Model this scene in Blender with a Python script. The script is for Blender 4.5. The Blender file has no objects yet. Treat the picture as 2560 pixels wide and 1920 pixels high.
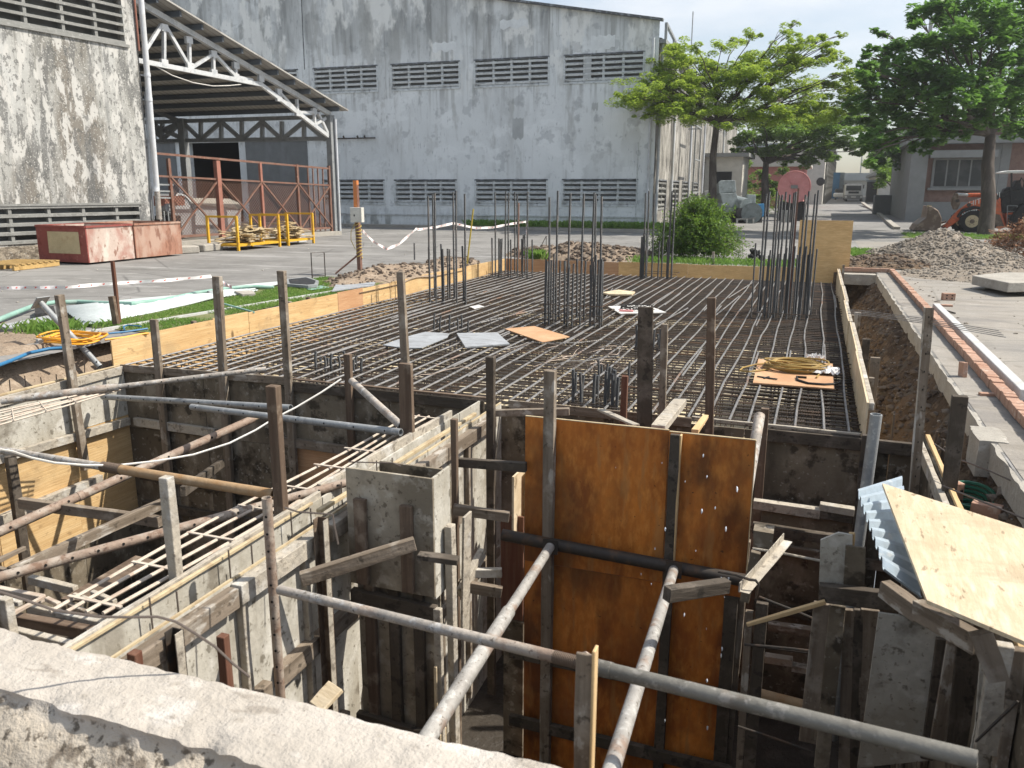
import bpy, math, random
from mathutils import Vector as Vec, Matrix, noise
random.seed(7)
R=math.radians
SC=bpy.context.scene; COL=SC.collection
# ---------------- camera, world, sun, exposure ----------------
PITCH=13.23; ROLL=-0.15; AZ=20.12; EYE=1.8; FPX=2045.0
_cp,_sp=math.cos(R(PITCH)),math.sin(R(PITCH)); _cr,_sr=math.cos(R(ROLL)),math.sin(R(ROLL))
_rt=Vec((1,0,0)); _fw=Vec((0,_cp,-_sp)); _dn=Vec((0,-_sp,-_cp))
_RZ=Matrix.Rotation(R(AZ),3,'Z')
RT=_RZ@(_cr*_rt+_sr*_dn); DN=_RZ@(-_sr*_rt+_cr*_dn); FW=_RZ@_fw
EYEP=Vec((0,0,EYE))
cd=bpy.data.cameras.new('camera'); cam=bpy.data.objects.new('camera',cd); COL.objects.link(cam)
_m=Matrix((( RT.x,-DN.x,-FW.x),(RT.y,-DN.y,-FW.y),(RT.z,-DN.z,-FW.z))).to_4x4(); _m.translation=EYEP
cam.matrix_world=_m
cd.sensor_fit='HORIZONTAL'; cd.sensor_width=36; cd.lens=36*FPX/2560; cd.clip_start=0.05; cd.clip_end=2000
SC.camera=cam
cd.dof.use_dof=True; cd.dof.focus_distance=9.0; cd.dof.aperture_fstop=4.0
SUN_AZ=R(66); SUN_EL=R(50)          # azimuth from +Y towards +X
w=bpy.data.worlds.new('World'); SC.world=w; w.use_nodes=True
nt=w.node_tree; nt.nodes.clear()
o_=nt.nodes.new('ShaderNodeOutputWorld'); bg=nt.nodes.new('ShaderNodeBackground'); sk=nt.nodes.new('ShaderNodeTexSky')
sk.sky_type='NISHITA'; sk.sun_disc=False; sk.sun_elevation=SUN_EL; sk.sun_rotation=SUN_AZ; sk.air_density=1.1; sk.dust_density=1.6; sk.ozone_density=1.0
tc=nt.nodes.new('ShaderNodeTexCoord'); mp=nt.nodes.new('ShaderNodeMapping'); mp.inputs['Scale'].default_value=(1,1,3.2)
nz=nt.nodes.new('ShaderNodeTexNoise'); nz.inputs['Scale'].default_value=2.2; nz.inputs['Detail'].default_value=7; nz.inputs['Roughness'].default_value=.55
rp=nt.nodes.new('ShaderNodeValToRGB'); rp.color_ramp.elements[0].position=.42; rp.color_ramp.elements[1].position=.62
rp.color_ramp.elements[0].color=(.05,.05,.05,1); rp.color_ramp.elements[1].color=(.9,.9,.9,1)
mx=nt.nodes.new('ShaderNodeMixRGB'); mx.inputs[2].default_value=(6.0,6.35,6.8,1)
L=nt.links.new
L(tc.outputs['Generated'],mp.inputs[0]); L(mp.outputs[0],nz.inputs[0]); L(nz.outputs[0],rp.inputs[0]); L(rp.outputs[0],mx.inputs[0]); L(sk.outputs[0],mx.inputs[1]); L(mx.outputs[0],bg.inputs[0]); L(bg.outputs[0],o_.inputs[0])
bg.inputs[1].default_value=0.105
sd=bpy.data.lights.new('sun','SUN'); sd.energy=4.9; sd.angle=R(.5); sd.color=(1,.94,.84)
so=bpy.data.objects.new('sun',sd); COL.objects.link(so)
_s=Vec((math.sin(SUN_AZ)*math.cos(SUN_EL),math.cos(SUN_AZ)*math.cos(SUN_EL),math.sin(SUN_EL)))
so.rotation_euler=_s.to_track_quat('Z','Y').to_euler(); so.location=(20,10,40)
vs=SC.view_settings; vs.view_transform='Standard'; vs.look='None'; vs.exposure=0.56; vs.gamma=1; vs.use_curve_mapping=False
SC.cycles.max_bounces=6; SC.cycles.diffuse_bounces=3; SC.cycles.glossy_bounces=2; SC.cycles.transparent_max_bounces=6

# ---------------- pixel -> world on a plane the thing really lies in ----------------
KV=1.15732
def V(x,y,z=None,X=None,Y=None,pl=None,D=None):
    d=FW+RT*((x*KV-1280)/FPX)+DN*((y*KV-960)/FPX)
    if z is not None: t=(z-EYE)/d.z
    elif X is not None: t=X/d.x
    elif Y is not None: t=Y/d.y
    elif D is not None: t=D
    else:
        p,n=pl; t=(p-EYEP).dot(n)/d.dot(n)
    return EYEP+d*t
def G(x,y,ox,oy,s): return ((ox+x/s)/KV,(oy+y/s)/KV)

# ---------------- objects ----------------
WM={}
def tag(o,label=None,cat=None,group=None,kind=None):
    if label: o['label']=label
    if cat: o['category']=cat
    if group: o['group']=group
    if kind: o['kind']=kind
    return o
def thing(name,label,cat,loc=(0,0,0),group=None):
    o=bpy.data.objects.new(name,None); COL.objects.link(o); o.location=loc; o.empty_display_size=.1
    WM[o]=Matrix.Translation(Vec(loc)); return tag(o,label,cat,group)
def link(o,parent,M):
    COL.objects.link(o); WM[o]=M
    if parent is not None:
        o.parent=parent; o.matrix_basis=WM[parent].inverted()@M
    else: o.matrix_basis=M
def seg_at(a,b,x,y=None):
    """point of segment a-b that the photo shows at view column x"""
    a,b=Vec(a),Vec(b); lo,hi=0.,1.
    def col(s): p=a.lerp(b,s)-EYEP; return (1280+FPX*p.dot(RT)/p.dot(FW))/KV
    c0,c1=col(0),col(1)
    for _ in range(40):
        m=(lo+hi)/2
        if (col(m)<x)==(c0<c1): lo=m
        else: hi=m
    return a.lerp(b,lo)
class MB:
    def __init__(s): s.v=[]; s.f=[]
    def add(s,vs,fs):
        n=len(s.v); s.v.extend([tuple(a) for a in vs]); s.f.extend([tuple(i+n for i in f) for f in fs]); return s
    def box(s,a,b):
        x0,x1=sorted((a[0],b[0]));y0,y1=sorted((a[1],b[1]));z0,z1=sorted((a[2],b[2]))
        return s.add([(x0,y0,z0),(x1,y0,z0),(x1,y1,z0),(x0,y1,z0),(x0,y0,z1),(x1,y0,z1),(x1,y1,z1),(x0,y1,z1)],BOXF)
    def obox(s,c,ax,ay,az):
        c=Vec(c); return s.add([c+ax*i+ay*j+az*k for k in(-1,1) for i,j in((-1,-1),(1,-1),(1,1),(-1,1))],BOXF)
    def beam(s,a,b,w,h,up=(0,0,1)):
        a,b=Vec(a),Vec(b); d=(b-a); l=d.length; d.normalize(); up=Vec(up)
        if abs(d.dot(up))>.98: up=Vec((0,1,0))
        y=up.cross(d).normalized(); z=d.cross(y)
        return s.obox((a+b)/2,d*(l/2),y*(w/2),z*(h/2))
    def tube(s,a,b,r,n=8,r2=None,cap=True): return s.path([a,b],r,n,r2=r2,cap=cap)
    def path(s,pts,r,n=8,r2=None,cap=True,close=False):
        pts=[Vec(p) for p in pts]; k=len(pts); vs=[]; ref=None
        for i,p in enumerate(pts):
            t=(pts[min(i+1,k-1)]-pts[max(i-1,0)]).normalized()
            if ref is None: ref=Vec((0,0,1)) if abs(t.z)<.9 else Vec((1,0,0))
            u=t.cross(ref).normalized(); q=u.cross(t).normalized(); ref=q
            rr=r+(r2-r)*i/(k-1) if r2 is not None else r
            for j in range(n):
                a=2*math.pi*j/n; vs.append(p+u*(math.cos(a)*rr)+q*(math.sin(a)*rr))
        fs=[(i*n+j,i*n+(j+1)%n,(i+1)*n+(j+1)%n,(i+1)*n+j) for i in range(k-1) for j in range(n)]
        if cap: fs+=[tuple(range(n))[::-1],tuple(range((k-1)*n,k*n))]
        return s.add(vs,fs)
    def prism(s,poly,h):
        n=len(poly); h=Vec(h); a=[Vec(p) for p in poly]
        return s.add(a+[p+h for p in a],[tuple(range(n))[::-1],tuple(range(n,2*n))]+[(i,(i+1)%n,(i+1)%n+n,i+n) for i in range(n)])
    def quad(s,*p): return s.add([Vec(q) for q in p],[tuple(range(len(p)))])
    def rock(s,c,r,fl=.7,rnd=random):
        M=Matrix.Rotation(rnd.random()*6,3,Vec((rnd.random()-.5,rnd.random()-.5,rnd.random()-.5+.01)).normalized())
        c=Vec(c); vs=[]
        for v in ICO_V:
            q=M@(v*r*rnd.uniform(.7,1.25)); q.z*=fl; vs.append(c+q)
        return s.add(vs,ICO_F)
    def build(s,name,mat=None,parent=None,smooth=False,bevel=0,origin='base',solid=None):
        if origin=='base' and s.v:
            xs,ys,zs=zip(*s.v); o0=Vec(((min(xs)+max(xs))/2,(min(ys)+max(ys))/2,min(zs)))
        else: o0=Vec((0,0,0))
        me=bpy.data.meshes.new(name); me.from_pydata([(Vec(v)-o0)[:] for v in s.v],[],s.f); me.update()
        if smooth: me.polygons.foreach_set('use_smooth',[True]*len(me.polygons))
        o=bpy.data.objects.new(name,me)
        if mat: me.materials.append(mat)
        link(o,parent,Matrix.Translation(o0))
        if smooth:
            try: me.set_sharp_from_angle(angle=R(50))
            except Exception: pass
        if bevel:
            m=o.modifiers.new('bevel','BEVEL'); m.width=bevel; m.segments=1; m.limit_method='ANGLE'
        return o
BOXF=[(3,2,1,0),(4,5,6,7),(0,1,5,4),(1,2,6,5),(2,3,7,6),(3,0,4,7)]
_t=(1+5**.5)/2
ICO_V=[Vec(v).normalized() for v in [(-1,_t,0),(1,_t,0),(-1,-_t,0),(1,-_t,0),(0,-1,_t),(0,1,_t),(0,-1,-_t),(0,1,-_t),(_t,0,-1),(_t,0,1),(-_t,0,-1),(-_t,0,1)]]
ICO_F=[(0,11,5),(0,5,1),(0,1,7),(0,7,10),(0,10,11),(1,5,9),(5,11,4),(11,10,2),(10,7,6),(7,1,8),(3,9,4),(3,4,2),(3,2,6),(3,6,8),(3,8,9),(4,9,5),(2,4,11),(6,2,10),(8,6,7),(9,8,1)]
def struct(o): o['kind']='structure'; return o
def frame(a,b,up=(0,0,1)):
    a,b=Vec(a),Vec(b); d=(b-a).normalized(); up=Vec(up)
    if abs(d.dot(up))>.98: up=Vec((0,1,0))
    y=up.cross(d).normalized(); z=d.cross(y)
    M=Matrix((d,y,z)).transposed().to_4x4(); M.translation=a; return M,(b-a).length
def obj_local(name,mb,mat,M,parent=None,smooth=False,bevel=0):
    me=bpy.data.meshes.new(name); me.from_pydata(mb.v,[],mb.f); me.update()
    if smooth:
        me.polygons.foreach_set('use_smooth',[True]*len(me.polygons))
        try: me.set_sharp_from_angle(angle=R(50))
        except Exception: pass
    me.materials.append(mat); o=bpy.data.objects.new(name,me); link(o,parent,M)
    if bevel:
        m=o.modifiers.new('bevel','BEVEL'); m.width=bevel; m.segments=1; m.limit_method='ANGLE'
    return o
def stick(name,mat,a,b,w,h,up=(0,0,1),parent=None,bevel=.003,warp=.0):
    """a timber from a to b: grain runs along its own x axis"""
    if tuple(up)!=(0,0,1): w,h=h,w
    M,l=frame(a,b,up); mb=MB(); n=max(2,int(l/.25)); vs=[]
    ph=random.random()*9
    for i in range(n+1):
        x=l*i/n; dy=math.sin(ph+x*1.7)*warp; dz=math.cos(ph*2+x*1.3)*warp
        jw=random.uniform(-.002,.002)
        for sy,sz in((-1,-1),(1,-1),(1,1),(-1,1)):
            vs.append((x,sy*(w/2+jw)+dy,sz*(h/2+jw)+dz))
    fs=[(3,2,1,0)[::-1],tuple(n*4+i for i in range(4))[::-1]]
    fs=[(0,1,2,3),tuple(n*4+i for i in (3,2,1,0))]+[(i*4+j,(i+1)*4+j,(i+1)*4+(j+1)%4,i*4+(j+1)%4) for i in range(n) for j in range(4)]
    mb.add(vs,fs); return obj_local(name,mb,mat,M,parent,bevel=bevel)
def pole(name,mat,a,b,r,parent=None,n=16,holes=0,hole_side=(0,-.6,.8),hollow=True,hm=None):
    """round steel tube with open ends; holes are small dark bolt recesses (own part)"""
    M,l=frame(a,b); mb=MB(); k=n; vs=[]
    for x in (0,l):
        for rr in (r,r*.82):
            for j in range(k):
                t=2*math.pi*j/k; vs.append((x,math.cos(t)*rr,math.sin(t)*rr))
    fs=[]
    for j in range(k):
        j2=(j+1)%k
        fs+=[(j,2*k+j,2*k+j2,j2)[::-1],(k+j,k+j2,3*k+j2,3*k+j)[::-1],(j,j2,k+j2,k+j)[::-1],(2*k+j,3*k+j,3*k+j2,2*k+j2)[::-1]]
    mb.add(vs,fs); o=obj_local(name,mb,mat,M,parent,smooth=True)
    return o,M,l
def pin_holes(parent,M,l,r,start,end,step,side,mat):
    mb=MB(); s=M.inverted().to_3x3()@Vec(side); s.x=0; s.normalize(); x=start
    while x<end:
        c=Vec((x,0,0))+s*(r+.0015); u=Vec((1,0,0)); q=s.cross(u)
        vs=[c+u*(math.cos(t*math.pi/4)*r*.28)+q*(math.sin(t*math.pi/4)*r*.28) for t in range(8)]
        mb.add(vs,[tuple(range(8))]); x+=step
    mb2=MB(); mb2.v=mb.v; mb2.f=mb.f
    return obj_local('pin_hole',mb2,mat,M,parent)
# ---------------- materials ----------------
class NG:
    def __init__(s,name):
        s.m=bpy.data.materials.new(name); s.m.use_nodes=True; s.t=s.m.node_tree; s.t.nodes.clear()
        s.out=s.t.nodes.new('ShaderNodeOutputMaterial'); s.b=s.t.nodes.new('ShaderNodeBsdfPrincipled'); s.l(s.b.outputs[0],s.out.inputs[0])
    def l(s,a,b): s.t.links.new(a,b)
    def n(s,ty,**k):
        n=s.t.nodes.new('ShaderNode'+ty)
        for a,b in k.items():
            if a in n.inputs.keys(): n.inputs[a].default_value=b
            else: setattr(n,a,b)
        return n
    def coord(s,st=(1,1,1),rand=True,kind='Object'):
        if not hasattr(s,'_c'): 
            s._tc=s.n('TexCoord'); s._oi=s.n('ObjectInfo'); s._c=1
            mm=s.n('Math',operation='MULTIPLY'); mm.inputs[1].default_value=37.; s.l(s._oi.outputs['Random'],mm.inputs[0]); s._r=mm
        v=s.n('VectorMath',operation='ADD'); s.l(s._tc.outputs[kind],v.inputs[0])
        if rand: s.l(s._r.outputs[0],v.inputs[1])
        m=s.n('Mapping'); m.inputs['Scale'].default_value=st; s.l(v.outputs[0],m.inputs[0]); return m.outputs[0]
    def tex(s,k,sc,st=(1,1,1),d=5,ro=.6,dist=0,rand=True):
        c=s.coord(st,rand)
        if k=='noise': n=s.n('TexNoise',Scale=sc,Detail=d,Roughness=ro,Distortion=dist); s.l(c,n.inputs['Vector']); return n.outputs[0]
        if k=='voro': n=s.n('TexVoronoi',Scale=sc); s.l(c,n.inputs['Vector']); return n.outputs[0]
        if k=='crack': n=s.n('TexVoronoi',Scale=sc,feature='DISTANCE_TO_EDGE'); s.l(c,n.inputs['Vector']); return n.outputs[0]
        if k=='wavex': n=s.n('TexWave',Scale=sc,Distortion=dist,Detail=3,bands_direction='X'); s.l(c,n.inputs['Vector']); return n.outputs[1]
        if k=='wavey': n=s.n('TexWave',Scale=sc,Distortion=dist,Detail=3,bands_direction='Y'); s.l(c,n.inputs['Vector']); return n.outputs[1]
        if k=='wavez': n=s.n('TexWave',Scale=sc,Distortion=dist,Detail=3,bands_direction='Z'); s.l(c,n.inputs['Vector']); return n.outputs[1]
    def ramp(s,f,lo,hi,a=0,b=1):
        n=s.n('MapRange'); n.inputs['From Min'].default_value=lo; n.inputs['From Max'].default_value=hi; n.inputs['To Min'].default_value=a; n.inputs['To Max'].default_value=b
        s.l(f,n.inputs[0]); return n.outputs[0]
    def mix(s,f,a,b):
        n=s.n('MixRGB')
        for i,x in((0,f),(1,a),(2,b)):
            if isinstance(x,tuple): n.inputs[i].default_value=(*x,1)
            elif isinstance(x,(int,float)): n.inputs[i].default_value=x
            else: s.l(x,n.inputs[i])
        return n.outputs[0]
def mat(name,base,ov=(),rough=.85,metal=0,bump=None,vary=.12,spec=.3,rand=True,trans=None):
    """base colour, then overlays (tex kind, scale, stretch, lo, hi, colour, amount[,distortion])"""
    g=NG(name); col=base
    if vary:
        f=g.tex('noise',2.3,d=3,rand=rand); col=g.mix(g.ramp(f,.3,.7),tuple(c*(1-vary) for c in base),tuple(min(1,c*(1+vary)) for c in base))
        f=g.tex('noise',31,d=4,rand=rand); col=g.mix(g.ramp(f,.35,.65,0,.5),col,tuple(c*(1-2*vary) for c in base))
    for o in ov:
        k,sc,st,lo,hi,c,a=o[:7]; d=o[7] if len(o)>7 else 0
        f=g.tex(k,sc,st,dist=d,rand=rand); fr=g.ramp(f,lo,hi,0,a)
        if len(o)>8:
            sx=g.n('SeparateXYZ'); g.l(g.coord(rand=False),sx.inputs[0]); mk=g.ramp(sx.outputs[2],o[8][0],o[8][1]); mu=g.n('Math',operation='MULTIPLY'); g.l(fr,mu.inputs[0]); g.l(mk,mu.inputs[1]); fr=mu.outputs[0]
        col=g.mix(fr,col,c)
    if isinstance(col,tuple): g.b.inputs['Base Color'].default_value=(*col,1)
    else: g.l(col,g.b.inputs['Base Color'])
    g.b.inputs['Roughness'].default_value=rough; g.b.inputs['Metallic'].default_value=metal
    g.b.inputs['Specular IOR Level'].default_value=spec
    if bump:
        hs=None
        for k,sc,st,am in bump:
            h=g.tex(k,sc,st,d=6,rand=rand); m=g.n('Math',operation='MULTIPLY'); m.inputs[1].default_value=am; g.l(h,m.inputs[0]); h=m.outputs[0]
            if hs is not None:
                q=g.n('Math',operation='ADD'); g.l(hs,q.inputs[0]); g.l(h,q.inputs[1]); h=q.outputs[0]
            hs=h
        b=g.n('Bump'); b.inputs['Strength'].default_value=1; b.inputs['Distance'].default_value=1; g.l(hs,b.inputs['Height']); g.l(b.outputs[0],g.b.inputs['Normal'])
    if trans:
        t=g.n('BsdfTranslucent'); t.inputs[0].default_value=(*trans,1); ms=g.n('MixShader'); ms.inputs[0].default_value=.35
        g.l(g.b.outputs[0],ms.inputs[1]); g.l(t.outputs[0],ms.inputs[2]); g.l(ms.outputs[0],g.out.inputs[0])
    return g.m
A=(1,1,1); N='noise'
Mt={}
Mt['road']=mat('road',(.19,.184,.174),[(N,.25,A,.42,.66,(.26,.252,.238),.8),(N,.9,A,.52,.68,(.12,.115,.107),.7),(N,.6,(.15,3,1),.54,.62,(.15,.145,.135),.6),(N,1.7,(.5,2,1),.60,.64,(.36,.35,.33),.55),(N,7,A,.60,.72,(.33,.32,.31),.5),('crack',.35,A,.012,.0,(.07,.068,.065),.7),(N,.5,(.3,2.5,1),.58,.66,(.34,.33,.32),.6)],bump=[(N,40,A,.006)],rand=False)
Mt['slab_conc']=mat('slab_conc',(.29,.265,.23),[(N,1.3,(.5,2.5,1),.52,.60,(.20,.18,.15),.6),('crack',.45,A,.008,.0,(.12,.11,.09),.8),(N,5,A,.62,.67,(.16,.135,.105),.6),(N,.5,A,.45,.62,(.25,.235,.21),.8),(N,.35,(1,3,1),.52,.62,(.16,.15,.14),.6),(N,2.5,A,.58,.7,(.38,.36,.33),.6),(N,14,A,.62,.7,(.2,.18,.16),.6)],bump=[(N,25,A,.008)],rand=False)
Mt['conc']=mat('concrete',(.37,.345,.30),[(N,3,A,.5,.68,(.24,.22,.19),.7),(N,9,A,.6,.7,(.50,.48,.44),.6),(N,50,A,.62,.68,(.12,.11,.1),.6)],bump=[(N,20,A,.012),(N,90,A,.003)])
Mt['beam']=mat('beam_concrete',(.54,.50,.45),[(N,1.1,(1,2,1),.42,.64,(.40,.365,.32),.9),(N,2.6,(1,2,1),.54,.68,(.64,.62,.59),.8),(N,11,A,.62,.68,(.30,.27,.235),.55),('voro',22,A,.12,.05,(.12,.105,.09),.7),(N,2.1,(1,3,1),.62,.67,(.22,.19,.155),.6)],bump=[(N,9,A,.03),(N,30,A,.02),(N,90,A,.006)],vary=.12)
Mt['ledge']=mat('ledge_concrete',(.44,.40,.35),[(N,1.1,(1,2,1),.42,.64,(.33,.295,.25),.9),(N,2.6,(1,2,1),.56,.70,(.60,.57,.53),.75),(N,11,A,.62,.68,(.28,.25,.21),.55),('voro',22,A,.12,.05,(.12,.105,.09),.7),(N,2.1,(1,3,1),.62,.67,(.22,.19,.155),.6),
 (N,.0,A,-1,-.5,(.46,.40,.32),.9,0,(-.035,-.075)),(N,7,(1,1,1.5),.54,.62,(.14,.11,.08),.8,0,(-.012,-.05)),(N,4,(1,1,2),.55,.60,(.42,.36,.28),.7,0,(-.06,-.12)),(N,16,A,.57,.62,(.06,.045,.03),.8,0,(-.012,-.04))],bump=[(N,5,A,.035),(N,22,A,.007),(N,80,A,.003)],vary=.07,rand=False)
Mt['brokenconc']=mat('broken_concrete',(.33,.28,.215),[(N,5,(1,1,2),.44,.6,(.12,.095,.07),.85),(N,12,A,.55,.66,(.45,.41,.35),.8),(N,34,A,.6,.68,(.07,.055,.04),.8)],bump=[(N,9,A,.08),(N,40,A,.02)])
def plaster(name,base,ov): return mat(name,base,ov,rough=.92,bump=[(N,6,A,.01),(N,40,A,.003)],vary=.05,rand=False)
D3=(.13,.145,.16)
Mt['wallB']=plaster('plaster_blue_grey',(.66,.69,.69),[
 (N,.16,(1,1,.6),.42,.66,(.76,.79,.79),.9),(N,.5,(1,1,.4),.54,.68,(.42,.43,.42),.4),(N,1.6,(1,1,.8),.57,.64,(.44,.46,.455),.4),
 (N,3.0,(1,1,.10),.54,.70,(.34,.345,.33),.4),(N,4.2,(1,1,.035),.50,.62,(.22,.22,.205),.65,0,(5.4,6.9)),(N,.55,(1,1,1.3),.56,.60,(.80,.83,.83),.6),(N,.35,(1,1,.5),.36,.58,(.40,.415,.41),.75,0,(7.8,9.8)),(N,1.6,(1,1,.16),.46,.62,(.16,.165,.16),.6,0,(8.0,9.8)),(N,.8,(1,1,.5),.54,.60,(.78,.79,.76),.8,0,(6,8)),(N,1.1,(1,1,.35),.56,.62,(.36,.365,.345),.5,0,(3.0,5.2)),(N,2.2,(1,1,.3),.5,.62,(.22,.225,.20),.75,0,(1.1,.2)),(N,1.3,A,.60,.64,(.17,.185,.20),.3),(N,9,(1,1,.3),.62,.7,(.2,.22,.24),.5)])
Mt['wallBlit']=plaster('plaster_grey_side',(.30,.285,.255),[(N,.6,(1,1,.1),.42,.58,(.11,.105,.095),.9),(N,3,(1,1,.12),.50,.58,(.46,.44,.40),.85),(N,6,(1,1,.18),.50,.60,(.05,.048,.042),.85)])  # streak stains, darkened further to stand in for shadows on this sunlit side
Mt['wallA']=plaster('plaster_peeling',(.27,.265,.24),[
 (N,.55,(1,1,.3),.38,.56,(.47,.47,.45),.9),(N,3.2,(1,1,.05),.50,.62,(.12,.115,.10),.7,0,(4.5,1.5)),(N,5,(1,1,.04),.5,.6,(.09,.085,.07),.6,0,(4.0,5.6)),(N,.9,(1,1,.22),.50,.60,(.155,.135,.11),.75),(N,1.9,(1,1,.28),.51,.56,(.13,.13,.125),.75),
 (N,3.6,(1,1,.33),.53,.57,(.50,.49,.46),.9),(N,9,(1,1,.7),.56,.60,(.10,.10,.095),.7),(N,22,A,.58,.62,(.50,.49,.46),.8),(N,1.2,(1,1,.12),.56,.66,(.07,.075,.08),.6),('voro',3.5,(1,1,1),.10,.04,(.06,.06,.055),.6)])
Mt['louvre']=mat('louvre_concrete',(.25,.25,.235),[(N,3,(1,1,3),.5,.65,(.15,.15,.14),.6),(N,12,A,.58,.66,(.38,.38,.36),.6)],bump=[(N,20,A,.006)],rand=False)
Mt['louvreB']=mat('louvre_blue_grey',(.63,.66,.66),[(N,1.5,(1,1,3),.5,.66,(.34,.345,.33),.7),(N,6,(1,1,4),.58,.64,(.12,.13,.14),.7)],bump=[(N,20,A,.004)],rand=False)
Mt['stainrim']=mat('mouldy_rim',(.10,.105,.11),[(N,6,A,.5,.6,(.26,.28,.30),.8)],rand=False)
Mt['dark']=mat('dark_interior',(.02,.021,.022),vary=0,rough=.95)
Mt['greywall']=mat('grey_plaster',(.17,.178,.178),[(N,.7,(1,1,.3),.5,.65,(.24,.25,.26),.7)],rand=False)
def ply(name,b,dark,light,st=(1.2,1,9),k=.7,stain=None,rough=.6,spec=.35):
    ov=[(N,1.4,(st[0],st[1],st[2]),.40,.66,dark,k),(N,5,(st[0]*1.2,st[1],st[2]*2.4),.46,.68,light,.7),(N,.9,A,.5,.7,dark,.5),('voro',1.7,(1,1,.5),.07,.035,tuple(c*.25 for c in dark),.85)]
    if stain: ov+=stain
    return mat(name,b,ov,rough=rough,spec=spec,bump=[(N,8,st,.004)],vary=.07)
Mt['plyY']=ply('plywood_yellow',(.60,.41,.20),(.43,.26,.11),(.72,.54,.30),st=(.5,.5,9),stain=[(N,1.3,A,.54,.64,(.36,.25,.13),.6),(N,6,(1,1,2),.60,.66,(.30,.19,.09),.6)])
Mt['plyY2']=ply('plywood_pale',(.60,.49,.33),(.44,.34,.21),(.70,.60,.44),st=(5,1.2,1.2),stain=[(N,1.6,(1,3,1),.52,.64,(.40,.32,.21),.6),(N,9,(3,1,1),.62,.66,(.20,.14,.08),.7)])
Mt['plyT']=ply('plywood_tan',(.68,.44,.19),(.50,.30,.12),(.78,.56,.28),st=(1.2,1.2,6))
Mt['plyO']=ply('plywood_orange',(.50,.29,.155),(.37,.19,.09),(.60,.39,.23),st=(.5,.5,9))
Mt['plyR']=ply('plywood_red_film',(.62,.205,.032),(.28,.078,.013),(.72,.29,.06),st=(3.2,1,.7),k=.95,rough=.45,stain=[(N,2.2,(1,1,.5),.50,.66,(.07,.024,.009),.8),(N,7,(1.6,1,.25),.56,.66,(.40,.19,.06),.6),(N,.8,(1,1,.7),.52,.62,(.12,.05,.018),.65),(N,1.1,(1,1,1),.5,.62,(.22,.055,.012),.6,0,(-.9,-2.0)),(N,26,(1,1,1),.68,.70,(.05,.02,.01),.8)])
Mt['plyG']=mat('form_plywood_grey',(.20,.165,.118),[(N,1.2,(1,1,.8),.42,.58,(.09,.072,.05),.85),(N,3.4,(1,1,.6),.52,.64,(.33,.29,.23),.7),(N,5,A,.54,.62,(.035,.027,.018),.85),(N,.9,(1,1,.4),.56,.66,(.035,.03,.022),.7),(N,18,A,.6,.66,(.40,.37,.32),.5)],rough=.8,bump=[(N,12,A,.008)])  # grey ply; dark stains deepened to put pit shade into the colour
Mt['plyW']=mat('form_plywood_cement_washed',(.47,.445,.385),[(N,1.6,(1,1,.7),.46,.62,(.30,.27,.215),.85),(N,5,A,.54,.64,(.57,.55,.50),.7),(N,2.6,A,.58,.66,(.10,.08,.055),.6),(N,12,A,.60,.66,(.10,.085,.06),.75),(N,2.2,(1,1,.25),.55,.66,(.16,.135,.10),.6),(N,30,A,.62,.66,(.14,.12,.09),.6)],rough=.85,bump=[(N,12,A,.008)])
LS=(.25,2.5,2.5)
Mt['lumG']=mat('timber_grey',(.235,.19,.145),[(N,6,(.5,1,1),.58,.62,(.47,.44,.39),.75),('voro',14,A,.07,.03,(.02,.015,.012),.9),(N,9,(.12,2,2),.42,.62,(.12,.092,.065),.8),(N,4,A,.54,.68,(.40,.36,.30),.7),(N,14,A,.6,.66,(.07,.055,.04),.8)],bump=[(N,14,(.2,2,2),.006),(N,30,A,.004)])
Mt['lumW']=mat('timber_cement_caked',(.42,.375,.305),[(N,6,A,.46,.6,(.31,.28,.235),.8),(N,14,A,.55,.64,(.15,.125,.10),.75),(N,3,A,.55,.65,(.54,.52,.475),.8)],bump=[(N,16,A,.016)])
Mt['lumB']=mat('timber_brown',(.155,.11,.077),[(N,9,(.12,2,2),.42,.62,(.08,.052,.035),.8),(N,5,A,.55,.66,(.30,.24,.18),.7)],bump=[(N,14,(.2,2,2),.006)])
Mt['lumR']=mat('timber_reddish',(.155,.078,.05),[(N,9,(.12,2,2),.42,.62,(.10,.035,.02),.8)],bump=[(N,14,(.2,2,2),.005)])
Mt['lumD']=mat('timber_wet_dark',(.075,.06,.045),[(N,6,A,.5,.64,(.15,.125,.10),.8),(N,12,A,.55,.62,(.025,.02,.015),.8)],bump=[(N,14,(.3,2,2),.01)])
Mt['lumY']=mat('timber_fresh',(.60,.43,.23),[(N,9,(.12,2,2),.42,.62,(.46,.30,.14),.7)],bump=[(N,14,(.2,2,2),.003)])
Mt['edgeY']=mat('ply_edge',(.47,.38,.24),[(N,9,A,.5,.62,(.30,.22,.13),.7)],vary=.1)
Mt['pipeG']=mat('pipe_cement_grey',(.46,.405,.345),[(N,3.3,A,.56,.64,(.27,.175,.12),.6),(N,5,A,.45,.6,(.24,.225,.205),.8),(N,16,A,.54,.62,(.47,.46,.44),.8),(N,40,A,.60,.66,(.10,.08,.06),.8)],rough=.7,metal=.15,bump=[(N,30,A,.006)])
Mt['pipeB']=mat('pipe_weathered_blue_grey',(.31,.32,.32),[(N,8,A,.5,.62,(.20,.205,.21),.7),(N,22,A,.58,.64,(.45,.45,.44),.7)],rough=.55,metal=.3,bump=[(N,30,A,.003)])
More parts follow.
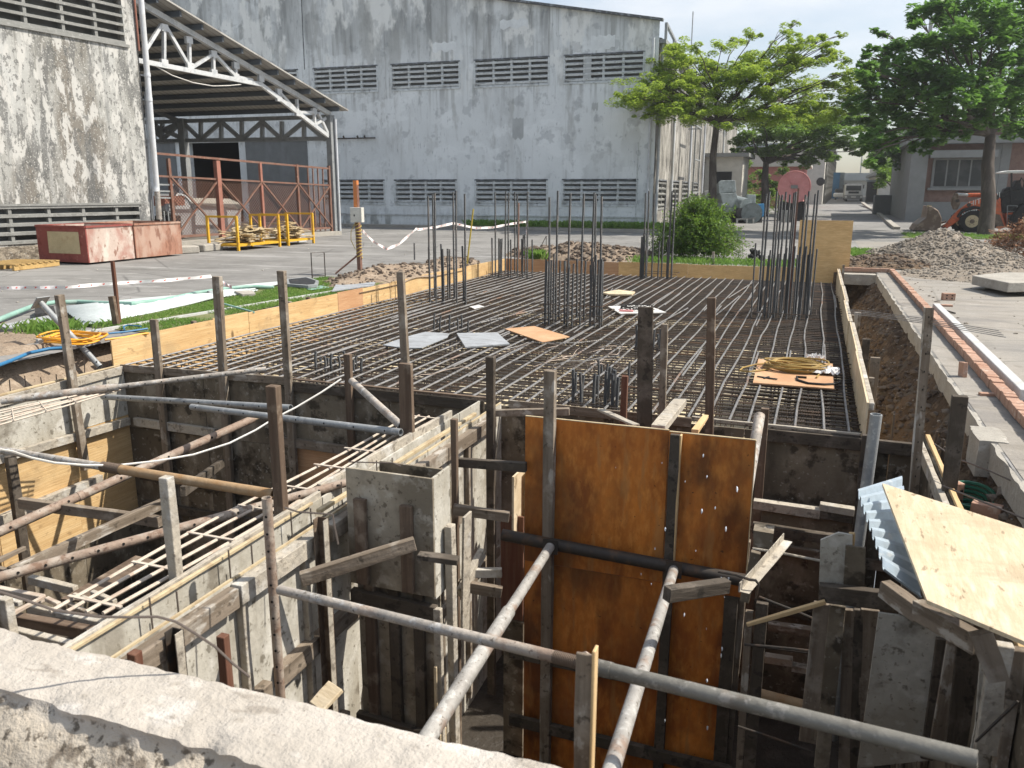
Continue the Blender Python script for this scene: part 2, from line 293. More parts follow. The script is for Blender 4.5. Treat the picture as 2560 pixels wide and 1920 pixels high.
Mt['pipeC']=mat('pipe_grey_splashed',(.37,.355,.33),[(N,4,A,.46,.6,(.26,.245,.225),.8),(N,14,A,.55,.62,(.50,.49,.46),.7),(N,3,A,.56,.64,(.24,.15,.10),.65),(N,40,A,.60,.66,(.12,.10,.08),.8)],rough=.6,metal=.2,bump=[(N,30,A,.006)])
Mt['pipeD']=mat('pipe_olive_grey',(.20,.19,.165),[(N,2.3,A,.55,.63,(.16,.10,.065),.6),(N,5,A,.5,.62,(.13,.12,.10),.8),(N,18,A,.56,.62,(.32,.30,.27),.6)],rough=.55,metal=.25,bump=[(N,30,A,.004)])
Mt['pipeR']=mat('pipe_rusty',(.29,.215,.165),[(N,6,A,.46,.6,(.38,.33,.275),.85),(N,14,A,.57,.64,(.17,.10,.065),.75),(N,36,A,.6,.66,(.08,.05,.04),.7)],rough=.75,metal=.1,bump=[(N,26,A,.006)])
Mt['pipeO']=mat('pipe_ochre_rust',(.35,.235,.13),[(N,9,A,.5,.62,(.30,.17,.075),.8),(N,3,A,.56,.66,(.47,.38,.27),.7)],rough=.75,bump=[(N,30,A,.004)])
Mt['thread']=mat('screw_thread',(.21,.15,.11),[('wavex',38,A,.3,.7,(.08,.06,.045),.8)],rough=.55,metal=.4,bump=[('wavex',38,A,.006)])
Mt['steelD']=mat('dark_steel',(.06,.052,.045),[(N,9,A,.5,.65,(.13,.08,.05),.7)],rough=.6,metal=.4)
Mt['bar']=mat('rebar_dusty',(.27,.262,.255),[(N,3,A,.5,.62,(.17,.155,.14),.8),(N,20,A,.56,.64,(.08,.07,.065),.8),(N,.7,A,.62,.68,(.32,.16,.08),.6)],rough=.5,metal=.5,bump=[('wavey',14,A,.0012)],spec=.5)
Mt['barX']=mat('rebar_cross',(.115,.095,.08),[(N,3,A,.5,.62,(.06,.052,.047),.8),(N,.6,A,.54,.66,(.22,.13,.08),.6)],rough=.6,metal=.4,bump=[('wavex',14,A,.0012)])
Mt['barZ']=mat('rebar_upright',(.105,.11,.115),[('wavez',26,A,.25,.7,(.035,.036,.037),.75),(N,4,A,.52,.66,(.16,.14,.125),.6)],rough=.45,metal=.6,bump=[('wavez',26,A,.003)],spec=.5)
Mt['wire']=mat('tie_wire',(.16,.13,.11),rough=.5,metal=.5)
Mt['rodP']=mat('pale_rod',(.52,.45,.37),[(N,8,A,.5,.62,(.35,.27,.21),.8)],rough=.8)
Mt['dirt']=mat('dirt',(.15,.105,.07),[(N,1.6,A,.45,.62,(.075,.055,.04),.85),(N,3.5,A,.54,.62,(.13,.12,.105),.7),(N,6,A,.54,.64,(.24,.18,.125),.7),(N,25,A,.6,.66,(.05,.035,.025),.8)],bump=[(N,6,A,.06),(N,30,A,.03)],rough=.98,spec=.1,rand=False)
Mt['dirtP']=mat('dirt_pale',(.30,.235,.175),[(N,1.5,A,.46,.62,(.22,.165,.12),.8),(N,7,A,.55,.64,(.38,.31,.24),.7),(N,30,A,.6,.66,(.13,.10,.07),.8)],bump=[(N,6,A,.05),(N,30,A,.02)],rough=.98,spec=.1,rand=False)
Mt['rubble']=mat('rubble_stone',(.29,.255,.21),[(N,4,A,.48,.6,(.17,.145,.115),.8),(N,3,A,.62,.68,(.50,.47,.42),.7)],bump=[(N,20,A,.02)],rough=.95)
Mt['gravel']=mat('rubble_grey',(.25,.21,.165),[(N,3,A,.48,.6,(.20,.175,.145),.8),('voro',9,A,.25,.1,(.48,.45,.41),.6)],bump=[(N,20,A,.03)],rough=.95)
Mt['stone']=mat('stone_pale',(.42,.39,.34),[(N,4,A,.48,.6,(.26,.23,.19),.8)],bump=[(N,20,A,.02)],rough=.95)
Mt['stoneB']=mat('clod_brown',(.12,.09,.068),[(N,4,A,.48,.6,(.20,.165,.13),.8)],bump=[(N,20,A,.03)],rough=.98)
Mt['brick']=mat('brick_red',(.40,.245,.175),[(N,3,A,.5,.65,(.34,.18,.115),.7),(N,12,A,.56,.66,(.50,.40,.32),.7)],bump=[(N,30,A,.005)])
Mt['brickface']=mat('brick_face_dusty',(.37,.27,.20),[(N,3,A,.48,.62,(.28,.19,.135),.8)],bump=[(N,30,A,.005)])
Mt['kerb']=mat('kerb_pale',(.50,.50,.485),[(N,4,A,.5,.64,(.38,.37,.35),.8)],bump=[(N,30,A,.004)])
Mt['mud']=mat('pit_mud',(.05,.042,.034),[(N,3,A,.5,.65,(.10,.085,.07),.7)],rough=.5,bump=[(N,5,A,.05)],rand=False)
Mt['grassb']=mat('grass_soil',(.16,.17,.07),[(N,4,A,.48,.62,(.09,.13,.035),.8),(N,2,A,.6,.68,(.30,.25,.17),.8)],bump=[(N,20,A,.03)],rand=False)
def leaf(name,c,c2,tr,lo=.4,hi=.65,sc=1.2): return mat(name,c,[(N,sc,A,lo,hi,c2,.9)],rough=.5,spec=.25,vary=.15,trans=tr,rand=False)
Mt['grass']=leaf('grass_blades',(.12,.22,.045),(.22,.29,.08),(.25,.45,.08))
Mt['leafL']=leaf('leaves_light',(.20,.31,.045),(.32,.42,.07),(.5,.64,.09))
Mt['leafM']=leaf('leaves_mid',(.10,.18,.035),(.17,.27,.05),(.27,.44,.06))
Mt['leafD']=leaf('leaves_dark_broad',(.058,.13,.035),(.15,.27,.055),(.18,.36,.06),lo=.45,hi=.6)
Mt['leafB']=leaf('leaves_bush',(.10,.19,.03),(.055,.115,.022),(.24,.38,.05),sc=2.5)
Mt['twig']=mat('dead_brush',(.25,.12,.06),[(N,3,A,.5,.62,(.34,.22,.14),.8)],rough=.95,rand=False)
Mt['bark']=mat('bark',(.075,.06,.05),[(N,5,(1,1,.2),.5,.62,(.13,.11,.09),.8)],bump=[(N,14,(1,1,.2),.02)])
Mt['galv']=mat('galvanised_paint',(.60,.61,.61),[(N,4,A,.52,.66,(.36,.38,.40),.7),(N,14,A,.62,.68,(.28,.2,.15),.5)],rough=.5,metal=.2)
Mt['galvD']=mat('grey_painted_steel',(.27,.28,.28),[(N,4,A,.52,.66,(.15,.16,.17),.7)],rough=.6)
Mt['roofU']=mat('roof_sheet',(.40,.385,.355),[('wavex',1.2,A,.75,.85,(.2,.18,.16),.6)],rough=.7,rand=False)
Mt['purlin']=mat('purlin_steel',(.10,.115,.13),rough=.6)
Mt['pvc']=mat('pvc_pipe',(.58,.60,.62),[(N,2,(1,1,.4),.5,.66,(.44,.42,.37),.7)],rough=.5)
Mt['rust']=mat('rusty_red_steel',(.20,.115,.085),[(N,5,A,.5,.62,(.17,.07,.045),.8),(N,14,A,.6,.66,(.38,.26,.2),.6)],rough=.8)
Mt['rustL']=mat('rusty_pink_steel',(.33,.15,.11),[(N,5,A,.5,.62,(.27,.11,.07),.8)],rough=.75)
Mt['binA']=mat('bin_faded_white_red',(.50,.40,.34),[(N,1.6,(1,1,.7),.48,.6,(.30,.10,.07),.6),(N,2.5,(1,1,.4),.5,.6,(.58,.53,.46),.8),(N,6,(1,1,.6),.58,.64,(.19,.075,.045),.75)],rough=.75)
Mt['binR']=mat('bin_maroon',(.27,.075,.062),[(N,4,A,.52,.64,(.16,.03,.022),.7),(N,9,A,.62,.68,(.42,.22,.17),.5)],rough=.6)
Mt['binP']=mat('bin_cream_patch',(.52,.44,.27),[(N,4,A,.52,.64,(.40,.30,.18),.7)],rough=.7)
Mt['plyM']=mat('form_plywood_mottled',(.34,.295,.225),[(N,2.4,(1,1,.7),.44,.60,(.17,.14,.10),.85),(N,7,A,.52,.62,(.44,.40,.33),.7),(N,1.2,A,.50,.62,(.06,.045,.03),.7,0,(-.1,-.75)),(N,22,A,.6,.66,(.08,.06,.04),.7)],rough=.8,bump=[(N,12,A,.008)],rand=False)
Mt['binB']=mat('bin_rust_brown',(.33,.17,.115),[(N,2,(1,1,.5),.48,.6,(.42,.30,.235),.8),(N,5,(1,1,.4),.55,.62,(.19,.085,.055),.8)],rough=.8)
Mt['yel']=mat('yellow_paint',(.64,.37,.03),[(N,8,A,.56,.64,(.35,.17,.05),.7)],rough=.5)
Mt['straw']=mat('scrap_timber',(.52,.42,.26),[(N,6,A,.5,.62,(.34,.25,.14),.8)],rough=.9)
Mt['pallet']=mat('pallet_timber',(.45,.30,.12),[(N,6,A,.5,.62,(.28,.17,.06),.8)],rough=.9)
Mt['tank']=mat('grey_tank_paint',(.36,.37,.38),[(N,2,(1,1,.5),.5,.64,(.25,.25,.25),.7)],rough=.6)
Mt['pink']=mat('pink_paint',(.66,.28,.27),[(N,3,A,.5,.64,(.56,.22,.21),.7),(N,10,A,.6,.68,(.70,.42,.40),.5)],rough=.6)
Mt['machG']=mat('machine_grey',(.21,.245,.25),[(N,4,A,.5,.62,(.13,.15,.155),.8),(N,9,A,.6,.68,(.36,.38,.38),.6)],rough=.6)
Mt['orange']=mat('loader_orange',(.66,.14,.05),[(N,3,A,.50,.62,(.36,.07,.03),.7),(N,1.5,(1,1,2),.56,.66,(.30,.17,.10),.6),(N,12,A,.58,.64,(.20,.11,.07),.7)],rough=.5)
Mt['blackm']=mat('black_machinery',(.022,.022,.023),[(N,8,A,.55,.65,(.06,.055,.05),.7)],rough=.6)
Mt['tyre']=mat('tyre',(.018,.018,.019),[(N,10,A,.55,.65,(.07,.06,.05),.5)],rough=.9)
Mt['rim']=mat('cream_rim',(.55,.45,.28),rough=.6)
Mt['bucket']=mat('bucket_rusty',(.16,.115,.085),[(N,4,A,.5,.62,(.28,.22,.17),.8)],rough=.6,metal=.3)
Mt['white']=mat('white_paint',(.72,.72,.70),[(N,4,A,.55,.68,(.55,.54,.52),.6)],rough=.5)
Mt['cream']=mat('cream_plaster',(.52,.50,.44),[(N,.6,A,.5,.65,(.42,.40,.35),.6)],rand=False)
Mt['brickwall']=mat('brown_brick_wall',(.22,.13,.10),[('wavez',5.5,A,.82,.9,(.30,.25,.22),.6),(N,3,A,.5,.6,(.17,.10,.08),.6)],rand=False)
Mt['bandgrey']=mat('grey_render',(.24,.245,.235),[(N,1,A,.5,.64,(.23,.235,.23),.6)],rand=False)
Mt['glass']=mat('dark_glass',(.03,.035,.035),[(N,.9,A,.5,.6,(.08,.085,.08),.6)],rough=.35,spec=.3)
Mt['shed']=mat('shed_wall',(.46,.47,.46),[(N,.6,(1,1,.4),.5,.64,(.36,.36,.35),.6)],rand=False)
Mt['shedroof']=mat('shed_roof',(.33,.36,.37),[('wavey',1.2,A,.7,.9,(.24,.26,.27),.5)],rand=False)
Mt['tapew']=mat('tape_white',(.75,.70,.68),vary=0,rough=.5)
Mt['taper']=mat('tape_red',(.70,.10,.08),vary=0,rough=.5)
Mt['green']=mat('hose_green',(.22,.37,.31),[(N,4,A,.5,.65,(.33,.43,.38),.7)],rough=.5)
Mt['dgreen']=mat('hose_dark_green',(.02,.12,.07),rough=.4)
Mt['blue']=mat('hose_blue',(.03,.15,.30),rough=.5)
Mt['orangeh']=mat('hose_orange',(.78,.36,.03),rough=.5)
Mt['goldh']=mat('hose_ochre',(.36,.24,.07),[(N,5,A,.5,.62,(.22,.14,.05),.7)],rough=.45)
Mt['blackh']=mat('cable_black',(.025,.023,.02),rough=.5)
Mt['whitec']=mat('cable_white',(.60,.58,.54),rough=.5)
Mt['greyb']=mat('board_blue_grey',(.33,.345,.36),[(N,4,(1,3,1),.5,.62,(.22,.225,.23),.8)],rough=.6)
Mt['sheetw']=mat('board_white',(.68,.66,.62),[(N,4,A,.55,.66,(.45,.42,.38),.7)],rough=.5)
Mt['corr']=mat('corrugated_blue_grey',(.40,.47,.52),[(N,4,(.5,2,1),.5,.62,(.29,.34,.38),.8),(N,12,A,.6,.66,(.55,.56,.55),.6)],rough=.4,metal=.35)
Mt['corrw']=mat('corrugated_white_sheet',(.50,.54,.53),[(N,2,A,.5,.62,(.40,.44,.43),.7)],rough=.5)
Mt['film']=mat('clear_plastic_bag',(.70,.68,.66),rough=.25,spec=.6,vary=.1)
Mt['boxw']=mat('junction_box_white',(.62,.60,.54),rough=.5)
Mt['plyface']=Mt['plyY2']
Mt['drop']=mat('water_drop',(.85,.88,.92),vary=0,rough=.05,spec=1.0)
Mt['hole']=mat('bolt_hole',(.01,.009,.008),vary=0,rough=.9)
Mt['deck']=mat('slab_bottom_ply',(.66,.56,.38),[(N,.35,(1,1,1),.50,.60,(.42,.39,.33),.8),(N,3,A,.58,.68,(.25,.2,.14),.6)],rand=False)
# ---------------- ground ----------------
def gz(y): return 0.0095*max(0.,y-50)
def sheet(mb,x0,x1,y0,y1,z=0.):
    ys=[y0]+[y for y in(50,110,400) if y0<y<y1]+[y1]
    for a,b in zip(ys,ys[1:]): mb.quad((x0,a,z+gz(a)),(x1,a,z+gz(a)),(x1,b,z+gz(b)),(x0,b,z+gz(b)))
PX0,PX1,PY0,PY1=-8.02,1.36,2.2,21.12
mb=MB(); sheet(mb,-900,PX0,-60,21.12); sheet(mb,-900,900,21.12,1500); sheet(mb,PX1,900,1.9,21.12)
g=struct(mb.build('ground',Mt['road'],origin=None))
mb=MB(); sheet(mb,1.38,40,2,34,.004); struct(mb.build('concrete_yard',Mt['slab_conc'],origin=None))
mb=MB(); mb.quad((-40,-30,-.8),(40,-30,-.8),(40,1.95,-.8),(-40,1.95,-.8)); struct(mb.build('near_ground',Mt['dirtP'],origin=None))
# pit floor
mb=MB(); n=26
def pz(x,y): return -3.1+.16*noise.noise(Vec((x*1.1,y*1.1,3)))+.05*noise.noise(Vec((x*5,y*5,3)))
gx=[-8.1+10.1*i/40 for i in range(41)]; gy=[1.9+6.2*i/24 for i in range(25)]
vs=[(x,y,pz(x,y)) for y in gy for x in gx]
mb.add(vs,[(j*41+i,j*41+i+1,(j+1)*41+i+1,(j+1)*41+i) for j in range(24) for i in range(40)])
struct(mb.build('pit_floor',Mt['mud'],origin=None,smooth=True))
# near side of the pit (earth under the foreground beam)
mb=MB(); mb.quad((-9,2.24,-3.3),(2.2,2.24,-3.3),(2.2,2.24,-.25),(-9,2.24,-.25)); struct(mb.build('pit_side',Mt['dirt'],origin=None))
# dirt trench along the right of the slab: slope between strip and formwork
def tz(x,y):
    t=(x-.62)/(1.40-.62); t=max(0,min(1,t)); e=-.20*t+(-1.15)*(1-t) if y>8.5 else -.20*t+(-1.15-.9*(8.5-y)/1.5*(1 if y>7 else 1))*(1-t)
    e=max(e,-2.4)
    s=(t**.8); z=-1.25+(1.08)*s if y>9 else (-1.25-.55*min(1.3,(9-y)/1.6))+(1.08+.55*min(1.3,(9-y)/1.6))*s
    return z+.14*noise.noise(Vec((x*3,y*3,1)))+.09*noise.noise(Vec((x*8,y*8,5)))*(1-t*.5)
mb=MB(); NX,NY=22,330
gx=[.56+(1.44-.56)*i/NX for i in range(NX+1)]; gy=[1.9+(20.75-1.9)*i/NY for i in range(NY+1)]
vs=[(x,y,tz(x,y)) for y in gy for x in gx]
mb.add(vs,[(j*(NX+1)+i,j*(NX+1)+i+1,(j+1)*(NX+1)+i+1,(j+1)*(NX+1)+i) for j in range(NY) for i in range(NX) if not(gx[i]<.98 and gy[j]<7.5)])
struct(mb.build('trench_slope',Mt['dirt'],origin=None,smooth=True))
rn=random.Random(3); mb=MB()
for i in range(2600):
    x=rn.uniform(.62,1.4); y=4.5+16*rn.random()**1.3
    if x<1.02 and y<7.6: continue
    mb.rock((x,y,tz(x,y)+.004),rn.choice([.008,.012,.018,.03,.045])*rn.uniform(.7,1.5),.7,rn)
tag(mb.build('gravel',Mt['stoneB'],origin=None),'clods and stones on the trench slope',kind='stuff')
mb=MB()
for i in range(260):
    x=rn.uniform(.62,1.4); y=4.5+16*rn.random()**1.3
    if x<1.02 and y<7.6: continue
    mb.rock((x,y,tz(x,y)+.004),rn.choice([.008,.012,.02])*rn.uniform(.7,1.4),.7,rn)
tag(mb.build('pebbles',Mt['stone'],origin=None),'pale pebbles on the trench slope',kind='stuff')
mb=MB(); rn=random.Random(91)
for i in range(700):
    x=rn.uniform(1.95,9) if i%3 else rn.gauss(1.95,.08); y=rn.uniform(5,26)
    if i%2: x,y=4+rn.gauss(0,1.8),20.5+rn.gauss(0,2.2)
    if x<1.92: continue
    mb.rock((x,y,.008),rn.choice([.005,.008,.012,.02,.035])*rn.uniform(.7,1.4),.6,rn)
tag(mb.build('debris',Mt['rubble'] if 'rubble' in Mt else Mt['stone'],origin=None),'concrete crumbs scattered over the yard beside the brick course',kind='stuff')
# ---------------- concrete strip, brick course, kerb on the right ----------------
def rough_bar(name,mat_,x0,x1,y0,y1,z0,z1,seg,amp,parent=None,side='x'):
    """a cast concrete bar with an uneven surface"""
    mb=MB(); nx=6 if z1-z0<.5 else 14; nz=4
    def P(u,w,y):  # ring param
        return None
    ring=[]
    for i in range(nx+1): ring.append((x0+(x1-x0)*i/nx,z1))
    nz=nz if z1-z0<.5 else 34
    for i in range(1,nz+1): ring.append((x1,z1+(z0-z1)*i/nz))
    for i in range(1,nx+1): ring.append((x1+(x0-x1)*i/nx,z0))
    for i in range(1,nz): ring.append((x0,z0+(z1-z0)*i/nz))
    k=len(ring); m=int((y1-y0)/seg); vs=[]
    for j in range(m+1):
        y=y0+(y1-y0)*j/m
        for x,z in ring:
            q=Vec((x*4,y*4,z*4)); a=noise.noise(q)*amp+noise.noise(q*4)*amp*.4; b=noise.noise(q+Vec((9,9,9)))*amp+noise.noise(q*4+Vec((9,3,1)))*amp*.4
            edge=1.8 if (z==z1 and x in(x0,x1)) else 1
            if side=='x': vs.append((x+a*edge,y,z+b*(.5 if z==z1 else 1)-(abs(a)*.8 if edge>1 else 0)))
            else: vs.append((y,x+a*edge,z+b*(.5 if z==z1 else 1)-(abs(a)*.8 if edge>1 else 0)))
    fs=[(j*k+i,j*k+(i+1)%k,(j+1)*k+(i+1)%k,(j+1)*k+i)[::(1 if side=='x' else -1)] for j in range(m) for i in range(k)]
    fs+=[tuple(range(k))[::-1],tuple(range(m*k,(m+1)*k))]
    mb.add(vs,fs); return mb.build(name,mat_,parent,smooth=True,origin=None if name=='foreground_beam' else 'base')
o=rough_bar('concrete_strip',Mt['conc'],1.335,1.70,3.0,20.3,-.20,.0,.08,.012)
tag(o,'long pale concrete ground beam along the trench beside the brick course','ground beam')
# pillar stub that sticks out of it
o=rough_bar('concrete_stub',Mt['conc'],1.255,1.46,6.66,7.08,-.27,.012,.05,.012)
tag(o,'broken square concrete stub jutting from the ground beam over the trench','concrete stub')
mb=MB(); mb.box((.45,20.73,-1.8),(1.5,20.78,-.02)); struct(mb.build('trench_end',Mt['dirt']))
o=rough_bar('concrete_cross_beam',Mt['conc'],20.36,20.70,.62,1.62,-.26,-.02,.08,.01,side='y')
tag(o,'short concrete beam closing the far end of the trench','ground beam')
# foreground beam
o=rough_bar('foreground_beam',Mt['ledge'],1.87,2.19,-4.6,1.9,-.9,.0,.022,.013,side='y'); 
me=o.data
for v in me.vertices:   # chipped front edge
    wz=v.co.z+o.location.z; wy=v.co.y+o.location.y; wx=v.co.x+o.location.x
    if wy<1.98:
        f=max(0,1-abs(wz+.02)/.12)*max(0,(1.98-wy)/.11); q=noise.noise(Vec((wx*3,wz*5,4)))+.6*noise.noise(Vec((wx*11,wz*14,8))); v.co.y+=f*.045*max(0,q+.25); v.co.z-=f*.03*max(0,q+.3)
        if wz<-.045: v.co.y-=(-.045-wz)*.9+.03*noise.noise(Vec((wx*5,wz*5,2)))*min(1,(-.045-wz)*9)
me.update()
tag(o,'thick rough pale concrete beam across the foreground with crumbling brown lower face','ground beam')
# brick course: one wall, bricks grouped as its pattern
w_=thing('brick_course','low red brick course on edge running beside the trench and round its far end','brick wall',(1.7,12,0))
mb=MB(); mf=MB(); y=3.2; rn=random.Random(5); mm=MB()
while y<20.75:
    l=rn.uniform(.10,.125); dz=rn.uniform(-.006,.006); dx=rn.uniform(-.006,.006)
    mb.box((1.635+dx,y+.006,.012),(1.735+dx,y+l,.098+dz)); y+=l+.004
mb2=MB(); mb2.box((1.645,3.2,-.02),(1.725,20.75,.085))
x=.66
while x<1.63:
    mb.box((x,20.76,.012),(x+.19,20.86,.095+rn.uniform(-.004,.004))); x+=.195
mb2.box((.66,20.77,-.02),(1.6,20.85,.085))
mb.build('bricks',Mt['brick'],w_,bevel=.003); mb2.build('mortar_bed',Mt['brickface'],w_)
k_=MB(); k_.box((1.80,8.15,.004),(1.90,14.3,.11)); o=k_.build('kerb_beam',Mt['kerb'],bevel=.006); tag(o,'long pale precast kerb lying on the yard behind the brick course','kerb')
def brick(name,label,c,d,rz,tilt=0,m='brick',holes=True,cat='brick'):
    t=MB(); t.box((-d[0]/2,-d[1]/2,0),(d[0]/2,d[1]/2,d[2])); M=Matrix.Translation(Vec(c))@Matrix.Rotation(R(rz),4,'Z')@Matrix.Rotation(R(tilt),4,'X')
    o=obj_local(name,t,Mt[m],M,bevel=.004); tag(o,label,cat)
    if holes:
        for i in(-1,1):
            for k in(.3,.7): h=MB(); h.box((i*d[0]*.22-.012,-d[1]/2-.0015,d[2]*k-.010),(i*d[0]*.22+.012,-d[1]/2+.002,d[2]*k+.010)); obj_local('core_hole',h,Mt['hole'],M,o)
    return o
p=V(*G(1530,630,2060,800,4.424),z=0); brick('brick_piece','terracotta brick piece standing on end on the ground beam',(p.x,p.y,.0),(.045,.10,.15),18,-6,holes=False)
p=V(*G(1800,840,2060,800,4.424),z=0); brick('brick_piece','pink broken brick lying flat beside the brick course',(p.x,p.y,0),(.13,.06,.03),10,0,holes=False)
p=V(*G(1370,1110,2060,500,4.424),z=0); brick('hollow_brick','hollow brick with four holes lying alone on the yard near the rubble heap',(p.x,p.y,.005),(.20,.10,.12),14)
p=V(*G(1355,1180,2060,500,4.424),z=0); brick('brick_piece','flat reddish brick fragment on the yard in front of the hollow brick',(p.x,p.y,.005),(.17,.08,.03),5,0,holes=False)
# bundle of thin bars lying over trench and strip
t_=thing('rebar_bundle','bundle of thin straight bars laid from the formwork across the trench to the yard','rebar bundle',(1.4,11,.1))
a0=V(*G(265,1220,2060,500,4.424),Y=11.45); 
for i in range(4):
    a=V(*G(265,1205+16*i,2060,500,4.424),z=.085+.003*i); e=V(*G(1935+25*i,1446+i*24,2060,500,4.424),z=.13)
    b=MB(); b.path([a,a.lerp(e,.5)+Vec((0,0,.02)),e],.0052,6); b.build('bar',Mt['bar'],t_,smooth=True)
for (x0,y0,x1,y1,l) in ((1250,1195,1450,1252,'short dark bar offcut on the yard behind the brick course'),(845,808,1020,828,'thin pale rod lying on rubble beyond the brick corner')):
    b=MB(); b.tube(V(*G(x0,y0,2060,500,4.424),z=.02),V(*G(x1,y1,2060,500,4.424),z=.02),.012,6); tag(b.build('steel_bar',Mt['steelD'] if x0>1000 else Mt['bar'],smooth=True),l,'bar')
# concrete slab on the right
q=[G(1640,835,2060,500,4.424),G(2040,915,2060,500,4.424),G(2600,905,2060,500,4.424),G(2500,800,2060,500,4.424),G(1960,800,2060,500,4.424)]
b=MB(); b.prism([V(*c,z=.26) for c in q][::-1],(0,0,-.17)); tag(b.build('concrete_slab',Mt['conc'],bevel=.01),'thick broken concrete slab lying beside the rubble heap','concrete slab')

# ---------------- heaps ----------------
def heap(name,label,cx,cy,rx,ry,h,m,rock_m,seed,nrocks,rr,cat,peak=1.1,rot=0,amp=.12,ridge=None,flatrock=.7):
    rn=random.Random(seed); n=44; off=Vec((seed*3.1,seed*1.7,0))
    def hz(u,v):
        r=math.hypot(u,v)*(1+.22*noise.noise(Vec((u*1.5,v*1.5,seed)))); 
        if ridge: r=math.hypot(u,v*ridge)*(1+.22*noise.noise(Vec((u*1.5,v*1.5,seed))))
        b=max(0,1-r)**peak*h
        return b+(amp*h*noise.noise(Vec((u*4,v*4,seed+.5)))+amp*.5*h*noise.noise(Vec((u*11,v*11,seed+.5))))*min(1,max(0,1.05-r)*3)-.02
    c,s=math.cos(rot),math.sin(rot)
    W=lambda u,v:(cx+(u*rx)*c-(v*ry)*s,cy+(u*rx)*s+(v*ry)*c,hz(u,v))
    mb=MB(); vs=[W(-1.05+2.1*i/n,-1.05+2.1*j/n) for j in range(n+1) for i in range(n+1)]
    mb.add(vs,[(j*(n+1)+i,j*(n+1)+i+1,(j+1)*(n+1)+i+1,(j+1)*(n+1)+i) for j in range(n) for i in range(n)])
    o=mb.build(name,Mt[m],smooth=True,origin=None)
    tag(o,label,cat)
    rk=MB()
    for i in range(nrocks):
        a=rn.random()*6.283; d=rn.random()**.5*1.0; u,v=math.cos(a)*d,math.sin(a)*d; x,y,z=W(u,v)
        rk.rock((x,y,max(z,0.0)+.01),rr*rn.choice([.4,.6,.8,1.2,1.8])*rn.uniform(.7,1.2),flatrock,rn)
    k=rk.build('loose_stones',Mt[rock_m],o,origin=None); k['kind']='stuff'
    return o,hz,W
c_=V(2015,632,z=0)
hp=V(2035,505,Y=24.3); heap('rubble_heap','tall grey heap of crushed concrete rubble on the yard right of the brick course',hp.x+.05,24.3,2.15,2.6,hp.z+.13,'gravel','rubble',2,5200,.026,'rubble heap',peak=1.0,rot=.1,ridge=1.0)
heap('rubble_spill','low spread of stones spilled in front of the grey rubble heap',4.0,20.6,2.1,1.9,.26,'gravel','rubble',8,1100,.028,'rubble heap',peak=.8)
heap('soil_ridge','low brown ridge of soil with roots between the trench end and the rubble heap',1.7,22.9,1.7,1.2,.30,'dirt','stoneB',4,600,.045,'soil heap',peak=.7)
c1=V(1275,572,z=0)
heap('earth_mound','brown lumpy earth mound behind the far formwork board left of the bush',-6.1,22.6,2.2,1.3,.44,'dirtP','stoneB',5,700,.055,'earth mound',peak=.6)
heap('earth_mound','sandy earth ridge beside the left formwork near the junction box pole',-8.6,15.6,.75,2.3,.30,'dirtP','stoneB',6,420,.03,'earth mound',peak=.6)
heap('earth_mound','small pile of soil spilled against the left formwork behind the starter bars',-8.5,18.6,.6,1.4,.26,'dirtP','stoneB',9,260,.03,'earth mound',peak=.6)
# left soil bank beside the pit
mb=MB(); n=60
def bz(x,y):
    t=max(0,min(1,(-7.95-x)/.55)); top=.03+.05*noise.noise(Vec((x*2,y*2,0)))
    return -.42*(1-t)**1.6+top*t+.035*noise.noise(Vec((x*6,y*6,2)))
xs=[-12.5+(12.5-7.86)*(i/n)**.7 for i in range(n+1)]; ys=[2.5+5.9*i/50 for i in range(51)]
vs=[(x,y,bz(x,y)+(.0 if y<7.6 else -.07*(y-7.6)/.8)+(-.14*max(0,(-11-x)/1.5))) for y in ys for x in xs]
mb.add(vs,[(j*(n+1)+i,j*(n+1)+i+1,(j+1)*(n+1)+i+1,(j+1)*(n+1)+i) for j in range(50) for i in range(n)])
struct(mb.build('soil_bank',Mt['dirtP'],origin=None,smooth=True))
# grass strip, kerb line
mb=MB(); rn=random.Random(12)
mb.quad((-8.02,8.2,.012),(-8.02,15.2,.012),(-9.7,15.0,.012),(-9.9,12,.012),(-10.3,8.4,.012)); struct(mb.build('grass_verge',Mt['grassb'],origin=None))
def blades(name,label,gen,n,h,seed=1,m='grass'):
    rn=random.Random(seed); mb=MB()
    for i in range(n):
        p=gen(rn)
        if p is None: continue
        p=Vec(p); a=rn.random()*6.28; l=h*rn.uniform(.5,1.3); d=Vec((math.cos(a),math.sin(a),0)); t=d.cross(Vec((0,0,1)))*rn.uniform(.004,.009)*max(1,p.y/12)
        mb.add([p-t,p+t,p+d*l*.25+Vec((0,0,l*.7)),p+d*l*.7+Vec((0,0,l))],[(0,1,2),(0,2,3)])
    return tag(mb.build(name,Mt[m],origin=None),label,kind='stuff')
GL=[V(*G(x,y,0,620,2.44),z=0) for x,y in((505,480),(900,420),(1300,330),(1580,275),(1850,205),(1990,180))]
def GX(y):
    for a,b in zip(GL,GL[1:]):
        if a.y<=y<=b.y: return a.x+(b.x-a.x)*(y-a.y)/(b.y-a.y)
    return -9.3 if y<GL[0].y else GL[-1].x
def gg(rn):
    y=rn.uniform(8.3,15.0); x=rn.uniform(-10.0,-8.0)
    if noise.noise(Vec((x*1.2,y*1.2,7)))<-.28 or x<GX(y): return None
    return (x,y,.012)
blades('grass','short bright green grass beside the left formwork',gg,22000,.04)
blades('grass','grass along the foot of the far warehouse wall',lambda rn:(rn.uniform(-16.5,-6.5),38.5+rn.uniform(-.4,.9),.14) if noise.noise(Vec((rn.random()*.01,0,0)))<9 else None,2600,.27,2)
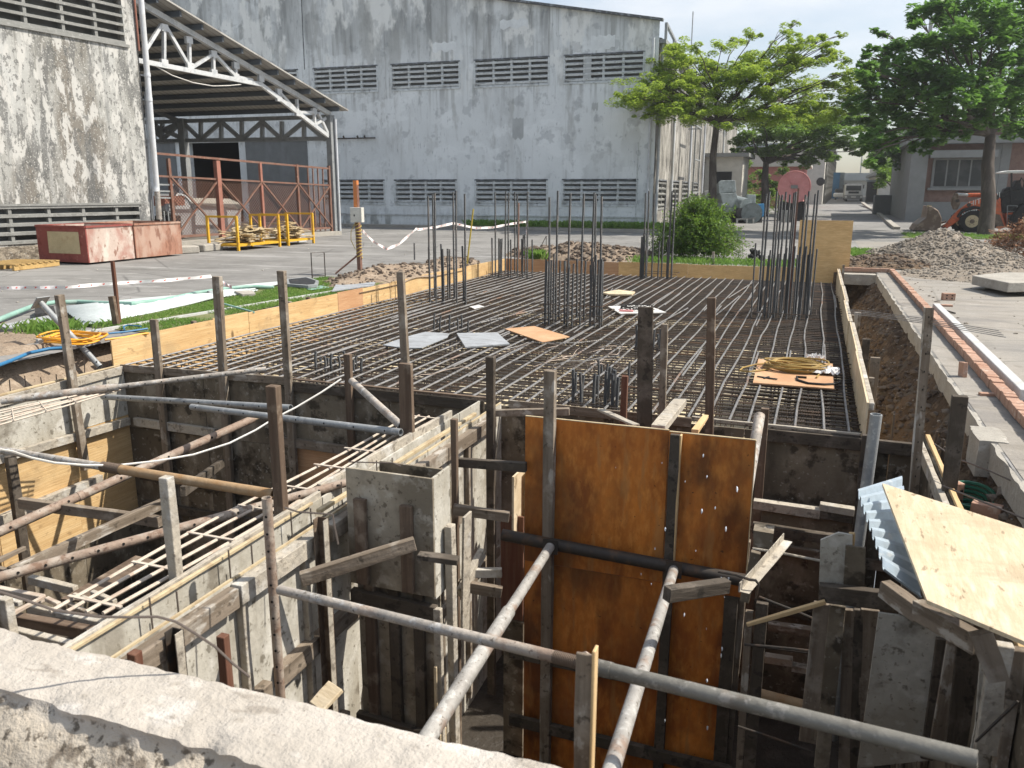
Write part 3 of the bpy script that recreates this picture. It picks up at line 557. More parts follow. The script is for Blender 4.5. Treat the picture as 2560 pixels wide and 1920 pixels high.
blades('grass','bright grass tuft beyond the trench',lambda rn:(lambda a,d:(1.25+math.cos(a)*d*1.15,25.3+math.sin(a)*d*1.5,.03))(rn.random()*6.28,rn.random()**.5),3500,.17,3)
blades('grass','weeds beside the soil bank on the left',lambda rn:(rn.gauss(-9.2,.22),rn.gauss(7.75,.18),.03),500,.12,4)
blades('grass','grass round the foot of the bush',lambda rn:(rn.uniform(-4.6,.5),rn.uniform(21.3,22.4),.0),1500,.14,5)
blades('grass','green verge in front of the loader',lambda rn:(rn.uniform(3.6,9.0),rn.uniform(37.5,41.5),.0),4500,.10,6)
mb=MB(); mb.quad((3.2,37.3,.008),(9.6,37.8,.008),(9.4,41.6,.008),(3.9,41.2,.008)); struct(mb.build('planting_bed',Mt['grassb'],origin=None))
a,b_=V(80,737,z=.02),V(722,630,z=.02)
k_=MB(); k_.beam(a,b_,.05,.05); tag(k_.build('garden_edging',Mt['kerb']),'thin white concrete edging line running through the grass strip','edging')
# far kerbs
mb=MB()
p0,p1=V(735,489,z=.14),V(1700,507,z=.14)
d=(p1-p0).normalized(); nrm=Vec((-d.y,d.x,0))
mb.box((-45,37.9,0),(-6.8,38.06,.13)); mb.box((-45,38.06,0),(-6.8,39.7,.10)); struct(mb.build('kerb',Mt['conc'],origin=None))
# ---------------- warehouse B (far, blue grey) ----------------
bB=R(1.0); XB=Vec((math.cos(bB),math.sin(bB),0)); NB=Vec((math.sin(bB),-math.cos(bB),0)); B0=Vec((-7.84,39.6,0)); PLB=(B0,NB)
def ub(x,y): p=V(x,y,pl=PLB)-B0; return p.dot(XB),p.z
def WB(u,d,z): return B0+XB*u-NB*d+Vec((0,0,z))   # d: into the building
whB=thing('warehouse','large weathered blue grey warehouse with gable wall and two rows of louvre windows','warehouse',B0)
uR=ub(1408,478)[0]; zc=ub(1421,45)[1]; us,zs=ub(1000,-10); slope=(zs-zc)/(us-uR)
rowT=[(588,650),(679,813.5),(847,991),(1027,1183.5),(1220.4,1388)]; rowB=[(560,640),(700,829),(855,984),(1028.6,1180),(1217,1374)]
cz0,cz1=ub(920,192)[1],ub(920,137.5)[1]; bz0,bz1=ub(1100,442)[1],ub(1100,390)[1]
H1=[(ub(a,165)[0],ub(b,165)[0]) for a,b in rowT]; H2=[(ub(a,415)[0],ub(b,415)[0]) for a,b in rowB]
H1[0]=(H1[1][0]-4.55,H1[1][0]-1.05); H2=[(-21.5+0*i,0) for i in ()]+[(h[0],h[1]) for h in H2[1:]]
H2.insert(0,(H2[0][0]-0,H2[0][1])); H2=H2[1:]
dl=ub(408,308)[0]; dr=ub(515,308)[0]; dz=ub(460,308)[1]
holes=[(a,b,cz0,cz1) for a,b in H1]+[(a,b,bz0,bz1) for a,b in H2]+[(dl,dr,-.5,dz)]
def holed_wall(mb,u0,u1,z0,z1,holes,W,rev):
    us=sorted({u0,u1}|{h[0] for h in holes}|{h[1] for h in holes}); zs=sorted({z0,z1}|{h[2] for h in holes if h[2]>z0}|{h[3] for h in holes})
    us=[u for u in us if u0<=u<=u1]
    for a,b in zip(us,us[1:]):
        for c,d in zip(zs,zs[1:]):
            m,k=(a+b)/2,(c+d)/2
            if any(h[0]<m<h[1] and h[2]<k<h[3] for h in holes): continue
            mb.quad(W(a,0,c),W(b,0,c),W(b,0,d),W(a,0,d))
    for h in holes:
        a,b,c,d=h; c=max(c,z0)
        mb.quad(W(a,0,c),W(a,rev,c),W(a,rev,d),W(a,0,d)); mb.quad(W(b,rev,c),W(b,0,c),W(b,0,d),W(b,rev,d))
        mb.quad(W(a,rev,d),W(b,rev,d),W(b,0,d),W(a,0,d)); mb.quad(W(a,0,c),W(b,0,c),W(b,rev,c),W(a,rev,c))
mb=MB(); zt=9.0
holed_wall(mb,-44,uR,0,zt,holes,WB,.28)
ridge=-27.
mb.quad(WB(-44,0,zt),WB(uR,0,zt),WB(uR,0,zc),WB(ridge,0,zc+slope*(ridge-uR)),WB(-44,0,zc+slope*(ridge-uR)-slope*(-44-ridge)))
mb.build('wall',Mt['wallB'],whB,origin=None)
# roof verge and roof planes
mb=MB(); zr=zc+slope*(ridge-uR)
mb.beam(WB(uR+.15,-.04,zc+.02),WB(ridge,-.04,zr+.05),.35,.10); mb.build('verge',Mt['stainrim'],whB)
mb=MB(); mb.quad(WB(uR+.1,.15,zc-.7),WB(uR+.1,48,zc-.7),WB(ridge,48,zr-.7),WB(ridge,.15,zr-.7)); mb.quad(WB(ridge,.15,zr-.7),WB(ridge,48,zr-.7),WB(-50,48,zr-4.6),WB(-50,.15,zr-4.6))
mb.build('roof',Mt['shedroof'],whB)
def louvre(name,W,u0,u1,z0,z1,rows,cols,parent,ms,mback,dep=.2,th=.05,tilt=.10):
    mb=MB()
    for i in range(rows+1):
        z=z0+(z1-z0)*i/rows
        if i==0: mb.add([W(u0,.02,z),W(u1,.02,z),W(u1,.2,z),W(u0,.2,z),W(u0,.02,z+th*.8),W(u1,.02,z+th*.8),W(u1,.2,z+th*.8),W(u0,.2,z+th*.8)],BOXF); continue
        zt=z-th*.2; 
        mb.add([W(u0,.0,zt-tilt-th),W(u1,.0,zt-tilt-th),W(u1,.19,zt-th),W(u0,.19,zt-th),W(u0,-.02,zt-tilt+th*.35),W(u1,-.02,zt-tilt+th*.35),W(u1,.19,zt),W(u0,.19,zt)],BOXF)
    for i in range(1,cols):
        u=u0+(u1-u0)*i/cols; mb.add([W(u-.05,.03,z0+.01),W(u+.05,.03,z0+.01),W(u+.05,.17,z0+.01),W(u-.05,.17,z0+.01),W(u-.05,.03,z1-.01),W(u+.05,.03,z1-.01),W(u+.05,.17,z1-.01),W(u-.05,.17,z1-.01)],BOXF)
    o=mb.build(name,ms,parent)
    b=MB(); b.quad(W(u0,.27,z0),W(u1,.27,z0),W(u1,.27,z1),W(u0,.27,z1)); b.build('backing',mback,o)
    r=MB()
    for (a,c,e,f) in ((u0-.08,u1+.08,z1,z1+.07),(u0-.08,u0,z0-.06,z1),(u1,u1+.08,z0-.06,z1),(u0,u1,z0-.06,z0)):
        r.add([W(a,-.035,e),W(c,-.035,e),W(c,.01,e),W(a,.01,e),W(a,-.035,f),W(c,-.035,f),W(c,.01,f),W(a,.01,f)],BOXF)
    fr=MB(); fr.v=r.v[8:]; fr.f=[tuple(i-8 for i in f) for f in r.f[6:]]; fr.build('frame',ms,o)
    hd=MB(); hd.v=r.v[:8]; hd.f=r.f[:6]; hd.build('hood',Mt['stainrim'],o)
    return o
for a,b in H1: louvre('louvre_window',WB,a,b,cz0,cz1,5,4,whB,Mt['louvreB'],Mt['greywall'],th=.07,tilt=.085)
for a,b in H2: louvre('louvre_window',WB,a,b,bz0,bz1,5,4,whB,Mt['louvreB'],Mt['greywall'],th=.07,tilt=.085)
mb=MB()
for x0,y0,x1,y1 in ((651,-6,658,150),): 
    a,b=V(x0,y0,pl=PLB),V(x1,y1,pl=PLB); mb.beam(a+NB*.004,b+NB*.004,.05,.012,up=NB)
mb.build('expansion_joint',Mt['stainrim'],whB)
Mt['patch']=mat('repair_plaster',(.74,.77,.77),[(N,2,(1,1,.4),.5,.66,(.6,.62,.62),.7)],rand=False); Mt['patch2']=mat('repair_plaster_grey',(.46,.48,.475),[(N,2,(1,1,.3),.5,.66,(.36,.37,.37),.7)],rand=False)
for x0,y0,x1,y1,m in ((1276,75,1329,106,'patch'),(1107,255,1131,300,'patch2'),(1262,120,1278,172,'patch2'),(1080,40,1140,62,'patch'),(935,90,985,112,'patch'),(1278,222,1292,238,'patch2')):
    a,b=V(x0,y1,pl=PLB),V(x1,y0,pl=PLB); ua_,ub_=(a-B0).dot(XB),(b-B0).dot(XB); mb=MB(); k=[]
    for i in range(9): k.append((ua_+(ub_-ua_)*i/8,b.z+.05*math.sin(i*2.3+x0)))
    for i in range(9): k.append((ub_+(ua_-ub_)*i/8,a.z+.07*math.sin(i*1.7+x0)))
    mb.prism([WB(u,-.001,z) for u,z in k],NB*.006); mb.build('repair_patch',Mt[m],whB,origin=None)
# doorway interior with open rear door
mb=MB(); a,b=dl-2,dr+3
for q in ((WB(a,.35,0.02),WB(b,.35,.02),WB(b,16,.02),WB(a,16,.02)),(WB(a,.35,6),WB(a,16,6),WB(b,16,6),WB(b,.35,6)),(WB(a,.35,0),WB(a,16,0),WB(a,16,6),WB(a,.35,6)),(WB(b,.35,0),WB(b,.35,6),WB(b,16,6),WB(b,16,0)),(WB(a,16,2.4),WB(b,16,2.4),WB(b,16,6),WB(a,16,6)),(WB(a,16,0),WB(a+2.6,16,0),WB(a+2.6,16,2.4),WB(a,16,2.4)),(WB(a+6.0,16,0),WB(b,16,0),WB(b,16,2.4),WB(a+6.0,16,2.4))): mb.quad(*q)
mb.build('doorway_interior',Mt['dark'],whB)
# darker panels laid on the wall, standing in for shade under the canopy
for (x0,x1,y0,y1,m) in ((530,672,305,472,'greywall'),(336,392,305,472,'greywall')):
    u0,z1=ub(x0,y0); u1,z0=ub(x1,y1); mb=MB(); mb.add([WB(u0,-.05,0),WB(u1,-.05,0),WB(u1,.01,0),WB(u0,.01,0),WB(u0,-.05,z1),WB(u1,-.05,z1),WB(u1,.01,z1),WB(u0,.01,z1)],BOXF); mb.build('shade_panel',Mt[m],whB)
mb=MB(); u0,z=ub(672,301); u1,_=ub(813,301); mb.beam(WB(u0-14,-.12,z),WB(u1,-.12,z),.06,.06)
for x in (745,775,790): u,_=ub(x,301); mb.beam(WB(u,-.06,z),WB(u,-.16,z+.12),.05,.08)
mb.build('wall_pipe',Mt['steelD'],whB)
for (x,y0,y1,r,m) in ((1413,82,475,.06,'pvc'),(1379.5,308,475,.025,'louvreB')):
    u,z0=ub(x-(3 if r>.05 else 0),y1); u,z1=ub(x,y0); mb=MB(); mb.tube(WB(u,-.1,0),WB(u,-.1,z1),r,8); mb.build('downpipe',Mt[m],whB,smooth=True)
mb=MB(); u0,z=ub(940,534); mb.beam(WB(-20,-.05,.62),WB(uR-.3,-.05,.62),.05,.05); mb.build('skirting_pipe',Mt['louvreB'],whB)
# side wall (along +Y), sunlit
CX=WB(uR,0,0); DS=-NB; NS=XB
def WS(u,d,z): return CX+DS*u-NS*d+Vec((0,0,z))
mb=MB(); sh=[(.7+i*4.6,3.9+i*4.6,a,b) for i in range(8) for a,b in((1.0,2.35),(6.6,7.9))]
shf=[h for h in sh if not(18<h[0]<26 and h[2]<2)]+[(20.5,23.4,-.5,3.9)]
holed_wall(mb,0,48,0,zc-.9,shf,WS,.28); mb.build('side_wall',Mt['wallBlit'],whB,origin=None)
for h in shf:
    if h[2]>=0: louvre('louvre_window',WS,h[0],h[1],h[2],h[3],5,3,whB,Mt['louvre'],Mt['dark'])
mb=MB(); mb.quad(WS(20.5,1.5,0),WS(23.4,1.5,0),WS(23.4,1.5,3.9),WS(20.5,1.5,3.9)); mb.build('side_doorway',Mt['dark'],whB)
for u in (.35,5.0,12,19,33): 
    mb=MB(); mb.tube(WS(u,-.12,0),WS(u,-.12,zc-.8),.07,8); mb.build('downpipe',Mt['pvc'],whB,smooth=True)
mb=MB(); mb.beam(WS(.1,-.15,zc-.85),WS(48,-.15,zc-.85),.3,.18); mb.build('gutter',Mt['galvD'],whB)
# steel sign frame on the roof edge
mb=MB(); c=WS(1.2,-.1,zc)
mb.beam(c-Vec((0,0,.9)),c+Vec((0,0,.12)),.12,.12); mb.beam(c+Vec((0,0,.08)),WS(9,-.1,zc-.75),.12,.12); mb.beam(c+DS*2.5-Vec((0,0,.9)),c+DS*2.5-Vec((0,0,.15)),.1,.1); mb.beam(c+DS*5-Vec((0,0,.9)),c+DS*5-Vec((0,0,.4)),.1,.1)
mb.build('roof_frame',Mt['galvD'],whB)
mb=MB()
for dz in (1.8,3.6,5.4): mb.beam(WS(8.5,-.8,dz),WS(11,-.8,dz),.08,.08); 
for u in (8.5,11): mb.beam(WS(u,-.8,0),WS(u,-.8,7),.07,.07)
for u in(8.5,11): mb.beam(WS(u,-.8,5.4),WS(u,-.05,5.4),.06,.06)
tag(mb.build('pipe_scaffold',Mt['galvD']),'thin grey pipe scaffold frame against the sunlit side of the warehouse','scaffold')

# ---------------- building A (left, peeling wall) ----------------
aA=R(6.34); DA=Vec((math.sin(aA),math.cos(aA),0)); NA=Vec((math.cos(aA),-math.sin(aA),0)); A0=V(0,567,z=0); PLA=(A0,NA)
def ua(x,y): p=V(x,y,pl=PLA)-A0; return p.dot(DA),p.z
def WA(u,d,z): return A0+DA*u-NA*d+Vec((0,0,z))
blA=thing('plant_building','left building with peeling stained wall and concrete louvre bands','building',A0)
uE=ua(326,400)[0]
l0,l1=ua(308,441),ua(0,451); hz0=.45; hz1=1.40
uh=ua(305,500)[0]; t0z=ua(270,96)[1]; ut=ua(271,100)[0]
holesA=[(-8,uh,hz0,hz1),(-8,ut,t0z,t0z+2.0)]
mb=MB(); holed_wall(mb,-8,uE,0,9.5,holesA,WA,.3); mb.build('wall',Mt['wallA'],blA,origin=None)
mb=MB(); mb.quad(WA(uE,0,0),WA(uE,20,0),WA(uE,20,9.5),WA(uE,0,9.5)); mb.quad(WA(-8,.5,0),WA(uE,.5,0),WA(uE,.5,9.5),WA(-8,.5,9.5)); mb.quad(WA(-8,0,9.5),WA(uE,0,9.5),WA(uE,20,9.5),WA(-8,20,9.5)); mb.build('rear_wall',Mt['greywall'],blA,origin=None)
def louvreA(u0,u1,z0,z1,rows,muls,name='louvre_band'):
    mb=MB()
    for i in range(rows+1):
        z=z0+(z1-z0)*i/rows
        mb.add([WA(u0,-.03,z-.045),WA(u1,-.03,z-.045),WA(u1,.16,z-.02),WA(u0,.16,z-.02),WA(u0,-.03,z+.03),WA(u1,-.03,z+.03),WA(u1,.16,z+.06),WA(u0,.16,z+.06)],BOXF)
    for u in muls: mb.add([WA(u-.045,.0,z0),WA(u+.045,.0,z0),WA(u+.045,.14,z0),WA(u-.045,.14,z0),WA(u-.045,0,z1),WA(u+.045,0,z1),WA(u+.045,.14,z1),WA(u-.045,.14,z1)],BOXF)
    o=mb.build(name,Mt['louvre'],blA); b=MB(); b.quad(WA(u0,.29,z0),WA(u1,.29,z0),WA(u1,.29,z1),WA(u0,.29,z1)); b.build('backing',Mt['greywall'],o)
louvreA(-8,uh,hz0+.03,hz1-.02,4,[ua(x,450)[0] for x in(20,105,180,252)]+[-1,-2,-3])
louvreA(-8,ut,t0z+.05,t0z+1.95,8,[ua(x,40)[0] for x in(55,135,205)]+[-1,-2,-3])
mb=MB(); mb.add([WA(-8,-.06,t0z-.08),WA(ut+.1,-.06,t0z-.08),WA(ut+.1,.01,t0z-.08),WA(-8,.01,t0z-.08),WA(-8,-.06,t0z),WA(ut+.1,-.06,t0z),WA(ut+.1,.01,t0z),WA(-8,.01,t0z)],BOXF)
mb.add([WA(-8,-.05,hz1),WA(uh+.1,-.05,hz1),WA(uh+.1,.01,hz1),WA(-8,.01,hz1),WA(-8,-.05,hz1+.06),WA(uh+.1,-.05,hz1+.06),WA(uh+.1,.01,hz1+.06),WA(-8,.01,hz1+.06)],BOXF); mb.build('sill',Mt['louvre'],blA)
mb=MB(); mb.add([WA(-8,-.12,0),WA(uE,-.12,0),WA(uE,.01,0),WA(-8,.01,0),WA(-8,-.10,.38),WA(uE,-.10,.38),WA(uE,.01,.38),WA(-8,.01,.38)],BOXF); mb.build('plinth',Mt['brokenconc'],blA)
# downpipes at the corner
def dp(x0,y0,x1,y1,r,m,off): 
    a,b=V(x0,y0,pl=(A0+NA*off,NA)),V(x1,y1,pl=(A0+NA*off,NA)); mb=MB(); mb.tube(a,b,r,12); return mb.build('downpipe',Mt[m],blA,smooth=True)
o=dp(304,-6,339,412,.085,'pvc',.14); o=dp(339,412,344,474,.085,'pipeG',.14)
mb=MB()
for (x,y) in ((318,162),(322,215),(336,410)): p=V(x,y,pl=(A0+NA*.14,NA)); mb.beam(p-NA*.16-DA*.1,p-NA*.16+DA*.22,.03,.04); mb.tube(p-Vec((0,0,.05)),p+Vec((0,0,.05)),.097,12)
mb.build('pipe_clip',Mt['pvc'],blA,smooth=True)
dp(290,-6,301,110,.03,'rustL',.05); dp(314,180,333,474,.022,'galv',.05); dp(312,200,329,474,.015,'galvD',.04)

# ---------------- canopy between the buildings ----------------
P0=V(724,507,z=0); PLC=(P0,NA); PLR=(P0,NB)
cn=thing('canopy','steel lean-to canopy with white trusses between the two buildings','canopy',P0)
def C1(x,y): return V(x,y,pl=PLC)
def g1(x,y): return G(x,y,0,0,2.44)
tA=C1(*g1(862,25)); tB=C1(*g1(2010,695)); k=.06
def tb(name,pts,w=.09,h=.09,m='galv'):
    mb=MB(); w*=1.45; h*=1.45
    for a,b in pts: mb.beam(a,b,w,h)
    return mb.build(name,Mt[m],cn)
bA=C1(*g1(885,378)); bM=C1(*g1(1590,515)); bE=C1(*g1(2000,830))
ext=(tA-tB).normalized()
tb('top_chord',[(tA+ext*1.2,tB)],.1,.12); tb('bottom_chord',[(bA+(bA-bM).normalized()*1.2,bM),(bM,bE)],.08,.10)
web=[((1000,155),(1000,390)),((985,150),(890,300)),((1010,160),(1150,400)),((1152,230),(1157,415)),((1170,412),(1300,330)),((1300,330),(1303,450)),((1312,335),(1435,465)),((1437,400),(1437,478)),((1450,470),(1540,490)),((1590,470),(1592,520)),((1700,545),(1700,600)),((1710,570),(1820,690)),((1810,605),(1815,690)),((1825,685),(1920,685)),((1915,660),(1920,760)),((1940,690),(2000,815)),((1920,760),(1985,720))]
for a,b in web: tb('web_member',[(C1(*g1(*a)),C1(*g1(*b)))],.07,.07)
mb=MB()
for (x,y) in ((1000,170),(1150,245),(1300,330),(1437,400),(1590,480),(1000,385),(1157,405),(1303,445),(1437,470),(1700,560),(1815,690),(1915,680),(1700,600)):
    c=C1(*g1(x,y)); mb=MB(); mb.obox(c,DA*.13,NA*.06,Vec((0,0,.11))); mb.build('gusset',Mt['galv'],cn)
# roof sheet with thickness, purlins
WX=-XB
def rfp(s,w,dz=0): return tA.lerp(tB,s)+Vec((0,0,.28+dz))+WX*w
mb=MB(); s0,s1=-.35,1.055
mb.add([rfp(s0,-.55),rfp(s1,-.55),rfp(s1,24),rfp(s0,24),rfp(s0,-.55,.05),rfp(s1,-.55,.05),rfp(s1,24,.05),rfp(s0,24,.05)],BOXF); mb.build('roof_sheet',Mt['roofU'],cn)
for i in range(11):
    s=.02+i*.098; mb=MB(); mb.beam(rfp(s,-.45,-.10),rfp(s,24,-.10),.09,.17); mb.build('purlin',Mt['purlin'],cn)
# posts
mb=MB(); mb.beam(P0,Vec((P0.x,P0.y,4.85)),.26,.26,up=NA); mb.build('post',Mt['galvD'],cn)
mb=MB(); mb.tube(P0+NA*.2+DA*.1,P0+NA*.2+DA*.1+Vec((0,0,4.7)),.05,8); mb.build('downpipe',Mt['pvc'],cn,smooth=True)
ip=V(*g1(1120,860),pl=PLR); mb=MB(); mb.beam(Vec((ip.x,ip.y,0)),Vec((ip.x,ip.y,4.9)),.3,.3,up=NB); mb.build('post',Mt['galvD'],cn)
# end truss across X
def C2(x,y): return V(*g1(x,y),pl=PLR)
a0,a1=C2(930,745),C2(2000,712); c0,c1=C2(930,858),C2(2000,845)
pts=[(a0-XB*3,a1),(c0-XB*3,c1)]; seq=[940,990,1110,1225,1350,1475,1600,1720,1855,1985]
for i,x in enumerate(seq):
    pts.append((C2(x,740),C2(x,852)))
    if i<len(seq)-1: pts.append((C2(x,852 if i%2 else 742),C2(seq[i+1],742 if i%2 else 852)))
tb('end_truss',pts,.09,.11,'galvD')
tb('inner_truss',[(C2(930,670),C2(1110,745)),(C2(935,765),C2(1130,852)),(C2(935,820),C2(1100,750)),(C2(940,800),C2(1010,852))],.1,.12,'galvD')
mb=MB(); p=[C1(*g1(x,y)) for x,y in((905,375),(960,410),(1050,460),(1180,505),(1300,525),(1400,522),(1470,515))]; mb.path(p,.018,6); tag(mb.build('power_cable',Mt['whitec'],smooth=True),'pale cable sagging under the canopy truss','cable')
# slab edge under the canopy
mb=MB(); q=[V(352,545,z=0),V(375,535,z=0),V(560,524,z=0),V(720,507,z=0)]
f0,f1=C1(376,519),C1(724,507); mb.prism([Vec((f0.x,f0.y,0))-DA*1.6+NA*.45,Vec((f1.x,f1.y,0))+NA*.35,Vec((f1.x,f1.y,0))+NA*-14,Vec((f0.x,f0.y,0))-DA*1.6-NA*14],(0,0,.16)); struct(mb.build('canopy_floor',Mt['conc'],origin=None))
for i,(x0,x1,l) in enumerate(((362,425,'rough broken kerb stone beside the brown steel bin'),(428,470,'smaller broken kerb stone between bins and yellow rack'))):
    a=V(x0,549-i*5,z=0); b=V(x1,546-i*6,z=0); mb=MB(); mb.beam(a+Vec((0,0,.11)),b+Vec((0,0,.11)),.5,.22); tag(mb.build('kerb_stone',Mt['conc'],bevel=.03),l,'kerb stone')

# ---------------- rusty mesh fence ----------------
fn=thing('mesh_fence','rusty red steel fence with expanded mesh under the canopy','fence',(P0.x,P0.y,.16))
def fx(x,z=None,y=None): 
    p=C1(*g1(x,y if y else 1300)); 
    if z is not None: p=Vec((p.x,p.y,z))
    return p
top=[C1(*g1(945,935)),C1(*g1(2022,1030))]; midr=[C1(*g1(955,1073)),C1(*g1(2022,1131))]; zb=.30
E0,E1=fx(950),fx(2025)
for a,b,w,nm in ((top[0],top[1],.07,'top_rail'),(midr[0],midr[1],.06,'mid_rail'),(Vec((E0.x,E0.y,zb)),Vec((E1.x,E1.y,zb)),.08,'bottom_rail')):
    mb=MB(); mb.beam(a,b,w,w); mb.build(nm,Mt['rust'],fn)
px=[1055,1345,1605,1825,2018]; z2=2.78; zm=lambda x: midr[0].z+(midr[1].z-midr[0].z)*(x-955)/1067
for x in px:
    p=fx(x); mb=MB(); wd=.17 if x==1345 else .10; mb.beam(Vec((p.x,p.y,.12)),Vec((p.x,p.y,z2+.05)),wd,wd,up=NA); mb.build('post',Mt['rustL'] if x in(1345,1605) else Mt['rust'],fn)
bays=list(zip(px,px[1:]))
for a,b in bays:
    pa,pb=fx(a),fx(b); mb=MB(); off=NA*.03
    mb.beam(Vec((pa.x,pa.y,zb))+off,Vec((pb.x,pb.y,zm(b)))+off,.05,.05); mb.beam(Vec((pa.x,pa.y,zm(a)))+off*1.8,Vec((pb.x,pb.y,zb))+off*1.8,.05,.05); mb.build('brace',Mt['rust'],fn)
    mb=MB(); l=(pb-pa).length; hh=zm((a+b)/2)-zb; st=.12; n=int((l+hh)/st)
    for i in range(n+1):
        for sgn in (1,-1):
            s=i*st; u0,v0=(s,0) if s<l else (l,s-l); u1,v1=(0,s) if s<hh else (s-hh,hh)
            if u0==u1: continue
            if sgn<0: u0,u1=l-u0,l-u1
            d=(pb-pa).normalized(); A_=pa+d*u0; B_=pa+d*u1; mb.beam(Vec((A_.x,A_.y,zb+v0))-NA*.03,Vec((B_.x,B_.y,zb+v1))-NA*.03,.012,.010)
    mb.build('expanded_mesh',Mt['rust'],fn)
mb=MB()
for x in (1890,1920,1950,1980): p=fx(x); mb.beam(Vec((p.x,p.y,.2)),Vec((p.x,p.y,2.7)),.045,.045)
mb.build('gate_bar',Mt['rust'],fn)
# railing at the left end
mb=MB()
for y in (1125,1165,1205): mb.beam(fx(950,y=y),fx(1055,y=y+3),.05,.05)
for x in (975,1000,1025,1050): p=fx(x); mb.beam(Vec((p.x,p.y,.2)),Vec((p.x,p.y,1.15)),.03,.03)
mb.build('railing',Mt['galvD'],fn)
# tanks behind the fence
def behind(x,y,d): return V(*g1(x,y),pl=(P0-NA*d,NA))
t=thing('curved_chute','grey curved steel chute standing behind the mesh fence','chute',behind(1130,1440,.8))
prof=[(1068,1440),(1070,1200),(1085,1182),(1120,1190),(1150,1215),(1175,1260),(1190,1320),(1196,1440)]
p=[behind(x,y,.8) for x,y in prof]; mb=MB(); mb.prism(p,-NA*.9); mb.build('shell',Mt['tank'],t); 
mb=MB(); 
for i in range(1,6): mb.beam(p[i]+NA*.01,p[i+1]+NA*.01,.04,.06)
mb.build('rim',Mt['galv'],t)
t=thing('grey_tank','grey steel box tank with pale curved lid behind the mesh fence','tank',behind(1330,1440,1.2))
p=[behind(x,y,1.2) for x,y in((1180,1440),(1180,1240),(1470,1270),(1470,1440))]; mb=MB(); mb.prism(p,-NA*1.5); mb.build('body',Mt['tank'],t)
p=[behind(x,y,1.15) for x,y in((1170,1240),(1215,1208),(1400,1212),(1475,1245),(1478,1275),(1330,1262))]; mb=MB(); mb.prism(p,-NA*1.6); mb.build('lid',Mt['cream'],t)
t=thing('pump_motor','old motor and flywheel standing between left fence railing and wall','pump',behind(1010,1400,.4))
c=behind(1000,1270,.4); mb=MB(); mb.tube(c-NA*.2,c+NA*.25,.16,14); mb.build('motor',Mt['tank'],t,smooth=True); mb=MB(); c=behind(1015,1225,.5); mb.obox(c,DA*.55,NA*.25,Vec((0,0,.16))); mb.build('housing',Mt['rustL'],t); c=behind(1010,1380,.5); mb=MB(); mb.obox(c,DA*.4,NA*.3,Vec((0,0,.35))); mb.build('plinth',Mt['blackm'],t)

# ---------------- bins, pallet, racks ----------------
b0,b1,b2=V(97,567,z=0),V(198,572,z=0),V(265,565,z=0); hb=1.28-.33
hA=V(198,490,pl=(b1,Vec((0,-1,0)))).z
def binbox(name,label,c0,ex,ey,h,mats,patch=None):
    t=thing(name,label,'steel bin',c0); W=lambda a,b,z:Vec(c0)+ex*a+ey*b+Vec((0,0,z)); th=.012
    L1=ex.length; L2=ey.length; e1=th/L1*3; e2=th/L2*3
    for nm,(a0,a1,bb0,bb1),m in (('front_panel',(0,1,0,e2),mats[0]),('side_panel',(1-e1,1,e2,1),mats[1]),('back_panel',(0,1-e1,1-e2,1),mats[1]),('left_panel',(0,e1,e2,1-e2),mats[1])):
        mb=MB(); mb.add([W(a0,bb0,.05),W(a1,bb0,.05),W(a1,bb1,.05),W(a0,bb1,.05),W(a0,bb0,h),W(a1,bb0,h),W(a1,bb1,h),W(a0,bb1,h)],BOXF); mb.build(nm,Mt[m],t)
    mb=MB(); mb.add([W(e1,e2,.06),W(1-e1,e2,.06),W(1-e1,1-e2,.06),W(e1,1-e2,.06)],[(0,1,2,3)]); mb.build('floor',Mt['blackm'],t)
    mb=MB()
    for p,q in((W(0,0,h),W(1,0,h)),(W(1,0,h),W(1,1,h)),(W(1,1,h),W(0,1,h)),(W(0,1,h),W(0,0,h))): mb.beam(p,q,.05,.05)
    mb.build('rim',Mt[mats[2]],t)
    if patch:
        mb=MB(); a0,a1,z0,z1=patch; mb.add([W(a0,-.003,z0),W(a1,-.003,z0),W(a1,-.003,z1),W(a0+.01,-.003,z1)],[(0,1,2,3)]); mb.build('painted_patch',Mt['binP'],t)
    return t
b0=Vec((-18.58,15.62,0)); binbox('steel_bin','open red steel bin with cream patch and faded side',b0,Vec((1.66,-.02,0)),Vec((-.05,1.55,0)),.93,('binR','binA','binR'),(.22,.86,.26,.80))
binbox('steel_bin','open rust brown steel bin behind the red one',Vec((-18.7,17.24,0)),Vec((1.7,-.0,0)),Vec((.0,1.72,0)),.93,('binB','binB','binB'))
# pallet
t=thing('pallet','weathered timber pallet on the road in front of the red bin','pallet',(-17.3,14.3,0))
ex,ey=Vec((math.cos(R(8)),math.sin(R(8)),0)),Vec((-math.sin(R(8)),math.cos(R(8)),0)); pc=Vec((-17.85,14.35,0))
for i in range(8): mb=MB(); mb.obox(pc+ey*(-.62+i*.18)+Vec((0,0,.135)),ex*.62,ey*.055,Vec((0,0,.012))); mb.build('deck_board',Mt['pallet'],t)
for i in(-1,0,1): mb=MB(); mb.obox(pc+ex*(.57*i)+Vec((0,0,.065)),ex*.03,ey*.70,Vec((0,0,.055))); mb.build('bearer',Mt['pallet'],t)
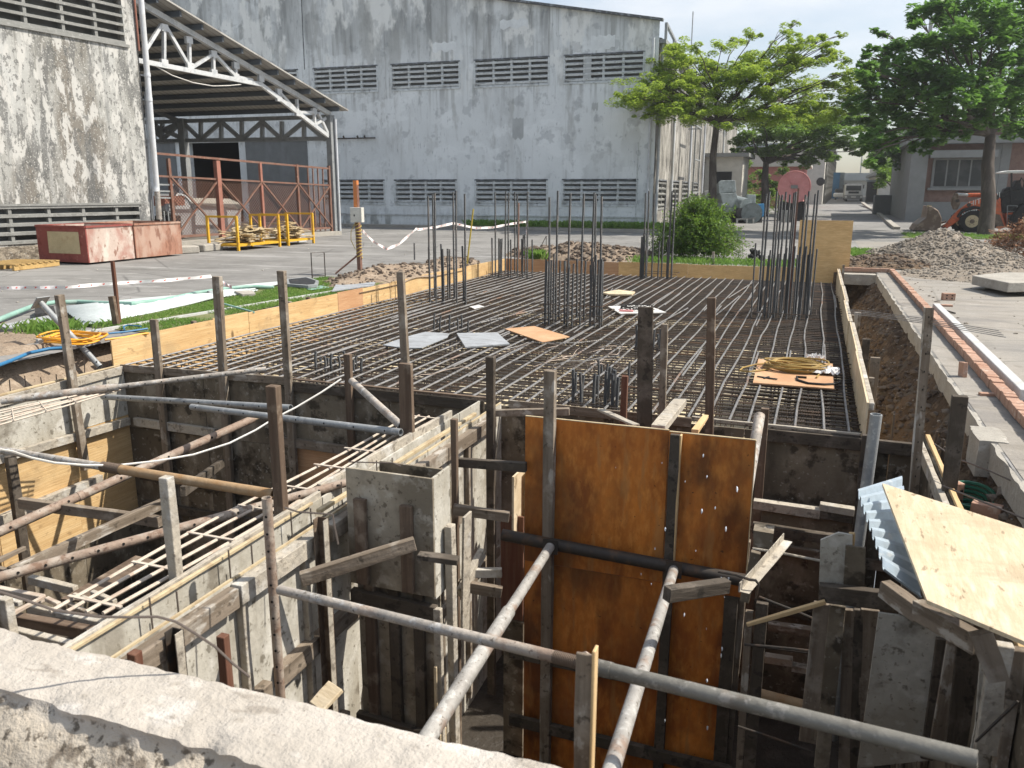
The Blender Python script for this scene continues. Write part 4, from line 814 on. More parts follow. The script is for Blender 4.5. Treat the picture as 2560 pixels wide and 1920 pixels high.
# yellow racks
def rack(label,cx,cy,wx,wy,seed,extra=False):
    t=thing('stillage_rack',label,'stillage',(cx,cy,0)); rn=random.Random(seed)
    for i in(-1,1):
        for j in(-1,1): mb=MB(); mb.beam((cx+i*wx/2,cy+j*wy/2,0),(cx+i*wx/2,cy+j*wy/2,1.05),.07,.07); mb.build('upright',Mt['yel'],t)
    for j in(-1,1):
        mb=MB(); mb.beam((cx-wx/2,cy+j*wy/2,1.03),(cx+wx/2,cy+j*wy/2,1.03),.06,.06); mb.build('top_rail',Mt['yel'],t)
    mb=MB(); mb.box((cx-wx/2,cy-wy/2,.13),(cx+wx/2,cy+wy/2,.2)); mb.build('deck',Mt['yel'],t)
    mb=MB()
    for i in range(60):
        a=rn.gauss(0,.5)+1.57*(rn.random()<.25); l=rn.uniform(.25,.6); c=Vec((cx+rn.uniform(-.3,.3)*wx,cy+rn.uniform(-.32,.32)*wy,0)); r=math.hypot((c.x-cx)/wx,(c.y-cy)/wy); c.z=.24+rn.random()*.75*max(.1,.9-1.5*r)
        d=Vec((math.sin(a),math.cos(a),rn.gauss(0,.12)))*l; mb.beam(c-d,c+d,rn.choice([.05,.09,.14]),.02,up=(rn.gauss(0,.2),rn.gauss(0,.2),1))
    o=mb.build('scrap_timber_pile',Mt['straw']); tag(o,'pile of scrap timber offcuts in the '+('nearer' if seed==1 else 'farther')+' yellow rack','timber pile')
p1=V(510,538,z=0); p2=V(595,528,z=0)
rack('yellow steel stillage rack heaped with scrap timber, nearer the bins',p1.x+.1,p1.y+.35,1.1,2.1,1); rack('yellow steel stillage rack with scrap timber, farther from the bins',p2.x+.3,p2.y+.3,1.1,1.5,2)
a=V(650,524,z=0); mb=MB(); mb.obox(a+Vec((0,0,.2)),DA*.22,(NA+Vec((0,0,.6))).normalized()*.02,(Vec((0,0,1))-NA*.35).normalized()*.2); tag(mb.build('tile_piece',Mt['tank']),'grey tile leaning on the ground right of the yellow racks','tile')
# ---------------- slab formwork and rebar ----------------
ZM=-.25; SX0,SX1,SY0,SY1=-7.84,.52,7.47,20.92
mb=MB(); mb.quad((SX0,SY0,-.78),(SX1,SY0,-.78),(SX1,SY1,-.78),(SX0,SY1,-.78)); struct(mb.build('slab_bottom',Mt['deck'],origin=None))
# left boards
t=thing('left_formwork','long run of pale yellow plywood edge boards on the left side of the slab','formwork',(SX0,14,-.7))
def yb(x): return V(*G(x,300,200,600,1.8433),X=SX0).y
cuts=[SY0-.05]+[V(*G(x,y,200,600,1.8433),X=SX0).y for x,y in ((620,420),(780,390),(945,350),(1190,290),(1305,265),(1437,235),(1575,200),(1700,165),(1785,140),(1955,110))]
cuts[-1]=SY1
for i,(a,b) in enumerate(zip(cuts,cuts[1:])):
    mb=MB(); o_=(.004 if i%2 else 0); zt=.05+.012*math.sin(i*2.1)
    mb.add([(SX0-.02-o_,a,-.8),(SX0-o_,a,-.8),(SX0-o_,b-.004,-.8),(SX0-.02-o_,b-.004,-.8),(SX0-.02-o_,a,zt),(SX0-o_,a,zt),(SX0-o_,b-.004,zt-.008),(SX0-.02-o_,b-.004,zt-.008)],BOXF)
    m='plyO' if i==4 else 'plyY'
    o=mb.build('board',Mt[m],t)
    if i==4: o['label']='orange toned board'
for y in (7.8,8.9,10.0,11.1,12.3,13.4,14.6,16,17.5,19): mb=MB(); mb.beam((SX0-.055,y,-.6),(SX0-.055,y,.02+.05*math.sin(y*3)),.06,.05,up=(1,0,0)); mb.build('stay',Mt['lumG'],t)
# back boards
t=thing('back_formwork','low orange and tan plywood edge boards across the far end of the slab','formwork',(-3.5,SY1,-.7))
xs=[V(*G(x,110,1200,600,1.8433),Y=SY1).x for x in(130,640,960,1290,1440)]; xs[0]=SX0; xs[-1]=-.40
for i,(a,b) in enumerate(zip(xs,xs[1:])):
    mb=MB(); z0=.03; mb.box((a,SY1,-.8),(b-.004,SY1+.02,.035+.01*(i%2))); o=mb.build('board',Mt['plyO' if i==0 else 'plyT'],t)
a,b=V(*G(1457,0,1200,600,1.8433),Y=21.0),V(*G(1718,0,1200,600,1.8433),Y=21.0)
mb=MB(); z1=V(1785,476,Y=21).z; mb.box((-.40,20.98,-.75),(.78,21.0,z1)); tag(mb.build('plywood_sheet',Mt['plyT']),'tall tan plywood sheet standing upright at the far right corner of the slab','plywood sheet')
# right boards
t=thing('right_formwork','plywood edge boards capped with pale timber strips along the right side of the slab','formwork',(SX1+.03,14,-.8))
ys=[7.42,9.9,12.3,14.7,17.2,20.95]
for i,(a,b) in enumerate(zip(ys,ys[1:])):
    mb=MB(); d=[.0,.012,-.008,.014,0][i]; mb.box((SX1+d,a,-1.5),(SX1+.018+d,b-.005,.05-.01*(i%2))); mb.build('board',Mt['plyY2'],t)
    mb=MB(); mb.box((SX1+.019+d,a+.01,-.02),(SX1+.062+d,b-.02,.046-.01*(i%2))); mb.build('cap_timber',Mt['lumW'],t,bevel=.004)
for y,h in ((8.6,.02),(13.4,-.02),(19.9,.22)): mb=MB(); mb.box((SX1+.08,y,-1.1),(SX1+.13,y+.06,h)); mb.build('stay',Mt['lumG'],t)
# ---- rebar mat ----
mat_=thing('rebar_mat','large tied two-layer mat of ribbed steel bars filling the slab formwork','rebar mat',(-3.6,14,-.5))
rn=random.Random(21)
x=SX0+.07; i=0
while x<SX1-.03:
    pts=[]; y=SY0+.03+rn.uniform(0,.08); wob=rn.uniform(0,9); am=.012+(.03 if x>-.9 else 0)*rn.random(); k=16
    ye=SY1-rn.uniform(.03,.3)
    for j in range(k+1):
        yy=y+(ye-y)*j/k; pts.append((x+am*math.sin(wob+yy*1.1)+.3*am*math.sin(yy*3.1+wob),yy,ZM-.0145+.004*math.sin(yy*2+wob)))
    mb=MB(); mb.path(pts,.0122,6)
    mb.build('long_bar',Mt['bar'],mat_,smooth=True)
    if rn.random()<.75:
        yy=rn.uniform(8,17); l=rn.uniform(1.2,2.2); mb=MB(); mb.path([(x+.03,yy,ZM-.014),(x+.032,yy+l/2,ZM-.012),(x+.028,yy+l,ZM-.012)],.012,6); mb.build('lap_bar',Mt['bar'],mat_,smooth=True)
    x+=.2+rn.uniform(-.035,.035); i+=1
y=SY0+.06
while y<SY1-.05:
    a=SX0+.03+rn.uniform(0,.05); b=SX1-.02-rn.uniform(0,.05); mb=MB()
    mb.path([(a+(b-a)*j/8,y+.006*math.sin(j*1.3+y*5),ZM-.038+.004*math.sin(j+y)) for j in range(9)],.0105,5); mb.build('cross_bar',Mt['barX'],mat_,smooth=True); y+=.15*rn.uniform(.75,1.25)
for k in range(16):
    x0=rn.uniform(SX0+.4,SX1-.5); y0=rn.uniform(8,18); l=rn.uniform(1.5,3.5); a=rn.gauss(0,.06); mb=MB(); mb.path([(x0,y0,ZM+.002),(x0+a*l/2+.01,y0+l/2,ZM+.006),(min(SX1-.05,x0+a*l),y0+l,ZM+.002)],.0115,6); mb.build('loose_bar',Mt['bar'],mat_,smooth=True)
# denser band of bars near the right edge and lower layer
mb=MB(); y=SY0+.14
while y<SY1-.05:
    mb.path([(SX0+.04,y,-.575),(-3.5,y+.01,-.57),(SX1-.03,y,-.575)],.0105,4,cap=False); y+=.2*rn.uniform(.93,1.07)
x=SX0+.1
while x<SX1-.05:
    mb.path([(x,SY0+.04,-.60),(x+.01,14,-.60),(x,SY1-.04,-.60)],.0125,4,cap=False); x+=.2
o=mb.build('lower_layer',Mt['barX'],mat_,smooth=True); o['kind']='stuff'
mb=MB()
for i in range(900):
    x=rn.uniform(SX0+.1,SX1-.1); y=SY0+.15+(SY1-SY0-.3)*rn.random()**1.3
    mb.tube((x,y,-.6),(x+rn.uniform(-.01,.01),y,ZM-.03),.006,4)
o=mb.build('spacer_legs',Mt['barX'],mat_); o['kind']='stuff'
mb=MB()
y=SY0+.1
while y<18:
    mb.path([(SX1-.05,y,ZM-.04),(SX1-.012,y,ZM-.05),(SX1-.012,y,-.55)],.008,4); 
    if rn.random()<.3: mb.tube((SX1-.1,y+.05,ZM-.03),(SX1-.01+rn.uniform(0,.04),y+.05,ZM-.02),.007,4)
    y+=.13
o=mb.build('edge_hooks',Mt['steelD'],mat_); o['kind']='stuff'
# ---- starter bar clusters ----
def cluster(label,bars,gx,gy,ties,name='starter_bars'):
    """bars: (view x, view top y, row Y, radius)"""
    xs=[V(b[0],600,Y=b[2]).x for b in bars]; cx=sum(xs)/len(xs); cy=sum(b[2] for b in bars)/len(bars)
    t=thing(name,label,'starter bars',(cx,cy,-.7))
    for (x,ty,Y,r) in bars:
        top=V(x,ty,Y=Y); mb=MB(); lean=rn.uniform(-.02,.02)
        bx=top.x; top=top+Vec((0,0,rn.uniform(-.03,.03))); mb.path([(bx,Y,-.76),(bx+lean,Y,ZM),(bx+lean*.5,Y+lean,(top.z+ZM)/2),(bx,Y,top.z)],r,8); mb.build('bar',Mt['barZ'],t,smooth=True)
    x0,x1=min(xs)-.02,max(xs)+.02; y0=min(b[2] for b in bars)-.02; y1=max(b[2] for b in bars)+.02
    for z in ties:
        mb=MB(); mb.path([(x0,y0,z),(x1,y0,z),(x1,y1,z),(x0,y1,z),(x0,y0,z)],.007,5); mb.build('stirrup',Mt['barX'],t)
    return t
def rows(lst,rowY,r): return [(x,y,rowY[i%len(rowY)] if len(e)==2 else e[2],r) for i,e in enumerate(lst) for x,y in (e[:2],)]
T_=.0185
c1=rows([(924.7,420),(934.5,420,14.9),(939,418,14.3),(979,418,14.9),(985,411,14.3),(1003.6,418,14.3)],[14.3],T_)+rows([(926,535),(952.5,526),(956,537),(966.6,534,14.6),(971,540,14.9),(980.5,550,14.9),(998.5,532),(1004.5,535)],[14.3],T_)
cluster('starter bar cluster by the left formwork, nearest of the left side ones',c1,0,0,(-.2,-.45))
c2=rows([(1069.4,414),(1092.5,414,19.9),(1099,418),(1112,417,19.9),(1117.5,419),(1139.5,414)],[19.1],.02)+rows([(1062.6,515),(1077.6,515),(1081,515,19.9),(1084.5,515),(1103,519),(1127,515,19.9),(1130.5,510),(1133.5,507,19.9),(1149.5,515)],[19.1],.02)
cluster('starter bar cluster at the far left corner of the slab',c2,0,0,(-.2,))
c3=rows([(1187,427),(1205,414,12.9),(1232.4,422),(1261.5,421,12.9),(1284,420),(1287,421,13.3),(1300,423,12.9)],[12.45],.0175)
def z3(x,y): return G(x,y,1200,600,1.8433)
for i,(x,ty) in enumerate([(305,92),(330,95),(342,70),(370,90),(390,100),(412,103),(432,104),(447,95),(470,92),(487,90),(510,110),(525,100),(535,75),(548,85),(562,95)]):
    a=z3(x,ty); c3.append((a[0],a[1],12.45 if i%2==0 else 13.3,.0175))
for x,Y in ((1182,12.8),(1183,13.2),(1302,12.8),(1303,13.1),(1222,13.3)): c3.append((x,562,Y,.0175))
cluster('dense rectangular cluster of starter bars in the middle of the slab',c3,0,0,(-.2,-.1,.05,-.45))
c4=rows([(1395,416),(1402,412,20.7),(1414,420),(1438,420,20.7),(1452,415),(1459,418)],[20.2],.021)+rows([(1386.7,513),(1391,505),(1397,507),(1425,520),(1443,520),(1447,515),(1455,505)],[20.2],.021)
cluster('starter bar cluster against the far board in front of the bush',c4,0,0,(-.15,))
c5=[]
for i,x in enumerate([625,645,690,706,722,745,770,795,805,865,885,925,942]):
    a=G(x,[1180,1165,1165,1180,1190,1175,1178,1172,1180,1178,1176,1172,1168][i],1660,0,2.44); c5.append((a[0],a[1],14.5 if i%2==0 else 15.2,.0165))
for i,x in enumerate([560,600,640,650,665,680,700,715,735,750,775,800,815,830,850,870,880,895,905,935]):
    a=G(x,1480+((i*37)%75),1660,0,2.44); c5.append((a[0],a[1],[14.5,15.2,14.85][i%3],.014))
cluster('dense group of tall starter bars near the right side before the tan sheet',c5,0,0,(-.2,))
rd=V(*G(818,1155,1660,0,2.44),Y=15.2)
mb=MB(); mb.beam((rd.x,15.4,-.6),(rd.x,15.4,rd.z+.02),.03,.03,up=(0,1,0)); tag(mb.build('red_post',Mt['rust']),'thin red painted steel post among the right hand starter bars','post')
rd=V(1119.5,438,Y=21.3); mb=MB(); mb.beam((rd.x,21.3,0),(rd.x,21.3,rd.z),.05,.05,up=(0,1,0)); tag(mb.build('red_post',Mt['rust']),'thin red stake behind the far left corner boards','post')
def shorts(label,xs,ty,Ys,r,base_y,ox=200):
    bars=[]
    for i,x in enumerate(xs):
        a=G(x,ty+((i*53)%7)*6,ox,600,1.8433); bars.append((a[0],a[1],Ys[i%len(Ys)],r))
    cluster(label,bars,0,0,(-.27,),name='short_dowels')
shorts('cluster of short dowel bars near the left front edge of the slab',[1087,1112,1125,1142,1160,1175,1190,1215,1262,1275,1300],520,[8.25,8.6],.017,0)
shorts('cluster of short dowel bars in front of the left hand starter bars',[1634,1650,1662,1682,1705,1722,1740,1757,1790],340,[11.25,11.7],.015,0)
shorts('cluster of short thick dowel bars behind the brown plywood at the front edge',[430,442,462,478,530,541,583,600,612,622,638],595,[7.75,8.1],.0175,0,1200)
shorts('small cluster of dowel bars behind the dark wide stake',[722,732,738,745,805,820,834],395,[11.0,11.4],.016,0,1200)
shorts('faint cluster of dowels low in the mat right of centre',[545,560,590,610,690,715],560,[8.8,9.2],.014,0,1200)
# ---- loose things on the mat ----
def flat(name,label,pts,m,th=.012,cat='board',z=ZM+.004,conv=None,lift=None,parent=None):
    P=[V(*p,z=z) for p in pts]
    if lift: P=[p+Vec((0,0,l)) for p,l in zip(P,lift)]
    mb=MB(); mb.prism(P,(0,0,th)); o=mb.build(name,Mt[m],parent); 
    if label: tag(o,label,cat)
    return o
q=lambda l:[G(x,y,850,620,2.44) for x,y in l]
flat('grey_sheet','blue grey sheet with curved end lying on the bars beside the tall left stake',q([(262,595),(330,570),(440,535),(520,515),(668,525),(655,548),(500,612),(400,615)]),'greyb',.01,'sheet')
flat('grey_board','blue grey planked board lying left of the pale plywood on the bars',q([(712,527),(958,522),(1035,592),(765,612)]),'greyb',.02)
flat('plywood_piece','pale orange plywood piece lying on the bars in front of the central starter bars',q([(1005,497),(1185,480),(1400,545),(1235,578)]),'plyO',.012,'plywood piece')
o=flat('white_board','white board with cables and a pink tool lying right of the central starter bars',q([(1635,360),(1870,352),(1990,397),(1712,405)]),'sheetw',.015)
mb=MB()
for i in range(9):
    c=V(*q([(1760+i*9,372)])[0],z=ZM+.03); r=.12+.02*i; mb.path([c+Vec((r*1.2*math.cos(a),r*math.sin(a),.03+.03*math.sin(a*3+i))) for a in [i+k*.5 for k in range(9)]],.006,5)
tag(mb.build('cable_tangle',Mt['blackh'],smooth=True),'tangle of dark cable on the white board','cable')
mb=MB(); c=V(*q([(1745,385)])[0],z=ZM+.03); mb.tube(c-Vec((.12,0,0)),c+Vec((.12,.02,0)),.025,8); tag(mb.build('hand_tool',Mt['pink'],smooth=True),'small pink handled tool on the white board','tool')
flat('tan_board','small stack of tan boards lying far back among the bars',q([(1600,278),(1700,262),(1800,275),(1780,292),(1640,290)]),'plyY2',.03)
flat('paper_sheet','small pale sheet lying behind the short left dowels',q([(790,358),(850,350),(880,358),(820,372)]),'sheetw',.006,'sheet')
r6=lambda l:[G(x,y,1660,620,2.44) for x,y in l]
flat('plywood_board','pinkish plywood board under a cable coil at the right of the mat',r6([(575,683),(1028,712),(1040,865),(542,828)]),'plyO',.014)
mb=MB(); cc=V(*r6([(800,735)])[0],z=ZM+.03); rr=random.Random(4)
for i in range(13):
    r=.27+rr.uniform(-.07,.06); zz=.012*(i%7)+.01; ph=rr.random()*6; ox,oy=rr.uniform(-.03,.03),rr.uniform(-.03,.03)
    mb.path([cc+Vec((ox+r*1.15*math.cos(a),oy+r*.8*math.sin(a),zz+.015*math.sin(2*a+ph))) for a in [ph+k*6.283/20 for k in range(21)]],.0105,6,cap=False)
e=[V(*p,z=ZM+.03) for p in r6([(640,700),(560,710),(480,730),(462,748),(520,755),(640,740)])]; mb.path(e,.0105,6)
e=[V(*p,z=ZM+.03) for p in r6([(930,735),(955,760),(930,790)])]; mb.path(e,.0105,6)
tag(mb.build('hose_coil',Mt['goldh'],smooth=True),'coil of ochre cable heaped on the pinkish plywood board','hose coil')
mb=MB(); e=[V(*p,z=ZM+.03) for p in r6([(870,790),(810,785),(815,805),(880,825),(980,832),(1060,828),(1078,815)])]; mb.path(e,.013,6); tag(mb.build('black_hose',Mt['blackh'],smooth=True),'short thick black hose curving off the pinkish plywood','hose')
mb=MB(); rr=random.Random(9); c0=V(*r6([(985,760)])[0],z=ZM+.02); n=12
vs=[c0+Vec(((i/n-.5)*.30,(j/n-.5)*.36,.03+.05*noise.noise(Vec((i*.7,j*.7,2)))+.05*(1-abs(i/n-.5)*2)*(1-abs(j/n-.5)*2))) for j in range(n+1) for i in range(n+1)]
mb.add(vs,[(j*(n+1)+i,j*(n+1)+i+1,(j+1)*(n+1)+i+1,(j+1)*(n+1)+i) for j in range(n) for i in range(n)])
c1_=V(*r6([(925,695)])[0],z=ZM+.02); vs=[c1_+Vec(((i/n-.5)*.2,(j/n-.5)*.12,.06+.09*noise.noise(Vec((i*.8,j*.8,5))))) for j in range(n+1) for i in range(n+1)]
mb.add(vs,[(j*(n+1)+i,j*(n+1)+i+1,(j+1)*(n+1)+i+1,(j+1)*(n+1)+i) for j in range(n) for i in range(n)])
tag(mb.build('plastic_bag',Mt['film']),'crumpled clear plastic bag beside the ochre cable coil','plastic bag')
mb=MB(); 
for a,b in (((570,783),(690,800)),((610,795),(640,785))): mb.beam(V(*r6([a])[0],z=ZM+.025),V(*r6([b])[0],z=ZM+.03),.02,.012)
tag(mb.build('pliers',Mt['blackm']),'black pliers lying on the pinkish plywood board','tool')
rr=random.Random(31)
for i,(pts,l) in enumerate([([(1000,560+60),(1150,575),(1290,580),(1600,560),(1720,600),(1700,660),(1500,690),(1300,715),(1050,690)],'large loop of loose tie wire over the middle of the mat'),([(1260,580),(1400,600),(1560,650),(1690,650),(1730,620),(1640,545)],'loose curved wire behind the front dowels'),([(440,800),(560,770),(640,745),(800,735),(1000,640),(1190,575)],'loose wire straggling from the front edge to the plywood piece')]):
    mb=MB(); e=[V(*p,z=ZM+.03+.05*rr.random()) for p in q(pts)]
    f=[]
    for a,b in zip(e,e[1:]): f+=[a,a.lerp(b,.5)+Vec((rr.uniform(-.04,.04),rr.uniform(-.04,.04),rr.uniform(-.01,.03)))]
    f.append(e[-1]); mb.path(f,.006,5); tag(mb.build('tie_wire',Mt['wire'] if i else Mt['bar'],smooth=True),l,'wire')
mb=MB()
for i in range(60):
    c=V(*q([(rr.uniform(1250,1750),rr.uniform(600,760))])[0],z=ZM+.02); d=Vec((rr.gauss(0,.1),rr.gauss(0,.1),rr.uniform(0,.05))); mb.path([c-d,c+Vec((0,0,.02)),c+d],.004,4)
tag(mb.build('wire_scraps',Mt['wire']),'tie wire ends scattered over the mat',kind='stuff')
# ---------------- pit formwork ----------------
FY=7.45; XL=-7.72; ZT=-.28
def panel(name,m,a,b,parent,ax='Y',d=0,th=.018):
    """upright panel between two corners on plane Y=d (ax Y) or X=d (ax X)"""
    mb=MB()
    if ax=='Y': mb.box((a[0],d,a[1]),(b[0],d+th,b[1]))
    else: mb.box((d,a[0],a[1]),(d+th,b[0],b[1]))
    return mb.build(name,Mt[m],parent)
# front wall under the slab edge
t=thing('front_formwork','tall grey plywood wall under the front edge of the rebar mat','formwork',(-3.4,FY,-3.1))
x=XL-.04; i=0
while x<.97:
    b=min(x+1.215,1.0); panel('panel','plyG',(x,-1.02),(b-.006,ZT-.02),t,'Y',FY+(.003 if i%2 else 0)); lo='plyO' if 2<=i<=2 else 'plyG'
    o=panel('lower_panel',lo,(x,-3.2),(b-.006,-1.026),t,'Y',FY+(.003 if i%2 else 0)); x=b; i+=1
    if lo=='plyO': o['label']='orange plywood lower panel'
M_=[(-7.72,-5.55),(-5.5,-3.05)]
stick('top_board',Mt['lumG'],(-7.75,FY-.02,ZT+.0),(-5.35,FY-.02,ZT+.035),.022,.09,up=(0,0,1),parent=t)
stick('top_board',Mt['lumD'],(-5.34,FY-.025,ZT-.02),(-3.02,FY-.025,ZT-.03),.03,.11,parent=t)
stick('edge_strip',Mt['lumB'],(-5.4,FY+.0,ZT+.055),(-3.0,FY+.0,ZT+.045),.045,.02,parent=t)
stick('top_board',Mt['lumG'],(-2.75,FY-.02,ZT+.01),(-.95,FY-.02,ZT-.0),.025,.09,parent=t)
stick('top_board',Mt['lumD'],(-.30,FY-.03,ZT-.04),(.98,FY-.03,ZT-.05),.05,.11,parent=t)
stick('edge_strip',Mt['lumW'],(-.95,FY-.0,ZT+.045),(.5,FY-.0,ZT+.035),.03,.02,parent=t)
for z,xa,xb,m in ((-.93,-7.6,-6.4,'lumW'),(-.95,-5.6,-4.0,'lumG'),(-1.62,-7.6,-3.1,'lumD'),(-.98,-.30,.55,'lumD'),(-1.0,.35,.95,'lumD'),(-1.40,-.3,.97,'lumG'),(-2.0,-.3,.97,'lumD'),(-2.0,-7.6,-3.1,'lumD')):
    stick('waler',Mt[m],(xa,FY-.035,z),(xb,FY-.035,z-.02),.05,.10,parent=t)
# left pit wall
t=thing('left_pit_formwork','left pit side form of cement washed boards above yellow plywood','formwork',(XL,5,-3.1))
yy=[1.9,3.1,4.35,5.6,6.6,FY]
for i,(a,b) in enumerate(zip(yy,yy[1:])):
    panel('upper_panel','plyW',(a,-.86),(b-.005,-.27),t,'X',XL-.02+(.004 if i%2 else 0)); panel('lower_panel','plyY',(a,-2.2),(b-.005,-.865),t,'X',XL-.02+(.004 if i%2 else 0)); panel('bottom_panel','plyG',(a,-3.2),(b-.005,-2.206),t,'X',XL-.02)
stick('top_board',Mt['lumW'],(XL+.012,1.9,-.33),(XL+.012,FY-.02,-.30),.022,.10,parent=t)
stick('edge_strip',Mt['edgeY'],(XL-.03,1.9,-.262),(XL-.03,FY-.02,-.245),.03,.02,parent=t)
stick('waler',Mt['lumW'],(XL+.04,1.9,-.90),(XL+.04,5.9,-.88),.07,.09,parent=t); stick('waler',Mt['lumW'],(XL+.04,5.92,-.89),(XL+.04,7.4,-.93),.06,.09,parent=t)
stick('waler',Mt['lumW'],(XL+.04,3.2,-1.54),(XL+.04,6.9,-1.50),.07,.10,parent=t)
mb=MB(); rn=random.Random(2)
for i in range(26): y=2.6+i*.19; mb=MB(); mb.tube((XL-.10+rn.uniform(-.03,.03),y,-.4),(XL-.10+rn.uniform(-.02,.02),y,-.17+rn.uniform(-.03,.05)),.006,5); mb.build('wall_dowel',Mt['steelD'],t)
# middle double wall form
t=thing('middle_wall_formwork','double sided plywood wall form running from the slab edge towards the camera','formwork',(-2.95,5,-3.1))
yy=[2.24,3.35,4.55,5.75,6.9,FY-.01]
for i,(a,b) in enumerate(zip(yy,yy[1:])):
    e=.004 if i%2 else 0
    panel('outer_panel','plyW',(a,-3.2),(b-.005,ZT+.01),t,'X',-2.855+e); panel('inner_panel','plyW',(a,-3.2),(b-.005,ZT+.02),t,'X',-3.075-e)
    panel('outer_edge','edgeY',(a,ZT+.0105),(b-.005,ZT+.022),t,'X',-2.852+e,.014)
stick('edge_board',Mt['lumW'],(-3.085,2.25,ZT-.01),(-3.085,4.55,ZT+.01),.03,.11,parent=t); stick('edge_board',Mt['lumW'],(-3.12,4.6,ZT+.03),(-3.08,6.75,ZT+.03),.03,.12,parent=t)
stick('edge_strip',Mt['edgeY'],(-3.045,2.25,ZT+.035),(-3.045,4.4,ZT+.035),.02,.02,parent=t); stick('edge_strip',Mt['edgeY'],(-2.93,4.3,ZT+.03),(-2.90,6.9,ZT+.03),.035,.03,parent=t)
for a,b,z,m in ((2.5,3.28,-.335,'lumG'),(3.3,4.15,-.335,'lumW'),(4.2,5.28,-.34,'lumG'),(5.3,5.98,-.35,'lumG'),(6.0,7.1,-.36,'lumG')):
    stick('upper_waler',Mt[m],(-2.795,a,z),(-2.795,b,z+.0),.07,.115,parent=t,warp=.003)
for a,b,z,m in ((2.3,3.5,-1.03,'lumG'),(3.6,4.7,-1.02,'lumG'),(4.9,6.4,-1.02,'lumG'),(2.4,4.3,-1.75,'lumG'),(4.6,7.2,-1.75,'lumG')):
    stick('lower_waler',Mt[m],(-2.795,a,z),(-2.795,b,z),.07,.115,parent=t,warp=.003)
for y in (2.75,3.35,3.95,4.9,5.35,5.9,6.5,7.1): stick('stud',Mt['lumW' if y<5 else 'lumG'],(-2.812,y,-3.0),(-2.812,y,-.40),.05,.045,up=(1,0,0),parent=t)
mb=MB()
for y in (2.9,3.5,4.1,4.7,5.2):
    for x_,y_ in((-3.0,y),(-2.92,y+.1)): mb=MB(); mb.tube((x_,y_,-.6),(x_,y_,-.19),.005,5); mb.build('wall_dowel',Mt['wire'],t)
# small box column form in front of the middle wall
t=thing('box_form','small grey box column form standing against the middle wall form','column form',(-2.4,4.3,-3.1))
bx0,bx1,by0,by1,bz0,bz1=-2.71,-2.095,4.30,4.56,-.72,.08
mb=MB(); mb.box((bx0,by0,bz0),(bx1,by0+.018,bz1)); mb.build('front_panel',Mt['plyM'],t,bevel=.002,origin=None)
mb=MB(); mb.box((bx1-.018,by0+.019,bz0-.02),(bx1,by1,bz1)); mb.build('side_panel',Mt['plyW'],t,bevel=.002)
mb=MB(); mb.box((bx0,by0+.019,bz0),(bx0+.018,by1,bz1-.01)); mb.build('side_panel',Mt['plyW'],t)
mb=MB(); mb.box((bx0+.10,by1,bz0),(bx1-.0,by1+.018,bz1-.03)); mb.build('back_panel',Mt['plyG'],t)
for x in (-2.60,-2.27): stick('batten',Mt['lumB'],(x,by0-.02,bz0+.02),(x,by0-.02,bz1-.19),.038,.085,up=(0,1,0),parent=t)
mb=MB(); mb.box((bx0+.003,by0+.085,-3.1),(bx1-.003,by0+.103,bz0-.005)); mb.build('lower_panel',Mt['plyM'],t,origin=None)
for x,m in ((-2.60,'lumB'),(-2.42,'lumD'),(-2.24,'lumD')): stick('lower_board',Mt[m],(x,by0+.06,-3.1),(x,by0+.06,bz0+.0),.04,.075,up=(0,1,0),parent=t)
stick('cross_board',Mt['lumD'],(-2.72,by0+.03,-.82),(-2.10,by0+.03,-.84),.05,.09,parent=t); stick('cross_board',Mt['lumD'],(-2.72,by0+.03,-1.75),(-2.10,by0+.03,-1.78),.05,.09,parent=t)
for z,dx in ((-1.2,0),(-1.7,.02),(-2.3,.05)): stick('corner_board',Mt['plyY2'],(bx1+.0+dx,by0+.03,z-.45),(bx1+dx,by0+.03,z),.10,.02,up=(0,1,0),parent=t)
stick('corner_stud',Mt['lumW'],(bx1+.06,by0+.16,-3.1),(bx1+.04,by0+.16,-.28),.07,.05,up=(0,1,0),parent=t); stick('corner_stud',Mt['lumW'],(bx1+.02,by0+.02,-3.1),(bx1+.01,by0+.02,-.80),.04,.05,up=(0,1,0),parent=t)
# big brown plywood
PY=5.85
t=thing('brown_plywood_form','tall brown film plywood form with dark battens in the middle of the pit','formwork',(-1.1,PY,-3.1))
def vx(x,y,Y=PY): return V(x,y,Y=Y)
a,b,c=vx(1135,897),vx(1445,931),vx(1632,952); zt=(a.z+c.z)/2
mb=MB(); mb.box((a.x,PY,zt-1.22),(b.x,PY+.018,zt)); mb.build('upper_sheet',Mt['plyR'],t,origin=None)
mb=MB(); mb.box((b.x+.004,PY+.002,zt-1.24),(c.x,PY+.02,zt-.01)); mb.build('upper_sheet',Mt['plyR'],t,origin=None)
mb=MB(); mb.box((a.x+.0,PY+.004,-3.2),(b.x,PY+.022,zt-1.226)); mb.build('lower_sheet',Mt['plyR'],t,origin=None)
mb=MB(); mb.box((b.x+.004,PY+.004,-3.2),(c.x-.13,PY+.022,zt-1.246)); mb.build('lower_sheet',Mt['plyR'],t,origin=None)
mb=MB(); mb.box((a.x,PY-.001,zt+.0005),(b.x,PY+.019,zt+.006)); mb.box((b.x+.004,PY+.001,zt-.0095),(c.x,PY+.021,zt-.004)); mb.box((c.x+.0005,PY+.001,zt-1.2),(c.x+.006,PY+.021,zt-.01)); mb.build('raw_edge',Mt['edgeY'],t)
e=vx(1455,935); stick('batten',Mt['lumD'],(e.x+.015,PY-.03,-3.1),(e.x+.02,PY-.03,e.z-.0),.045,.075,up=(0,1,0),parent=t)
